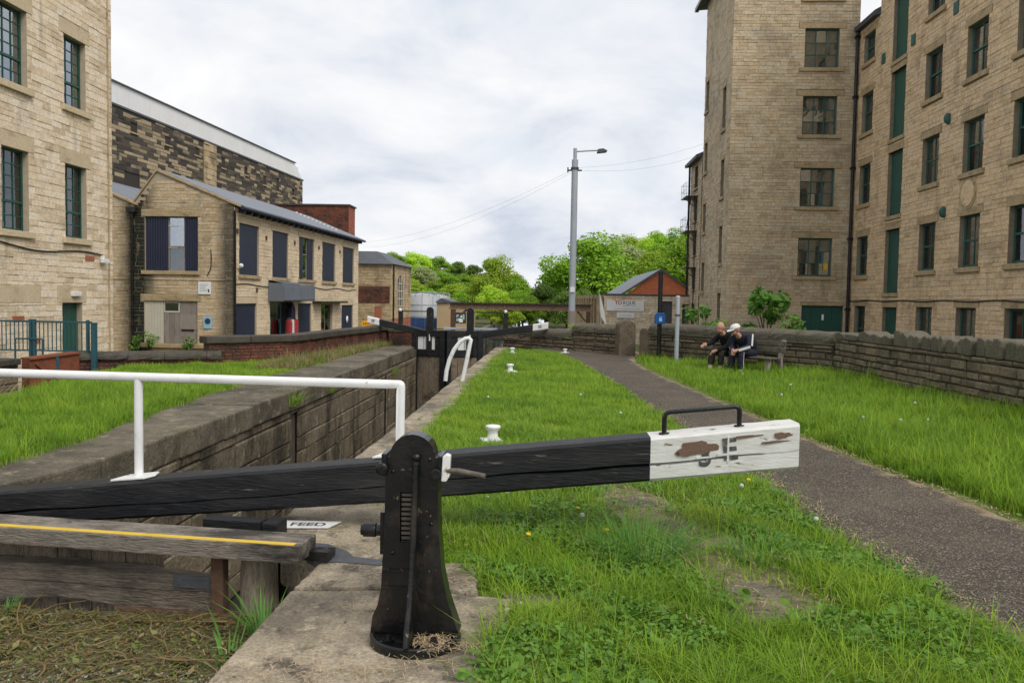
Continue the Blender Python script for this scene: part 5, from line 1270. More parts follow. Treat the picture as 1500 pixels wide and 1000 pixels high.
# gate leaf: posts, rails and boards in the gate's own line
ga = math.atan2(.20, -1.78)
GL = W0 @ T((-1.42, 4.62, 0)) @ RZ(ga + PI)    # local x runs right, so the leaf lies at negative x
wk = MB(); wk.box(-3.3, 0, 0, .27, .048, .152)
WK = wk.build('walkway', M['oldwood'], LG, GL, bevel=.008)
MB().box(-3.3, -.035, .012, .062, .1525, .1545).build('yellow_line', M['yellow'], WK)
for x in (-2.6, -1.6, -.6): mb = MB(); mb.lathe([(.014, 0), (.014, .006), (.004, .009)], 8, 0, T((x, .18, .152))); mb.build('bolt', M['iron'], WK)
for i in range(11):
    x1_ = -1.06 - i * .242
    MB().box(x1_ - .236, x1_, .30 + rng.uniform(-.004, .004), .35, -3.0, .03).build('plank', M['wetwood'], LG, GL, bevel=.006)
rl = beam_loft(-3.3, -.60, 40, lambda x: .14, lambda x: -.125 + .012 * math.sin(x * 3), lambda x: .235 + .02 * math.sin(x * 5), .16, lambda x: (.4 + .1 * math.sin(x * 3), .004, .014), lambda x: 0, .008)
rl.build('bottom_rail', M['wetrail'], LG, GL)
MB().box(-3.3, -.6, .16, .30, -.9, -.62).build('lower_rail', M['wetrail'], LG, GL, bevel=.01)
hp = MB(); hp.lathe([(.115, -3.2), (.118, -.34), (.112, -.1), (.105, .03)], 18, 0, T((-.36, .25, 0))); hp.build('heel_post', M['wetpost'], LG, GL)
MB().box(-.60, -.52, .10, .17, -.55, .04).build('iron_strap', M['rust'], LG, GL, bevel=.006)
MB().box(-.86, -.6, .128, .141, -.19, -.12).build('strap_plate', M['iron'], LG, GL, bevel=.003)
MB().box(-1.25, -.35, .10, .135, -.40, -.33).build('lower_strap', M['rust'], LG, GL, bevel=.006)
MB().box(-.88, -.475, .50, .61, .06, .135).build('head_beam', M['blackwood'], LG, GL, bevel=.01)
MB().box(-.47, -.36, .50, .66, -.6, .132).build('heel_head', M['blackwood'], LG, GL, bevel=.015)
MB().box(-.34, .12, .16, .22, .02, .08).build('collar_bar', M['black'], LG, GL, bevel=.005)
# anchor iron let into the coping
mb = MB()
an = [(-1.72, 5.02), (-1.52, 5.16), (-1.38, 5.14), (-1.22, 5.0), (-1.16, 4.90), (-.98, 4.86), (-.82, 4.84), (-.82, 4.76), (-1.0, 4.77), (-1.22, 4.80), (-1.38, 4.80), (-1.44, 4.86), (-1.32, 4.90), (-1.30, 4.98), (-1.42, 5.05), (-1.55, 5.05), (-1.70, 4.93)]
ai = thing('anchor_iron', 'grey iron anchor strap let into the coping between walkway end and paddle post', 'anchor strap', (-1.3, 4.95, 0))
mb.slab([(x + 1.3, y - 4.95) for x, y in an], -.02, .016); mb.build('strap', M['iron'], ai, bevel=.004)
for (x, y) in ((.36, -.13), (-.02, .0), (-.2, .14)):
    mb = MB(); mb.lathe([(.03, .014), (.03, .026), (.012, .032)], 8, 0, T((x, y, 0))); mb.build('bolt', M['rust'], ai)
MB().box(-.1, .02, -.12, -.02, .0, .06).build('wedge', M['black'], ai, bevel=.004)
# white painted lettering patch on the coping
wp = MB(); wp.slab([(-1.82, 5.465), (-1.48, 5.50), (-1.43, 5.66), (-1.83, 5.655)], .012, .0165); WP = wp.build('painted_patch', M['white'])
props(WP, 'white painted patch with black stencil letters on the coping by the gate heel', 'painted sign')
me = text_mesh('FEED', .112, .0009, .003); me.materials.clear(); me.materials.append(M['wornink']); link('lettering', me, WP, T((-1.64, 5.565, .0172)) @ RZ(.06))

# ---- paddle gear
PG = thing('paddle_gear', 'black cast iron paddle post with toothed rack and white crank beside the balance beam', 'paddle gear', (-.60, 3.78, 0))
PW_ = T((.60, -3.78, 0))
yA, yB_ = 3.72, 3.84
# outline split round the rack slot
arch = [(-.612 + .105 * math.cos(PI * i / 12), .868 + .106 * math.sin(PI * i / 12)) for i in range(13)]
right = [(-.385, .045), (-.405, .10), (-.44, .20), (-.468, .33), (-.482, .48), (-.489, .62), (-.490, .80), (-.484, .84), (-.484, .868), (-.507, .868)]
left = [(-.717, .868), (-.742, .868), (-.742, .82), (-.735, .80), (-.738, .60), (-.745, .40), (-.752, .25), (-.768, .17), (-.79, .12), (-.80, .045)]
sx0, sx1, sz0, sz1 = -.666, -.604, .470, .705
mb = MB()
mb.prism(right[:-1] + [(-.507, .868)] + [(sx1, .868), (sx1, .045)], yA, yB_)
mb.prism([(sx0, .045), (sx0, .868)] + left, yA, yB_)
mb.prism([(sx0, sz1), (sx1, sz1), (sx1, .868), (sx0, .868)], yA, yB_); mb.prism([(sx0, .045), (sx1, .045), (sx1, sz0), (sx0, sz0)], yA, yB_)
mb.prism(arch, yA, yB_)
mb.mesh
CS = mb.build('casing', M['black'], PG, PW_)
mb = MB(); mb.box(sx0 - .02, sx1 + .02, 3.775, 3.835, sz0 - .05, sz1 + .05)
for k in range(11): mb.prism([(sx0 + .004, sz0 - .012 + k * .0225), (sx1 - .004, sz0 - .012 + k * .0225), (sx1 - .004, sz0 + .001 + k * .0225), (sx0 + .004, sz0 + .001 + k * .0225)], 3.735, 3.776)
mb.build('toothed_rack', M['rack'], PG, PW_)
mb = MB()   # front rib
rib = []
prof = [(.02, .018), (.03, .175), (.09, .15), (.18, .115), (.32, .085), (.5, .062), (.7, .045), (.82, .036), (.86, .022)]
V = []
for (z, d) in prof:
    xr = -.596 + .016 * (z - .4)
    V += [(xr - .010, 3.723, z), (xr - .010, 3.72 - d, z), (xr + .010, 3.72 - d, z), (xr + .010, 3.723, z)]
V[0:4] = [(-.612, 3.723, .04), (-.612, 3.53, .04), (-.592, 3.53, .04), (-.592, 3.723, .04)]
Fq = []
for i in range(len(prof) - 1):
    for q in range(3): Fq.append((i * 4 + q, (i + 1) * 4 + q, (i + 1) * 4 + q + 1, i * 4 + q + 1))
Fq.append(tuple(range(len(V) - 4, len(V))))
mb.add(V, Fq); 
mb.tube([(-.602, 3.535, .05), (-.601, 3.555, .12), (-.599, 3.60, .2), (-.597, 3.634, .33), (-.594, 3.657, .5), (-.591, 3.675, .7), (-.589, 3.685, .84)], .0145, 8)
mb.ball((-.589, 3.70, .872), .02)
mb.build('rib', M['black'], PG, PW_)
mb = MB(); n = 28
bp = [(-.590 + .212 * math.cos(a), 3.745 + (.205 if math.sin(a) < 0 else .15) * math.sin(a)) for a in [2 * PI * i / n for i in range(n)]]
mb.slab(bp, -.02, .032); BP = mb.build('base_plate', M['black'], PG, PW_, bevel=.006)
mb = MB(); mb.tube([(x * 1.0, y, .034) for x, y in [(-.590 + .203 * math.cos(a), 3.745 + (.196 if math.sin(a) < 0 else .14) * math.sin(a)) for a in [PI + PI * i / 18 for i in range(19)]]], .012, 6); mb.build('rim', M['black'], BP)
for (x, y) in ((-.70, 3.64), (-.49, 3.63)):
    mb = MB(); mb.lathe([(.026, .03), (.026, .045), (.016, .046), (.014, .064)], 6, 0, T((x, y, 0)), smooth=False); mb.build('bolt', M['black'], BP)
mb = MB(); mb.box(-.752, -.728, 3.70, 3.86, .78, .885); mb.box(-.492, -.470, 3.70, 3.86, .775, .88); mb.lathe([(.03, 0), (.03, .03), (.014, .034)], 10, 0, T((-.745, 3.70, .82)) @ RX(PI / 2)); mb.lathe([(.026, 0), (.026, .03)], 10, 0, T((-.497, 3.705, .80)) @ RX(PI / 2))
mb.build('bearing_cheek', M['black'], PG, PW_, bevel=.006)
mb = MB(); mb.tube([(-.74, 3.79, .505), (-.79, 3.79, .505)], .028, 12); mb.tube([(-.79, 3.79, .505), (-.85, 3.79, .505)], .034, 12); mb.tube([(-.85, 3.79, .505), (-.862, 3.79, .505)], .026, 12); mb.box(-.765, -.745, 3.75, 3.83, .40, .6); mb.build('spindle', M['black'], PG, PW_, bevel=.003)
mb = MB(); mb.prism([(-.474, .765), (-.45, .765), (-.435, .79), (-.432, .885), (-.452, .892), (-.468, .88)], 3.69, 3.735); CK = mb.build('crank', M['white'], PG, PW_, bevel=.006)
mb = MB(); mb.tube([(-.45, 3.70, .815), (-.40, 3.69, .818)], .012, 8); mb.tube([(-.40, 3.69, .818), (-.27, 3.66, .803)], [.0125, .0115], 10); mb.build('crank_handle', M['rack'], CK)
for (z, w_) in ((.335, .009), (.255, .007)): mb = MB(); mb.box(-.745, -.625, 3.712, 3.722, z, z + w_); mb.build('casting_seam', M['black'], PG, PW_)
for (x, z) in ((-.70, .80), (-.53, .86), (-.70, .42), (-.52, .56)): mb = MB(); mb.lathe([(.009, 0), (.009, .004), (.003, .006)], 8, 0, T((x, 3.72, z)) @ RX(PI / 2)); mb.build('rivet', M['black'], PG, PW_)

# ---- white bollards and the ladder hoop
def bollard(x, y, label, sc=1.):
    t = thing('bollard', label, 'bollard', (x, y, -.01), rng.uniform(0, 3), 'white mooring bollards beside the lock')
    mb = MB(); mb.lathe([(.085 * sc, 0), (.07 * sc, .02 * sc), (.055 * sc, .06 * sc), (.052 * sc, .11 * sc), (.075 * sc, .135 * sc), (.085 * sc, .155 * sc), (.078 * sc, .172 * sc), (.03 * sc, .18 * sc)], 20); mb.build('post', M['white'], t)
    mb = MB(); mb.slab([(-.16, -.1), (.08, -.12), (.1, .1), (-.12, .12)], -.03, .03); mb.build('base_block', M['white'], t, bevel=.01)
bollard(-.60, 9.25, 'nearest white mushroom bollard in the grass just behind the black balance beam', 1.05)
bollard(-.82, 18.3, 'middle white bollard in the grass beyond the white ladder hoop', 1.0)
bollard(-1.05, 24.6, 'farthest white bollard at the end of the lawn by the lower gate', 1.0)
bollard(.55, 25.2, 'small white post at the path edge below the stepped stone wall', .8)
lh = thing('ladder_hoop', 'white curved grab hoop of the lock ladder on the coping edge', 'handrail', (-1.8, 15.87, 0))
mb = MB(); cur = [(-1.975, 0), (-1.955, .2), (-1.90, .42), (-1.81, .62), (-1.70, .76), (-1.60, .83), (-1.53, .845), (-1.49, .81), (-1.51, .70), (-1.56, .42), (-1.645, 0)]
mb.tube([(x + 1.8, 0, z) for x, z in cur], .042, 10); mb.build('hoop', M['white'], lh)

# ---- lower gates
def lower_gate(name_label, heel, tip, beam, white_from, post_x, small_x, s, grp='lower lock gates'):
    """heel/tip (x,y); beam = ((x_in,z_in),(x_out,z_out))"""
    t = thing('lower_lock_gate', name_label, 'lock gate', (heel[0], heel[1], 0), 0, grp)
    O = T((-heel[0], -heel[1], 0))
    a = math.atan2(tip[1] - heel[1], tip[0] - heel[0]); L = math.hypot(tip[0] - heel[0], tip[1] - heel[1])
    m = RZ(a); ysg = -1 if s > 0 else 1
    def B(x0, x1, z0, z1, name, mat, y0=-.1, y1=.1, parent=t, bev=.01):
        mb = MB(); mb.box(x0, x1, min(y0 * s, y1 * s), max(y0 * s, y1 * s), z0, z1); return mb.build(name, M[mat], parent, m, bevel=bev)
    B(0, .2, -3.2, .56, 'heel_post', 'blackwood'); B(L - .16, L, -3.2, .56, 'mitre_post', 'blackwood')
    B(.2, L - .16, .34, .55, 'top_rail', 'blackwood', -.08, .08); B(.2, L - .16, -.32, -.09, 'mid_rail', 'blackwood', -.08, .08)
    n_ = 4
    w_ = (L - .36) / n_
    for i in range(n_):
        dark = i in (0, 3) if s > 0 else i == 3
        B(.2 + i * w_ + .012, .2 + (i + 1) * w_ - .012, -.09, .34, 'board', 'blackwood' if dark else 'cladding', .0, .04, bev=.004)  # pale boards stand in for the light openings between the rails
        B(.2 + i * w_ + .006, .2 + (i + 1) * w_ - .006, -3.2, -.32, 'plank', 'wetwood', .0, .05, bev=.006)
    (xi, zi), (xo, zo) = beam
    y0 = heel[1] - .12
    n = 16; zt_ = lambda x: zi + (zo - zi) * (x - xi) / (xo - xi)
    xa, xb = sorted((xi, xo))
    bb = beam_loft(xa, xb, n, lambda x: y0, lambda x: zt_(x) + .11, lambda x: .22, .24, lambda x: (.5, .002, .004), lambda x: 1 if ((x > white_from) if s > 0 else (x < white_from)) else 0, .003)
    BM = bb.build('balance_beam', [M['blackwood'], M['white']], t, O)
    cx = (white_from + xo) / 2
    lettering('2E', .12, M['ink'], BM, T((cx, y0 - .004, zt_(cx))) @ RY(-math.atan2(zo - zi, xo - xi) if s > 0 else -math.atan((zo - zi) / (xo - xi))), ext=.001, bold=.003)
    mb = MB(); h1 = 1.32
    pr = [(post_x - .115, -.3), (post_x + .115, -.3)] + [(post_x + .115 * math.cos(PI * i / 8), h1 - .115 + .115 * math.sin(PI * i / 8)) for i in range(9)]
    mb.prism(pr, y0 - .16, y0 - .02); PP = mb.build('paddle_post', M['black'], t, O, bevel=.01)
    mb = MB(); mb.box(post_x - .02, post_x + .02, y0 - .175, y0 - .165, .20, .42); mb.build('white_mark', M['white'], PP)
    mb = MB(); mb.tube([(post_x, y0 - .1, 1.17), (small_x, y0 + .1, 1.16)], .02, 6); mb.build('rod', M['black'], t, O)
    zz = zt_(small_x) + .1
    mb = MB(); mb.box(small_x - .07, small_x + .07, y0 + .04, y0 + .18, zz - .02, 1.20); SP = mb.build('stub_post', M['black'], t, O, bevel=.01)
    mb = MB(); mb.ball((small_x, y0 + .02, 1.2), .06); mb.build('cap', M['white'], SP)
    return t
lower_gate('left leaf of the lower lock gates, its balance beam rising over the brick wall', (-4.50, 27.25), (-3.36, 26.85), ((-3.9, .40), (-6.02, .865)), -5.65, -3.90, -4.92, -1)
lower_gate('right leaf of the lower lock gates, its beam reaching the stepped wall', (-2.15, 27.25), (-3.33, 26.85), ((-2.7, .33), (.02, .77)), -.545, -2.56, -1.40, 1)
wkl = MB(); wkl.box(-3.5, -1.7, 27.45, 27.75, .57, .63); WL = wkl.build('gate_walkway', M['galv']); props(WL, 'pale grey walkway plank along the back of the lower lock gates', 'walkway')
bw = thing('white_barrier', 'low white two bar barrier far beyond the right lower gate beam', 'barrier', (-2.2, 52, -1.5))
for x in (0, .45, .95): MB().box(x, x + .06, 0, .06, 0, 1.2).build('post', M['white'], bw)
for z in (.75, 1.08): MB().box(-.05, 1.06, -.02, -.001, z, z + .1).build('rail', M['white'], bw)
ys_ = thing('yellow_sign', 'small orange yellow warning board standing by the left lower gate beam', 'sign', (-6.75, 29.5, 0))
mb = MB(); mb.box(0, .34, 0, .03, .52, .76); YB = mb.build('board', M['orange'], ys_); mb = MB(); mb.box(.02, .06, .03, .07, -.3, .8); mb.build('post', M['iron'], ys_)
for k in range(4): MB().box(.05 + k * .062, .09 + k * .062, -.004, 0, .62, .68).build('worn_mark', M['redink'], YB)

# ---- lamp post and cables
LP = thing('lamp_post', 'tall grey steel lamp post with single arm beyond the stepped wall', 'lamp post', (.96, 33, -.3))
mb = MB(); mb.tube([(0, 0, 1.2), (0, 0, 7.3), (0, 0, 7.5)], [.135, .125, .125], 16); mb.build('column', M['galv'], LP)
mb = MB(); mb.tube([(0, 0, 0), (0, 0, 1.5)], .165, 12); mb.build('wooden_base', M['board'], LP)
mb = MB(); mb.tube([(0, 0, 7.5), (0, 0, 7.95)], .075, 10); mb.tube(arc_corner([(0, 0, 7.85), (.95, 0, 7.86)] if False else [(0, 0, 7.82), (.5, 0, 7.86), (.95, 0, 7.88)], .2), .03, 8); mb.build('arm', M['galv'], LP)
mb = MB(); mb.prism([(.85, 7.76), (1.22, 7.80), (1.28, 7.87), (1.1, 7.95), (.9, 7.92)], -.11, .11); mb.build('lantern', M['iron'], LP, bevel=.02)
mb = MB(); mb.tube([(0, 0, 7.12), (0, 0, 7.2)], .16, 12); mb.box(-.3, .28, -.05, -.0, 7.05, 7.11); mb.box(-.3, -.25, -.05, .05, 7.0, 7.2); mb.build('cable_clamp', M['iron'], LP)
MB().box(-.09, .09, -.17, -.12, 2.25, 2.45).build('number_plate', M['paper'], LP)
def wire(a, c, sag, label, r=.0035):
    a, c = Vector(a), Vector(c)
    mb = MB(); mb.tube([a.lerp(c, t / 24) - Vector((0, 0, sag * 4 * (t / 24) * (1 - t / 24))) for t in range(25)], r, 4)
    o = mb.build('overhead_cable', M['wire']); return props(o, label, 'cable', 'overhead cables at the lamp post')
wire((.96, 33, 6.88), (7.66, 40, 9.35), .25, 'upper overhead cable from the lamp post to the right hand tower')
wire((.96, 33, 6.80), (7.66, 40.5, 8.95), .35, 'lower overhead cable from the lamp post to the right hand tower')
wire((.96, 33, 6.86), (-12.3, 53.5, 5.2), .6, 'upper overhead cable from the lamp post left to the workshop')
wire((.96, 33, 6.78), (-12.3, 54.2, 4.9), .7, 'lower overhead cable from the lamp post left to the workshop')

# ---- posts on the verge
bp_ = thing('black_post', 'tall black post carrying a blue waste box by the gate pillars', 'post', (3.10, 22.9, 0))
mb = MB(); mb.tube([(0, 0, -.1), (0, 0, 2.45)], .064, 12); mb.build('post', M['black'], bp_)
bx = MB(); bx.box(-.16, .12, -.26, -.08, 1.01, 1.25); bx.prism([(-.16, 1.252), (.12, 1.252), (.09, 1.31), (-.13, 1.31)], -.25, -.085); BX = bx.build('waste_box', M['sign_blue'], bp_, bevel=.015)
mb = MB(); mb.box(-.05, .03, -.265, -.26, 1.08, 1.17); mb.box(-.04, .02, -.265, -.26, 1.18, 1.20); mb.build('pictogram', M['pale_blue'], BX)
gp = thing('grey_post', 'shorter grey steel post on the verge right of the black post', 'post', (3.48, 22.2, 0))
mb = MB(); mb.tube([(0, 0, -.1), (0, 0, 1.74)], .058, 12); mb.lathe([(.062, 1.74), (.055, 1.78), (.01, 1.79)], 12); mb.build('post', M['galv'], gp)
mb = MB(); mb.lathe([(.068, 1.24), (.068, 1.29)], 12); mb.build('collar', M['iron'], gp)

# ---- teal railings by the left mill
RL = thing('railing', 'teal steel railing in front of the green mill door', 'railing', (-12.25, 17.5, -.7))
def rb(x0, x1, z0, z1, name='rail'): return MB().box(x0, x1, -.02, .02, z0, z1).build(name, M['teal'], RL)
rb(0, 2.28, 1.63, 1.67); rb(0, 2.28, 1.0, 1.03)
for x in (.88, .97, 2.17): MB().box(x, x + .05, -.035, .035, -.8, 1.70).build('post', M['teal'], RL)
for x in list(np.arange(.06, .84, .095)) + list(np.arange(1.1, 2.12, .095)): MB().box(x, x + .016, -.008, .008, 1.03, 1.63).build('bar', M['teal'], RL)
mb = MB(); mb.tube(arc_corner([(.58, -.04, .7), (.58, -.04, 1.27), (1.2, -.04, 1.27), (1.2, -.04, .7)], .03), .02, 6); mb.build('bolt_hoop', M['teal'], RL)
tb2 = thing('teal_post', 'thick teal steel post at the right end of the railing', 'post', (-9.86, 17.4, -.7))
MB().box(-.05, .05, -.05, .05, 0, 1.62).build('post', M['teal'], tb2, bevel=.01); MB().box(-.056, .056, -.056, .056, 1.62, 1.65).build('cap', M['teal'], tb2, bevel=.01)
st = thing('thin_teal_pole', 'thin teal pole standing at the edge of the left grass bank', 'pole', (-8.9, 14.5, -.8)); mb = MB(); mb.tube([(0, 0, 0), (0, 0, 1.25)], .025, 8); mb.build('pole', M['teal'], st)

# ---- flagstones showing through the lawn
for i, (x, y, w_, l_, rz_, lab) in enumerate(((.42, 7.15, .42, .3, .4, 'flagstone in the lawn nearest the beam underside'), (.66, 6.55, .5, .34, .5, 'flagstone half buried in thin grass under the white beam end'), (.86, 5.85, .36, .26, .6, 'small dark flagstone in the middle of the lawn'), (1.20, 4.60, .36, .20, .1, 'upper of two narrow flagstones near the path edge'), (1.15, 4.22, .40, .16, -.05, 'lower of two narrow flagstones near the path edge'), (-.05, 4.32, .34, .2, .1, 'stone slab in the grass just right of the paddle post'))):
    p = subdiv([(-w_ / 2, -l_ / 2), (w_ / 2, -l_ / 2), (w_ / 2, l_ / 2), (-w_ / 2, l_ / 2)], 4)
    mb = MB(); mb.slab(jit(p, .03), -.08, -.004, 0, T((x, y, 0)) @ RZ(rz_)); o = mb.build('flagstone', M['lockcop'], bevel=.012); props(o, lab, 'flagstone', 'flagstones set in the lawn')

# ================================================================== BENCH AND PEOPLE
BD = Vector((.571, -.82, 0)).normalized()      # along the bench towards its right end
BNr = Vector((-.82, -.571, 0)).normalized()    # the way the sitters face
baz = math.atan2(BNr.y, BNr.x)
BO = Vector((4.66, 19.66, -.02))
BE = thing('bench', 'weathered timber bench with two slat back in front of the coped wall', 'bench', BO, baz)
# local: +x faces forward, +y to the sitter's left (towards the right end in the picture is -y... see below)
hl = .98
def plank(name, x0, x1, z0, z1, m=Matrix()): return MB().box(x0, x1, -hl, hl, z0, z1, 0, m).build(name, M['bench'], BE, bevel=.012)
for i in range(3): plank('seat_slat', -.16 + i * .14, -.16 + i * .14 + .125, .36, .40)
for i in range(2): plank('back_slat', -.30, -.262, .50 + i * .15, .50 + i * .15 + .115, T((-.3, 0, .5)) @ RY(-.18) @ T((.3, 0, -.5)))
for y in (-.86, .86):
    mb = MB(); mb.prism([(.16, -.12), (.25, -.12), (.16, .36), (.07, .36)], y - .05, y + .05); mb.build('leg', M['board'], BE, bevel=.01)
    mb = MB(); mb.prism([(-.36, -.12), (-.27, -.12), (-.22, .36), (-.36, .80), (-.41, .80), (-.30, .36)], y - .05, y + .05); mb.build('leg', M['board'], BE, bevel=.01)

def skin_mesh(name, verts, edges, radii, mat, parent, mw=Matrix(), sub=2, root=0, extra=None):
    me = bpy.data.meshes.new(name); me.from_pydata([tuple(v) for v in verts], edges, [])
    o = bpy.data.objects.new(name, me); COL.objects.link(o)
    o.modifiers.new('s', 'SKIN'); sv = me.skin_vertices[0].data
    for i, r_ in enumerate(radii):
        sv[i].radius = (r_, r_) if not isinstance(r_, tuple) else r_
        sv[i].use_root = i == root
    sb = o.modifiers.new('u', 'SUBSURF'); sb.levels = sub; sb.render_levels = sub
    dg = bpy.context.evaluated_depsgraph_get()
    m2 = bpy.data.meshes.new_from_object(o.evaluated_get(dg))
    bpy.data.objects.remove(o); bpy.data.meshes.remove(me)
    if extra:
        b = bmesh.new(); b.from_mesh(m2); t_ = extra.mesh('x', mat); b.from_mesh(t_); b.to_mesh(m2); b.free()
    m2.name = name; m2.materials.clear(); m2.materials.append(mat)
    m2.polygons.foreach_set('use_smooth', [True] * len(m2.polygons))
    return link(name, m2, parent, mw)

def head_geo(c, r, yaw, pitch):
    """head with brow, nose, chin and ears, facing +x before turning"""
    mb = MB(); m = T(c) @ RZ(yaw) @ RY(pitch)
    mb.ball((0, 0, .02), r, sc=(1.08, .86, 1.08), nu=18, nv=12, m=m)
    mb.ball((.035, 0, -.055), r * .70, sc=(.98, .86, .9), nu=14, nv=10, m=m)
    mb.ball((r * 1.08, 0, -.012), .019, sc=(1.1, .8, 1.25), m=m)
    mb.ball((r * .92, 0, .03), .03, sc=(.6, 1.7, .5), m=m)
    mb.ball((r * .86, 0, -.06), .02, sc=(.8, 1.4, .5), m=m)
    for s in (1, -1): mb.ball((-.005, s * r * .86, -.005), .026, sc=(.7, .35, 1.2), m=m)
    return mb
def hand_geo(w, d, up, thumb_side):
    """palm and five bent fingers at wrist w pointing along d"""
    mb = MB(); d = Vector(d).normalized(); s = Vector(up).cross(d).normalized(); u = d.cross(s).normalized(); w = Vector(w)
    mb.tube([w - d * .02, w + d * .02, w + d * .06, w + d * .085], [.027, .034, .038, .034], 10)
    for i, L in enumerate((.065, .078, .072, .055)):
        b_ = w + d * .08 + s * (i - 1.5) * .019
        mb.tube([b_, b_ + d * L * .5 - u * .006, b_ + d * L * .8 - u * .028, b_ + d * L * .85 - u * .05], [.0105, .010, .009, .007], 6)
    t0 = w + d * .02 + s * thumb_side * .03
    mb.tube([t0, t0 + (d * .7 + s * thumb_side).normalized() * .035, t0 + d * .065 + s * thumb_side * .028 - u * .02], [.013, .012, .009], 6)
    return mb
def merge(*mbs):
    a = MB()
    for b_ in mbs: a.add(b_.v, b_.f, 0, True)
    return a
def person(label, along, fwd, lean, arms, hyaw, hpitch, top, legs, cap, stripe, sc=1.0):
    o = BO + BD * along + BNr * fwd
    t = thing('person', label, 'person', (o.x, o.y, -.06), baz)
    S = Matrix.Diagonal((sc, sc, sc, 1))
    ch = Vector((.05 + lean * .16, 0, .80 - lean * .03)); nk = Vector((.10 + lean * .24, 0, .93 - lean * .06)); hdv = nk + Vector((.075, 0, .125))
    hip = .10; P = [(0, 0, .49), (.02 + lean * .05, 0, .63), tuple(ch), tuple(nk), tuple(nk + (hdv - nk) * .55)]
    E_ = [(0, 1), (1, 2), (2, 3), (3, 4)]; Rd = [(.12, .11), (.12, .105), (.12, .09), .058, .055]
    def addp(p, r_, frm): P.append(tuple(p)); Rd.append(r_); E_.append((frm, len(P) - 1)); return len(P) - 1
    sleeves, limb = [], []
    for s, (elb, wr) in arms.items():
        sh = ch + Vector((.015, s * .19, .055)); a = addp(sh, .055, 2); e_ = addp(elb, .046, a); w_ = addp(wr, .032, e_); limb.append((s, sh, Vector(elb), Vector(wr)))
    lg = []
    for s, (kn, an) in legs[1].items():
        h_ = Vector((.02, s * .10, .46)); a = addp(h_, .095, 0); k_ = addp(kn, .062, a); n_ = addp(an, .042, k_); lg.append((s, h_, Vector(kn), Vector(an)))
    hands = [hand_geo(w_, (w_ - e_) + Vector((.0, 0, -.02)), (0, 0, 1), -s) for (s, sh, e_, w_) in limb]
    feet = MB()
    bodyo = skin_mesh('body', P, E_, Rd, M['skin'], t, S, extra=merge(head_geo(hdv, .098, hyaw, hpitch), *hands))
    # clothing: a jacket and trousers a little outside the body
    JP, JE, JR = P[:3] + [tuple(ch.lerp(nk, .92))], [(0, 1), (1, 2), (2, 3)], [(.19, .165), (.20, .165), (.215, .165), .10]
    for (s, sh, e_, w_) in limb:
        JP.append(tuple(sh)); JR.append(.086); JE.append((2, len(JP) - 1)); JP.append(tuple(e_)); JR.append(.066); JE.append((len(JP) - 2, len(JP) - 1)); JP.append(tuple(e_.lerp(w_, .93))); JR.append(.046); JE.append((len(JP) - 2, len(JP) - 1))
    jk = skin_mesh('jacket', JP, JE, JR, M[top], t, S)
    TP, TE, TR = [(0, 0, .49), (.015, 0, .58)], [(0, 1)], [(.165, .15), (.168, .15)]
    for (s, h_, k_, n_) in lg:
        end = k_.lerp(n_, legs[2])
        TP.append(tuple(h_)); TR.append(.115); TE.append((0, len(TP) - 1)); TP.append(tuple(k_)); TR.append(.084); TE.append((len(TP) - 2, len(TP) - 1)); TP.append(tuple(end)); TR.append(.066); TE.append((len(TP) - 2, len(TP) - 1))
    tr_ = skin_mesh('trousers', TP, TE, TR, M[legs[0]], t, S)
    for (s, h_, k_, n_) in lg:
        mb = MB(); a = Vector((n_.x, n_.y, 0))
        mb.tube([a + Vector((-.07, 0, .05)), a + Vector((-.02, 0, .055)), a + Vector((.08, 0, .045)), a + Vector((.16, 0, .035)), a + Vector((.20, 0, .03))], [.035, .052, .048, .042, .022], 10)
        mb.build('shoe', M['shoe'], t, S)
        mb = MB(); mb.tube([a + Vector((0, 0, .06)), k_.lerp(n_, .86)], [.046, .046], 10); mb.build('sock', M['whitecloth'], t, S)
    if stripe:
        for (s, sh, e_, w_) in limb:
            mb = MB(); ou = Vector((-.1, s, .1)).normalized()
            for (p, q, r0_, r1_) in ((sh + Vector((0, 0, .05)), e_, .088, .070), (e_, e_.lerp(w_, .9), .070, .052)):
                pts = [p.lerp(q, i / 4) for i in range(5)]
                ax = (q - p).normalized(); sd = ax.cross(ou).normalized(); up_ = sd.cross(ax).normalized()
                V_ = []
                for i, c in enumerate(pts):
                    rr_ = r0_ + (r1_ - r0_) * i / 4
                    for k in (-1, 0, 1): V_.append(c + up_ * (rr_ * (1 if k == 0 else .93)) + sd * k * .028)
                mb.add(V_, [(i * 3 + k, i * 3 + k + 1, i * 3 + k + 4, i * 3 + k + 3) for i in range(4) for k in range(2)])
            mb.build('sleeve_stripe', M['whitecloth'], jk)
        for (s, h_, k_, n_) in lg:
            mb = MB(); sd = Vector((0, s, 0)); V_ = []
            for i in range(5):
                c = k_.lerp(n_, i / 4 * .9); rr_ = .086 - .018 * i / 4
                for k in (-1, 1): V_.append(c + sd * rr_ + Vector((k * .006, 0, 0)))
            mb.add(V_, [(i * 2, i * 2 + 1, i * 2 + 3, i * 2 + 2) for i in range(4)]); mb.build('trouser_stripe', M['whitecloth'], tr_)
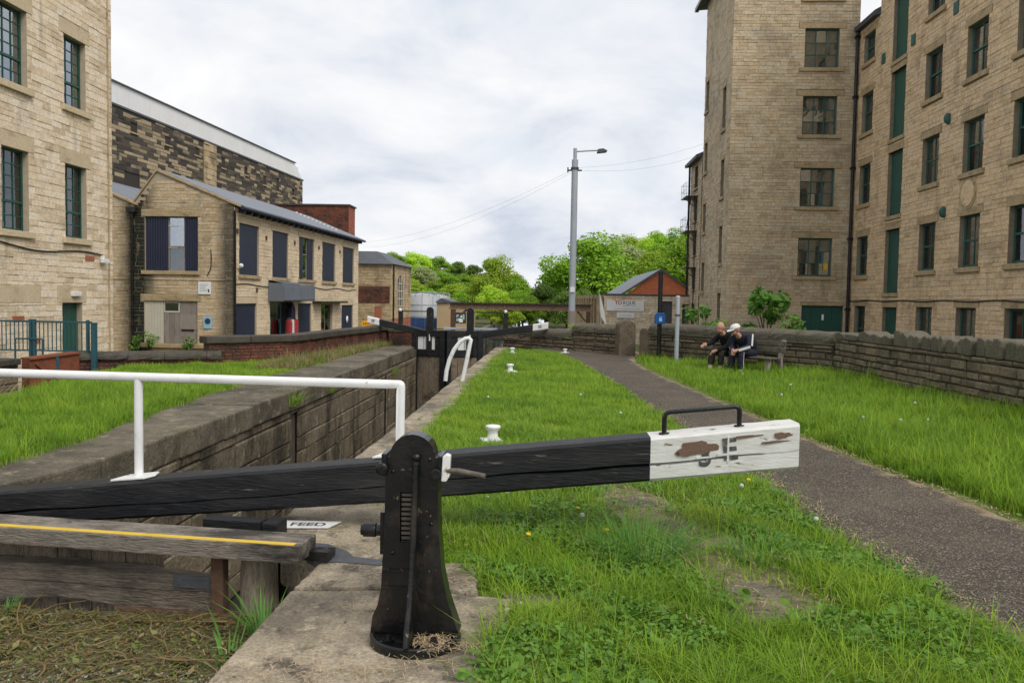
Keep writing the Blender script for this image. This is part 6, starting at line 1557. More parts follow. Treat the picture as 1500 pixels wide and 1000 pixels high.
    if cap:
        mb = MB(); m = S @ T(hdv) @ RZ(hyaw) @ RY(hpitch)
        pr = [(max(.002, .108 * math.cos(PI / 2 * i / 7)), .028 + .095 * math.sin(PI / 2 * i / 7)) for i in range(8)]
        mb.lathe(pr, 18, 0, m @ Matrix.Diagonal((1.08, .92, 1, 1)))
        n_ = 8; pk = [(.07, -.085), (.07, .085)] + [(.09 + .115 * math.sin(PI * i / n_), .085 * math.cos(PI * i / n_)) for i in range(n_ + 1)]
        mb.slab(pk, .026, .036, 0, m @ RY(.12)); mb.build('cap', M['whitecloth'], t, bevel=.003)
    return t
# the sitters' left is local +y; the right end of the bench (nearer us) lies on local... BD·(left) sign
lf = Vector((-BNr.y, BNr.x, 0)); SG = 1 if lf.dot(BD) > 0 else -1     # SG: side (local y sign) that faces the camera end
person('seated man leaning forward in navy tracksuit with white sleeve stripes and white cap', .19, -.06, 1.4,
       {SG: ((.34, SG * .24, .62), (.56, SG * .10, .53)), -SG: ((.36, -SG * .22, .60), (.55, -SG * .02, .52))}, SG * -.25, .30, 'navycloth',
       ('navycloth', {SG: ((.47, SG * .13, .50), (.46, SG * .13, .10)), -SG: ((.48, -SG * .10, .50), (.50, -SG * .10, .10))}, 1.0), True, True, 1.1)
person('bald seated man in black jumper and camouflage trousers beside the man in the cap', -.36, .0, .85,
       {SG: ((.36, SG * .22, .60), (.58, SG * .06, .50)), -SG: ((.40, -SG * .24, .66), (.66, -SG * .18, .63))}, SG * .25, .18, 'blackcloth',
       ('camo', {SG: ((.47, SG * .13, .50), (.48, SG * .12, .10)), -SG: ((.48, -SG * .12, .50), (.55, -SG * .12, .10))}, .84), False, False, 1.08)
# ================================================================== VEGETATION
def leaf_cloud(cent, rad, n, size, g, shell=.55, flat=.75):
    """n leaf-sized quads spread through ellipsoidal clumps"""
    k = len(cent); vol = np.prod(rad, axis=1) ** .7; vol = vol / vol.sum()
    idx = g.choice(k, n, p=vol)
    d = g.normal(size=(n, 3)); d /= np.linalg.norm(d, axis=1)[:, None]
    rr = shell + (1 - shell) * g.random(n) ** .6
    rr *= 1 + .10 * g.normal(size=n)
    C = cent[idx] + d * rad[idx] * rr[:, None]
    nr = d + g.normal(size=(n, 3)) * .55 + np.array([0, 0, flat * .6]); nr /= np.linalg.norm(nr, axis=1)[:, None]
    a = np.cross(nr, g.normal(size=(n, 3))); a /= np.linalg.norm(a, axis=1)[:, None]
    b = np.cross(nr, a)
    s = size * (.6 + .8 * g.random(n))[:, None]
    V = np.stack([C - a * s, C + b * s * .55, C + a * s, C - b * s * .55], 1).reshape(-1, 3)
    F = np.arange(4 * n).reshape(n, 4)
    clump = g.random(k)
    return V, F, np.clip(clump[idx] * .55 + .45 * g.random(n), 0, .999)

TREE_PROTO = []
def tree_proto(seed, nleaf, leafsize, mat, spread=1., squash=.8):
    """unit tree: crown about 1 in radius, top at 2.3; returns crown and trunk meshes"""
    g = np.random.default_rng(seed)
    cent, rad = [], []
    nl = 34
    for i in range(nl):
        a = g.random() * 2 * PI; h = g.random()
        prof = math.sqrt(max(.05, 1 - (2 * h - .85) ** 2 * .82))
        r = prof * (.35 + .5 * g.random()) * spread
        cent.append((r * math.cos(a), r * math.sin(a), .62 + 1.42 * h)); q = .19 + .15 * g.random(); rad.append((q * 1.1, q * 1.1, q * squash))
    for i in range(5): cent.append((g.normal() * .18, g.normal() * .18, .9 + .28 * i)); rad.append((.42, .42, .34))
    V, F, r_ = leaf_cloud(np.array(cent), np.array(rad), nleaf, leafsize, g)
    crown = np_mesh('crown', V, F, mat, r_)
    mb = MB(); mb.tube([(0, 0, -.3), (.01, 0, .3), (.03, .02, .8), (.02, -.02, 1.4)], [.085, .06, .045, .015], 8)
    for i in range(7):
        c = cent[i]; mb.tube([(.01, 0, .4 + .08 * i), (c[0] * .5, c[1] * .5, (.45 + .08 * i + c[2]) / 2 + .05), c], [.03, .02, .006], 5)
    return crown, mb.mesh('trunk', M['bark'])
PR = {}
for nm, mt_, seeds in (('a', 'leaf_a', (1, 2, 3)), ('b', 'leaf_b', (4, 5)), ('c', 'leaf_c', (6,)), ('p', 'leaf_p', (7,))):
    PR[nm] = [tree_proto(s_, 11000, .042, M[mt_]) for s_ in seeds]
BIG = tree_proto(21, 17000, .034, M['leaf_a']); MID = tree_proto(22, 15000, .036, M['leaf_b']); BIGR = tree_proto(23, 13000, .038, M['leaf_a'])
def tree(x, y, ztop, r, proto, label, group=None, base=None, name='broadleaf_tree'):
    zb_ = (terrain(x, y) if base is None else base) - .3
    t = thing(name, label, 'tree', (x, y, zb_), rng.uniform(0, 6.28), group)
    h = (ztop - zb_) / 2.3
    t.scale = (r / 1.05, r / 1.05, h)
    for me, nm in zip(proto, ('crown', 'trunk')): link(nm, me, t)
    return t
tree(4.9, 95, 9.3, 7.0, BIG, 'largest rounded green tree, standing behind the grey lamp post')
tree(-7.0, 105, 7.1, 3.9, MID, 'tall bright yellow green tree left of the gap in the tree line')
tree(-3.6, 102, 4.6, 2.9, PR['a'][1], 'mid green tree at the left of the gap in front of the sky')
tree(18.0, 110, 10.2, 5.6, BIGR, 'dense green tree just left of the narrow block with the fire escape')
tree(12.9, 150, 12.6, 7.2, PR['p'][0], 'pale grey green tree between the two large dark green trees')
wood = 'trees on the right hand hillside'
for i, (x, y, z, r, p, lab) in enumerate(((19.6, 190, 17.0, 5.6, ('b', 0), 'yellow green tree on the skyline above the pale tree'), (26.0, 200, 18.6, 5.4, ('a', 0), 'highest tree on the right hand skyline'), (33, 200, 19.5, 6, ('a', 2), 'skyline tree half hidden by the fire escape block'), (14.6, 180, 15.6, 4.2, ('a', 1), 'skyline tree at the left end of the right hand hill'), (9.6, 150, 11.4, 3.2, ('c', 0), 'dark tree behind the crown of the largest tree'), (17.4, 142, 10.4, 4.4, ('b', 1), 'bright tree in front of the right hand hill'), (22.5, 170, 13.6, 5, ('a', 0), 'green tree halfway up the right hand hill'), (22, 185, 16.0, 4.5, ('b', 0), 'light tree near the top of the right hand hill'), (27.5, 175, 14.5, 4.5, ('a', 1), 'green tree low on the right hand hill by the building'))):
    tree(x, y, z, r, PR[p[0]][p[1]], lab, wood)
wood = 'trees on the left hand hillside'
LH = [(-44, 230, 14.4, 5, 'a', 0), (-38.1, 235, 14.9, 5, 'b', 0), (-32.8, 240, 14.0, 5, 'a', 1), (-27.9, 250, 12.9, 5, 'c', 0), (-23.1, 255, 12.2, 5, 'c', 0), (-35.7, 200, 9.8, 4.6, 'b', 1), (-30.7, 200, 9.4, 4.5, 'p', 0), (-26.3, 205, 8.4, 4.6, 'a', 2), (-21.6, 210, 8.0, 4.6, 'a', 0), (-27.4, 165, 5.4, 3.9, 'b', 0), (-23.9, 170, 5.2, 3.8, 'a', 1), (-18.5, 160, 4.6, 4, 'b', 1), (-14.2, 150, 4.2, 3.8, 'a', 2), (-43.9, 215, 11.4, 5, 'b', 1), (-17.6, 255, 11.0, 5, 'c', 0), (-13, 250, 9.0, 5, 'c', 0), (-9, 230, 8.0, 5, 'c', 0), (-20, 138, 3.2, 3.4, 'a', 1), (-25, 142, 3.6, 3.2, 'b', 0), (-30, 150, 5.2, 3.6, 'a', 0), (-34, 165, 7.2, 4, 'b', 1), (-11, 128, 4.4, 3.2, 'a', 0), (-4, 140, 4.2, 3.6, 'a', 2), (1, 150, 5, 4, 'c', 0)]
kinds = {'a': 'mid green', 'b': 'bright yellow green', 'c': 'dark green', 'p': 'pale silvery green'}
wh = ['on the skyline directly above the hipped house roof', 'second from the left on the skyline', 'at the crest beyond the silver tanks', 'on the skyline above the left lower gate', 'at the right end of the skyline crest', 'below the crest beside the hipped house', 'halfway up the slope above the larger tank', 'mid slope above the smaller tank', 'mid slope near the tall bright tree', 'just above the larger silver tank', 'just above the smaller silver tank', 'behind the beige shed roof', 'behind the left half of the pipe bridge', 'on the slope close to the hipped house eaves', 'low on the far skyline', 'lowest on the far skyline', 'far off in the gap between the hills', 'low behind the beige shed', 'low behind the tank tops', 'rising behind the domed tank', 'on the lower slope beside the arched window', 'beside the tall bright tree', 'seen low through the gap left of the lamp post', 'farthest in the gap left of the lamp post']
for (x, y, z, r, k, i), w_ in zip(LH, wh): tree(x, y, z, r, PR[k][i], kinds[k] + ' tree ' + w_, wood)
lowg = 'low trees behind the pipe bridge'
for (x, y, z, r, k, i, lab) in ((-.2, 88, 3.3, 2.9, 'c', 0, 'dark low tree under the right end of the pipe bridge'), (-1.9, 84, 2.0, 1.9, 'a', 0, 'low green tree behind the middle of the pipe bridge'), (-4.3, 80, 1.7, 2.2, 'b', 1, 'low yellow green tree behind the pipe bridge beside the beige shed'), (1.9, 82, 2.6, 2.3, 'c', 0, 'dark low tree just left of the lamp post foot'), (-6.3, 92, 3.2, 2.4, 'b', 0, 'bright low tree above the pipe bridge left end'), (4.0, 84, 2.8, 2.0, 'c', 0, 'dark low tree behind the pillared wall'), (-2.8, 92, 2.7, 2.0, 'a', 2, 'green low tree behind the right lower gate beam')):
    tree(x, y, z, r, PR[k][i], lab, lowg, name='low_tree')

def bush(name, label, x, y, z, r, h, n, size, mat, seed, cat='bush', nl=9, group=None):
    g = np.random.default_rng(seed)
    t = thing(name, label, cat, (x, y, z), 0, group)
    cent = np.column_stack([g.normal(size=nl) * r * .42, g.normal(size=nl) * r * .42, h * (.25 + .7 * g.random(nl))]); q = (.38 + .25 * g.random(nl)) * r
    V, F, r_ = leaf_cloud(cent, np.column_stack([q, q, q * .9]), n, size, g, shell=.0, flat=1.2)
    link('foliage', np_mesh('foliage', V, F, mat, r_), t)
    mb = MB()
    for c in cent: mb.tube([(0, 0, -.1), (c[0] * .4, c[1] * .4, c[2] * .5), tuple(c)], [.02, .013, .005], 5)
    mb.build('stem', M['bark'], t)
    return t
bush('sycamore_sapling', 'tall leafy sapling rising above the wall behind the seated men', 6.12, 23.2, .3, .62, 1.62, 620, .10, M['leaf_s'], 61)
bush('sycamore_sapling', 'low spreading sapling behind the wall in front of the green garage door', 6.75, 22.4, .5, .5, .75, 260, .09, M['leaf_s'], 62)
bush('sycamore_sapling', 'rounded bush behind the wall to the left of the seated men', 4.62, 24.2, .3, .5, 1.15, 420, .085, M['leaf_s'], 63)
bush('shrub', 'bright grassy shrub at the lamp post foot above the stepped wall', 1.25, 31.5, -.6, .8, 1.2, 420, .10, M['leaf_b'], 64)
bush('shrub', 'pale shrub to the left of the lamp post foot', .0, 32, -.7, .8, 1.0, 320, .09, M['leaf_b'], 65)
for (u, z, r, h, s_, lab) in ((-4.05, -1.2, .3, .75, 66, 'small weed at the foot of the workshop drainpipe'), (-3.5, -1.1, .42, .85, 67, 'leafy weed growing under the cream boards of the workshop'), (-1.9, -1.1, .3, .7, 68, 'dark weed under the grey boards of the workshop')):
    p = WS.matrix_basis @ Vector((u, -.4, z)); bush('weed', lab, p.x, p.y, p.z + .3, r, h, 150, .06, M['clover'], s_, 'weed')

# ---- grass blades, as real blades with a bend
def blades(name, P, h, w, mat, seg=2, lean=.5, seed=0, kind='stuff', parent=None, tint=None, az=None):
    g = np.random.default_rng(seed); n = len(P)
    a = g.random(n) * 2 * PI if az is None else az; dx = np.stack([np.cos(a), np.sin(a), np.zeros(n)], 1); px = np.stack([-np.sin(a), np.cos(a), np.zeros(n)], 1)
    hh = h * (.55 + .8 * g.random(n)); ww = w * (.7 + .6 * g.random(n)); ln = lean * (.15 + g.random(n) ** 1.4) * hh
    rows = []
    for k in range(seg + 1):
        t = k / seg
        c = P + dx * (ln * t ** 1.8)[:, None] + np.array([0, 0, 1.]) * (hh * (t - .22 * t * t * np.minimum(1.5, ln / hh)))[:, None]
        if k < seg:
            q = px * (ww * (1 - .55 * t) / 2)[:, None]; rows += [c - q, c + q]
        else: rows.append(c)
    k_ = len(rows); V = np.stack(rows, 1).reshape(-1, 3)
    base = (np.arange(n) * k_)[:, None]
    F3 = []
    for k in range(seg - 1):
        F3 += [base + np.array([[2 * k, 2 * k + 1, 2 * k + 3]]), base + np.array([[2 * k, 2 * k + 3, 2 * k + 2]])]
    F3.append(base + np.array([[2 * seg - 2, 2 * seg - 1, 2 * seg]]))
    nf = len(F3); F = np.stack(F3, 1).reshape(-1, 3)
    tn = g.random(n) if tint is None else np.clip(tint + .35 * (g.random(n) - .5), 0, .999)
    me = np_mesh(name, V, F, mat, np.repeat(tn, nf), smooth=True)
    return link(name, me, parent, kind=kind)

def noise2(x, y, s):
    return (np.sin(x * 1.7 * s + 1.3 * np.sin(y * 1.1 * s)) + np.sin(y * 2.3 * s + 1.7 * np.sin(x * .9 * s + 2)) + np.sin((x + y) * 3.1 * s + 1.1)) / 3
vf = lambda f: np.vectorize(f, otypes=[float])
vpL, vpR, vcR, vcL, vbL = vf(pL), vf(pR), vf(copR), vf(copL), vf(bankL)
flags = [(.42, 7.15, .24), (.66, 6.55, .28), (.86, 5.85, .2), (1.20, 4.60, .19), (1.15, 4.22, .2), (-.05, 4.32, .17)]
def sample(n, x0, x1, y0, y1, g): return np.column_stack([x0 + (x1 - x0) * g.random(n), y0 + (y1 - y0) * g.random(n)])
def keep_lawn(p, g):
    x, y = p[:, 0], p[:, 1]; nz_ = noise2(x, y, 2.2)
    l = vcR(y) + .05 * nz_ + .05 * g.normal(size=len(x)); r = vpL(y) + .05 * noise2(x, y, 5) + .05 * g.normal(size=len(x))
    ok = (x > l) & (x < r)
    ok &= ~(((x + .6) ** 2 + (y - 3.75) ** 2) < .30 ** 2)
    for fx, fy, fr in flags: ok &= (((x - fx) ** 2 + ((y - fy) * 1.25) ** 2) > (fr * (.45 + .5 * g.random(len(x)))) ** 2)
    # worn, thin band round the flagstones
    worn = np.exp(-((x - (.55 + (7.2 - y) * .25)) / .34) ** 2) * ((y > 4.2) & (y < 7.4))
    return ok & (g.random(len(x)) > worn * .80)
def lay(name, n, dom, keepf, zf, h, w, seg, lean, seed, mat='grass', hmod=None, margin=1.2):
    g = np.random.default_rng(seed); p = sample(n, *dom, g); p = p[keepf(p, g)]
    P = np.column_stack([p, zf(p)]); k = in_view(P, margin); P = P[k]; p = p[k]
    hh = np.full(len(P), h) * (1 + .42 * noise2(p[:, 0], p[:, 1], 2.0) + .38 * noise2(p[:, 0] + 4, p[:, 1], 5.3) + .3 * noise2(p[:, 0], p[:, 1] + 2, 13)) * np.where(g.random(len(P)) < .07, 1.7, 1)
    if hmod is not None: hh = hh * hmod(p)
    tint = .46 + .42 * noise2(p[:, 0] + 3, p[:, 1], 1.3) + .30 * noise2(p[:, 0], p[:, 1] + 5, 4.7)
    return blades(name, P, np.clip(hh, .014, .5), w, M[mat], seg, lean, seed, tint=tint)
vl = lambda p: -.03 + .012 * np.sin(p[:, 0] * 2.3 + 1.1 * p[:, 1]) + .01 * np.sin(p[:, 0] * 4.1 - 2.7 * p[:, 1])
def keep_tuft(p, g):
    x, y = p[:, 0], p[:, 1]
    worn = np.exp(-((x - (.55 + (7.2 - y) * .25)) / .40) ** 2) * ((y > 4.0) & (y < 7.5))
    return keep_lawn(p, g) & (noise2(x, y + 9, 2.4) < .30 + .25 * g.normal(size=len(x))) & (worn < .35 + .3 * g.random(len(x)))
def lay_tufts(name, nt, per, rad, dom, keepf, zf, h, w, lean, seed, mat='grass', margin=1.15):
    g = np.random.default_rng(seed); c = sample(nt, *dom, g); c = c[keepf(c, g)]
    c = c[in_view(np.column_stack([c, zf(c)]), margin)]; nt = len(c)
    hs_ = .55 + .9 * g.random(nt) ** 1.5; ti = np.clip(.42 + .30 * g.normal(size=nt), 0, .95); rs = rad * (.6 + .8 * g.random(nt))
    ix = np.repeat(np.arange(nt), per); n = len(ix)
    o = g.normal(size=(n, 2)) * .55 * rs[ix][:, None]; p = c[ix] + o
    ok = keepf(p, g); p, o, ix = p[ok], o[ok], ix[ok]; n = len(p)
    az = np.arctan2(o[:, 1], o[:, 0]) + .7 * g.normal(size=n)
    return blades(name, np.column_stack([p, zf(p)]), h * hs_[ix] * (.7 + .5 * g.random(n)), w, M[mat], 3, lean, seed, tint=ti[ix], az=az)
edge_h = lambda p: .55 + .45 * np.clip((vpL(p[:, 1]) - p[:, 0]) / .35, 0, 1)
lay('lawn_grass', 62000, (-.9, 2.5, 2.6, 6.0), keep_lawn, vl, .062, .0052, 3, 1.7, 71, hmod=edge_h)
lay_tufts('lawn_grass', 2500, 32, .055, (-.9, 2.5, 2.6, 6.0), keep_tuft, vl, .105, .0056, 1.7, 171)
lay('lawn_grass', 85000, (-1.6, 2.2, 6.0, 12), keep_lawn, vl, .07, .0065, 2, 1.15, 72, hmod=edge_h)
lay_tufts('lawn_grass', 2600, 22, .075, (-1.6, 2.2, 6.0, 12), keep_tuft, vl, .105, .0075, 1.3, 172)
lay('lawn_grass', 95000, (-1.7, 1.9, 12, 26), keep_lawn, vl, .082, .010, 2, 1.0, 73, hmod=edge_h)
lay('long_grass', 3600, (-.5, 2.3, 2.6, 7.5), keep_lawn, vl, .19, .0042, 3, 1.6, 181)
lay('long_grass', 2600, (-.9, 2.3, 2.6, 9), keep_lawn, vl, .13, .0045, 3, 1.5, 182, mat='dry')
def vz(p): return vl(p) + .10 * np.clip((p[:, 0] - vpR(p[:, 1]) - 2) / 1.4, 0, 1)
def keep_verge(p, g):
    x, y = p[:, 0], p[:, 1]; r = vpR(y) + .17 + .06 * noise2(x, y, 4) + .05 * g.normal(size=len(x))
    wx = np.where(y < 18.5, 6.55, 6.4 - 3.55 * (y - 18.6) / 5.1 - .05)
    ok = (x > r) & (x < wx)
    return ok & ~((y > 23.4) & (x < 2.75))
near_wall = lambda p: 1 + .55 * np.clip(1 - (np.where(p[:, 1] < 18.5, 6.55, 6.4 - 3.55 * (p[:, 1] - 18.6) / 5.1) - p[:, 0]) / .5, 0, 1)
lay('verge_grass', 100000, (3.0, 6.7, 5.2, 12), keep_verge, vz, .14, .008, 3, 1.1, 74, hmod=near_wall)
lay('verge_grass', 85000, (2.2, 6.7, 12, 25), keep_verge, vz, .13, .0115, 2, .9, 75, hmod=near_wall)
lay('verge_grass', 30000, (3.4, 6.7, 1.5, 5.4), keep_verge, vz, .12, .008, 2, 1., 79, margin=1.9)
lay_tufts('verge_grass', 2600, 24, .09, (3.0, 6.7, 5.2, 13), keep_verge, vz, .2, .0085, 1.2, 173)
def keep_bank(p, g):
    x, y = p[:, 0], p[:, 1]; nz_ = noise2(x, y, 1.6)
    ok = (x < vcL(y) + .12 * nz_ + .07 * g.normal(size=len(x))) & (x > vbL(y) - .02)
    return ok
bzv = lambda p: -.02 + .012 * np.sin(p[:, 0] * 2.3 + 1.1 * p[:, 1]) + .02 * np.clip((-5.4 - p[:, 0]) / 1.2, 0, 1)
lay('bank_grass', 120000, (-8.2, -4.8, 6.5, 13), keep_bank, bzv, .10, .008, 2, 1.0, 76)
lay('bank_grass', 80000, (-9.3, -5.2, 13, 20.2), keep_bank, bzv, .06, .011, 2, .8, 77)
lay_tufts('bank_grass', 2200, 22, .085, (-8.2, -4.8, 6.5, 14), keep_bank, bzv, .14, .0085, 1.2, 174)
def keep_dry(p, g):
    x, y = p[:, 0], p[:, 1]; return (x < vcL(y) + .1 * g.normal(size=len(x)) * .5) & (x > -6.35 + .09 * (y - 20) + .05) & (y > 17.5)
lay('dry_bank_grass', 22000, (-6.4, -5.3, 17.5, 28), keep_dry, bzv, .16, .012, 2, .7, 78, mat='dry')
# tussocks: longer, darker grass
def tuft(name, label, x, y, z, r, n, h, w, seed, mat='dgrass', lean=1.0, cat='grass clump'):
    g = np.random.default_rng(seed); a = g.random(n) * 2 * PI; q = r * np.sqrt(g.random(n))
    P = np.column_stack([x + q * np.cos(a), y + q * np.sin(a), np.full(n, z)])
    o = blades(name, P, np.full(n, h), w, M[mat], 3, lean, seed, kind=None); return props(o, label, cat)
tuft('grass_tussock', 'long dark grass tussock in the lawn to the right of the paddle post', .62, 5.15, -.04, .26, 520, .24, .006, 81, lean=1.5)
tuft('grass_tussock', 'smaller dark tussock nearer the path', 1.35, 5.2, -.04, .2, 260, .16, .006, 82, lean=1.4)
tuft('quoin_grass', 'broad bladed green grass growing from the quoin under the walkway end', -1.55, 4.42, -.34, .07, 60, .27, .013, 83, 'dgrass', .8)
tuft('quoin_grass', 'sparse broad blades leaning over the water by the coping edge', -1.66, 4.20, -.36, .12, 16, .20, .012, 84, 'dgrass', 1.6)
tuft('quoin_grass', 'little green plant at the left end of the gate by the water', -3.24, 4.72, -.36, .05, 30, .12, .010, 88, 'dgrass', .9)
tuft('wall_fern', 'green tuft hanging from the lock wall top course', -4.24, 13.4, -.22, .16, 160, .26, .010, 85, 'grass', 1.5)
tuft('wall_fern', 'small tuft in a joint of the lock wall nearer the lower gates', -4.26, 15.8, -.28, .10, 70, .16, .009, 86, 'grass', 1.5)
tuft('wall_fern', 'green tuft on the lock wall just before the lower gates', -4.28, 22.5, -.5, .14, 80, .2, .012, 87, 'grass', 1.5)
tuft('dead_stems', 'brown dead stems against the stub wall at the left edge', -10.1, 13.8, -.7, .5, 260, .75, .014, 89, 'straw', .7)
# broad leaved weeds in the lawn
def leaflets(name, n, dom, keepf, zf, size, seed, mat='clover', zlo=.02, zhi=.07):
    g = np.random.default_rng(seed); p = sample(n, *dom, g); ok = keepf(p, g) & (noise2(p[:, 0], p[:, 1] + 9, 2.4) > .05); p = p[ok]
    C = np.column_stack([p, zf(p) + zlo + (zhi - zlo) * g.random(len(p))]); C = C[in_view(C, 1.2)]; n = len(C)
    nr = g.normal(size=(n, 3)) * .45 + np.array([0, 0, 1.]); nr /= np.linalg.norm(nr, axis=1)[:, None]
    a = np.cross(nr, g.normal(size=(n, 3))); a /= np.linalg.norm(a, axis=1)[:, None]; b = np.cross(nr, a); s = size * (.5 + g.random(n))[:, None]
    V = np.stack([C - a * s, C - a * s * .3 + b * s * .55, C + a * s * .5 + b * s * .5, C + a * s, C + a * s * .5 - b * s * .5, C - a * s * .3 - b * s * .55], 1).reshape(-1, 3)
    return link(name, np_mesh(name, V, np.arange(6 * n).reshape(n, 6), M[mat], g.random(n)), kind='stuff')
leaflets('clover_leaves', 36000, (-.5, 2.3, 2.8, 7.0), keep_lawn, vl, .0125, 91, zlo=.03, zhi=.095)
leaflets('dock_leaves', 3200, (-.5, 2.3, 2.8, 7.5), keep_lawn, vl, .030, 191, zlo=.03, zhi=.085)
leaflets('clover_leaves', 3500, (3.2, 6.5, 6, 12), keep_verge, vz, .022, 92, zhi=.12)
# dry straw lying on the coping and round the foot of the paddle post
def strands(name, P, L, r, mat, seed, zj=.012, seg=3):
    g = np.random.default_rng(seed); n = len(P); a = g.random(n) * 2 * PI; cv = g.normal(size=n) * 1.1
    rows = []
    LL_ = L * (.4 + g.random(n))
    for k in range(seg + 1):
        t = k / seg - .5; an = a + cv * t
        c = P + np.stack([np.cos(an) * t * LL_, np.sin(an) * t * LL_, zj * np.abs(g.normal(size=n)) * .7], 1)
        q = np.stack([-np.sin(an), np.cos(an), .25 * g.normal(size=n)], 1) * (r * (.6 + .8 * g.random(n)))[:, None]
        rows += [c - q, c + q]
    V = np.stack(rows, 1).reshape(-1, 3); b_ = (np.arange(n) * (2 * seg + 2))[:, None]
    F = np.stack([b_ + np.array([[2 * k, 2 * k + 1, 2 * k + 3, 2 * k + 2]]) for k in range(seg)], 1).reshape(-1, 4)
    return link(name, np_mesh(name, V, F, M[mat], np.repeat(g.random(n), seg)), kind='stuff')
g = np.random.default_rng(95)
def around(cx, cy, rx, ry, n, z): return np.column_stack([cx + rx * g.normal(size=n), cy + ry * g.normal(size=n), np.full(n, z)])
strands('dry_straw', np.vstack([around(-.50, 3.64, .04, .045, 200, .036), around(-.40, 3.66, .08, .04, 60, .012), around(-.95, 3.36, .18, .10, 130, .010), around(-.7, 4.6, .22, .12, 60, .012), around(-.9, 5.2, .2, .12, 90, .014), around(-.9, 4.1, .10, .03, 40, .010), around(-.55, 3.45, .2, .06, 60, .01)]), .075, .0013, 'straw', 96)
strands('dry_straw', np.column_stack([sample(420, .2, 1.6, 4.0, 7.3, g), np.full(420, .0)]), .10, .0018, 'straw', 97, zj=.03)
strands('path_edge_litter', np.array([(vv + s_ * abs(q), yy, .014) for yy, q in zip(4 + 8 * g.random(1500), .09 * g.normal(size=1500)) for (vv, s_) in ([(pL(yy), 1), (pR(yy), -1)][int(q * 1e5) % 2],)]), .045, .0022, 'straw', 98)
# dead reeds and scum floating against the gate
pr_ = sample(3600, -3.6, -1.36, 3.0, 4.75, g); wgt = .35 + .65 * (pr_[:, 1] - 3.0) / 1.75; pr_ = pr_[g.random(len(pr_)) < wgt]
strands('floating_reeds', np.column_stack([pr_, -.322 + .02 * g.random(len(pr_))]), .10, .0024, 'reed', 99, zj=.012, seg=3)
pr_ = sample(70, -3.6, -1.4, 3.3, 4.7, g)
strands('floating_reeds', np.column_stack([pr_, np.full(len(pr_), -.30)]), .55, .0045, 'reed', 100, zj=.012, seg=5)
def flecks(name, n, dom, z, size, mat, seed):
    g = np.random.default_rng(seed); p = sample(n, *dom, g); C = np.column_stack([p, z + .012 * g.random(n)]); nr = g.normal(size=(n, 3)) * .3 + np.array([0, 0, 1.]); nr /= np.linalg.norm(nr, axis=1)[:, None]
    a = np.cross(nr, g.normal(size=(n, 3))); a /= np.linalg.norm(a, axis=1)[:, None]; b = np.cross(nr, a); s = size * (.3 + g.random(n) ** 2 * 1.5)[:, None]
    V = np.stack([C - a * s, C + b * s * .5, C + a * s, C - b * s * .5], 1).reshape(-1, 3)
    return link(name, np_mesh(name, V, np.arange(4 * n).reshape(n, 4), M[mat], g.random(n)), kind='stuff')
flecks('floating_debris', 9000, (-3.6, -1.4, 3.0, 4.7), -.325, .011, 'reed', 101)
flecks('duckweed', 4200, (-3.6, -1.4, 3.3, 4.75), -.318, .008, 'clover', 103)
flecks('floating_leaves', 260, (-3.4, -1.5, 3.1, 4.6), -.312, .022, 'dry', 102)

flecks('floating_scum', 5200, (-3.2, -1.5, 3.05, 4.0), -.316, .007, 'scumgrey', 104)
# ---- dandelion clocks, yellow flowers, daisies
mb = MB(); mb.ball((0, 0, 0), .018, nu=10, nv=7); ck_me = mb.mesh('seed_head', M['clock'])
mb = MB(); mb.tube([(0, 0, -.02), (.006, 0, .06), (0, 0, .13)], .0022, 5); st_me = mb.mesh('stem', M['clover'])
mb = MB(); mb.lathe([(.004, -.008), (.02, .0), (.014, .007), (.002, .008)], 12); yf_me = mb.mesh('petals', M['yflower'])
mb = MB(); mb.lathe([(.004, -.006), (.016, .0), (.012, .004), (.002, .005)], 10); df_me = mb.mesh('petals', M['clock'])
def flower(kind, x, y, h, label, sc=1.):
    nm, cat, grp, me = {'clock': ('dandelion_clock', 'dandelion', 'dandelion clocks in the grass', ck_me), 'yellow': ('yellow_flower', 'flower', 'yellow flowers in the grass', yf_me), 'daisy': ('daisy', 'flower', 'daisies in the grass', df_me)}[kind]
    z = float(vl(np.array([[x, y]]))[0]) if x < 3 else float(vz(np.array([[x, y]]))[0])
    t = thing(nm, label, cat, (x, y, z), rng.uniform(0, 6), grp); t.scale = (sc,) * 3
    link('stem', st_me, t, Matrix.Diagonal((1, 1, h / .13, 1))); link('petals' if kind != 'clock' else 'seed_head', me, t, T((0, 0, h)) @ RY(.25))
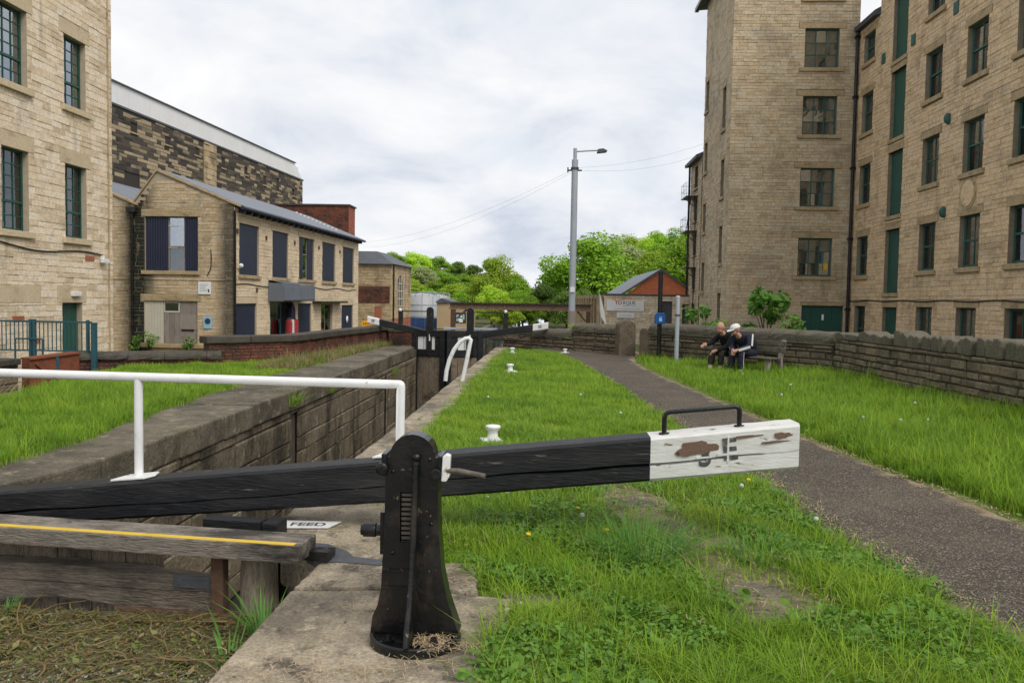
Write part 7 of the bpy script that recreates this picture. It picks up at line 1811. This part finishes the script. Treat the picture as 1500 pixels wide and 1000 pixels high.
for (x, y, h, lab) in ((1.62, 6.75, .14, 'white dandelion clock below the right end of the white beam'), (1.80, 7.35, .13, 'dandelion clock beside the path just under the beam end'), (1.70, 7.5, .12, 'dandelion clock behind the yellow flower at the path edge'), (.27, 5.75, .12, 'dandelion clock in the lawn right of the paddle post'), (1.95, 5.9, .12, 'dandelion clock at the path edge below the beam')): flower('clock', x, y, h, lab)
for (x, y, lab) in ((4.35, 10.2, 'dandelion clock right of another one in the middle of the right verge'), (4.05, 10.6, 'dandelion clock near the path in the middle of the right verge'), (5.0, 10.9, 'dandelion clock on the right verge halfway to the field wall'), (4.9, 8.5, 'dandelion clock on the right verge near the right edge of the photo'), (3.75, 13.2, 'dandelion clock on the verge opposite the handle of the beam'), (4.3, 14.6, 'dandelion clock on the verge in front of the field wall corner'), (5.4, 12.2, 'dandelion clock closest to the field wall'), (4.1, 17.3, 'dandelion clock in the grass just in front of the bench'), (4.7, 7.4, 'nearest dandelion clock of the right verge, beside the path bend')): flower('clock', x, y, rng.uniform(.13, .2), lab, 1.15)
for (x, y, lab) in ((1.0, 11.0, 'dandelion clock in the lawn straight above the middle of the beam'), (.55, 13.2, 'dandelion clock in the lawn halfway to the far bollard'), (-.9, 12.6, 'dandelion clock in the lawn near the chamber coping')): flower('clock', x, y, .12, lab, 1.1)
for (x, y, lab) in ((1.78, 7.18, 'yellow flower under the dandelion clocks at the path edge'), (.25, 6.0, 'small yellow flower above the dandelion clock in the lawn'), (-.10, 5.35, 'small yellow flower in the lawn nearest the paddle post'), (.42, 5.45, 'small yellow flower left of the dark tussock'), (4.6, 12.5, 'yellow flower in the right verge')): flower('yellow', x, y, .10, lab)
for (x, y, lab) in ((-.12, 4.22, 'daisy in the middle of the row by the slab right of the paddle post'), (-.06, 4.15, 'lowest daisy of the row by the stone slab right of the paddle post'), (.02, 4.20, 'rightmost daisy of the row by the stone slab near the paddle post'), (-.18, 4.12, 'daisy of the row closest to the paddle post foot')): flower('daisy', x, y, .05, lab)
for (x, y, lab) in ((-.45, 6.4, 'left daisy below the black beam right of the paddle post'), (-.3, 6.5, 'right daisy below the black beam right of the paddle post'), (-.38, 6.7, 'daisy directly under the black beam right of the paddle post')): flower('daisy', x, y, .08, lab)
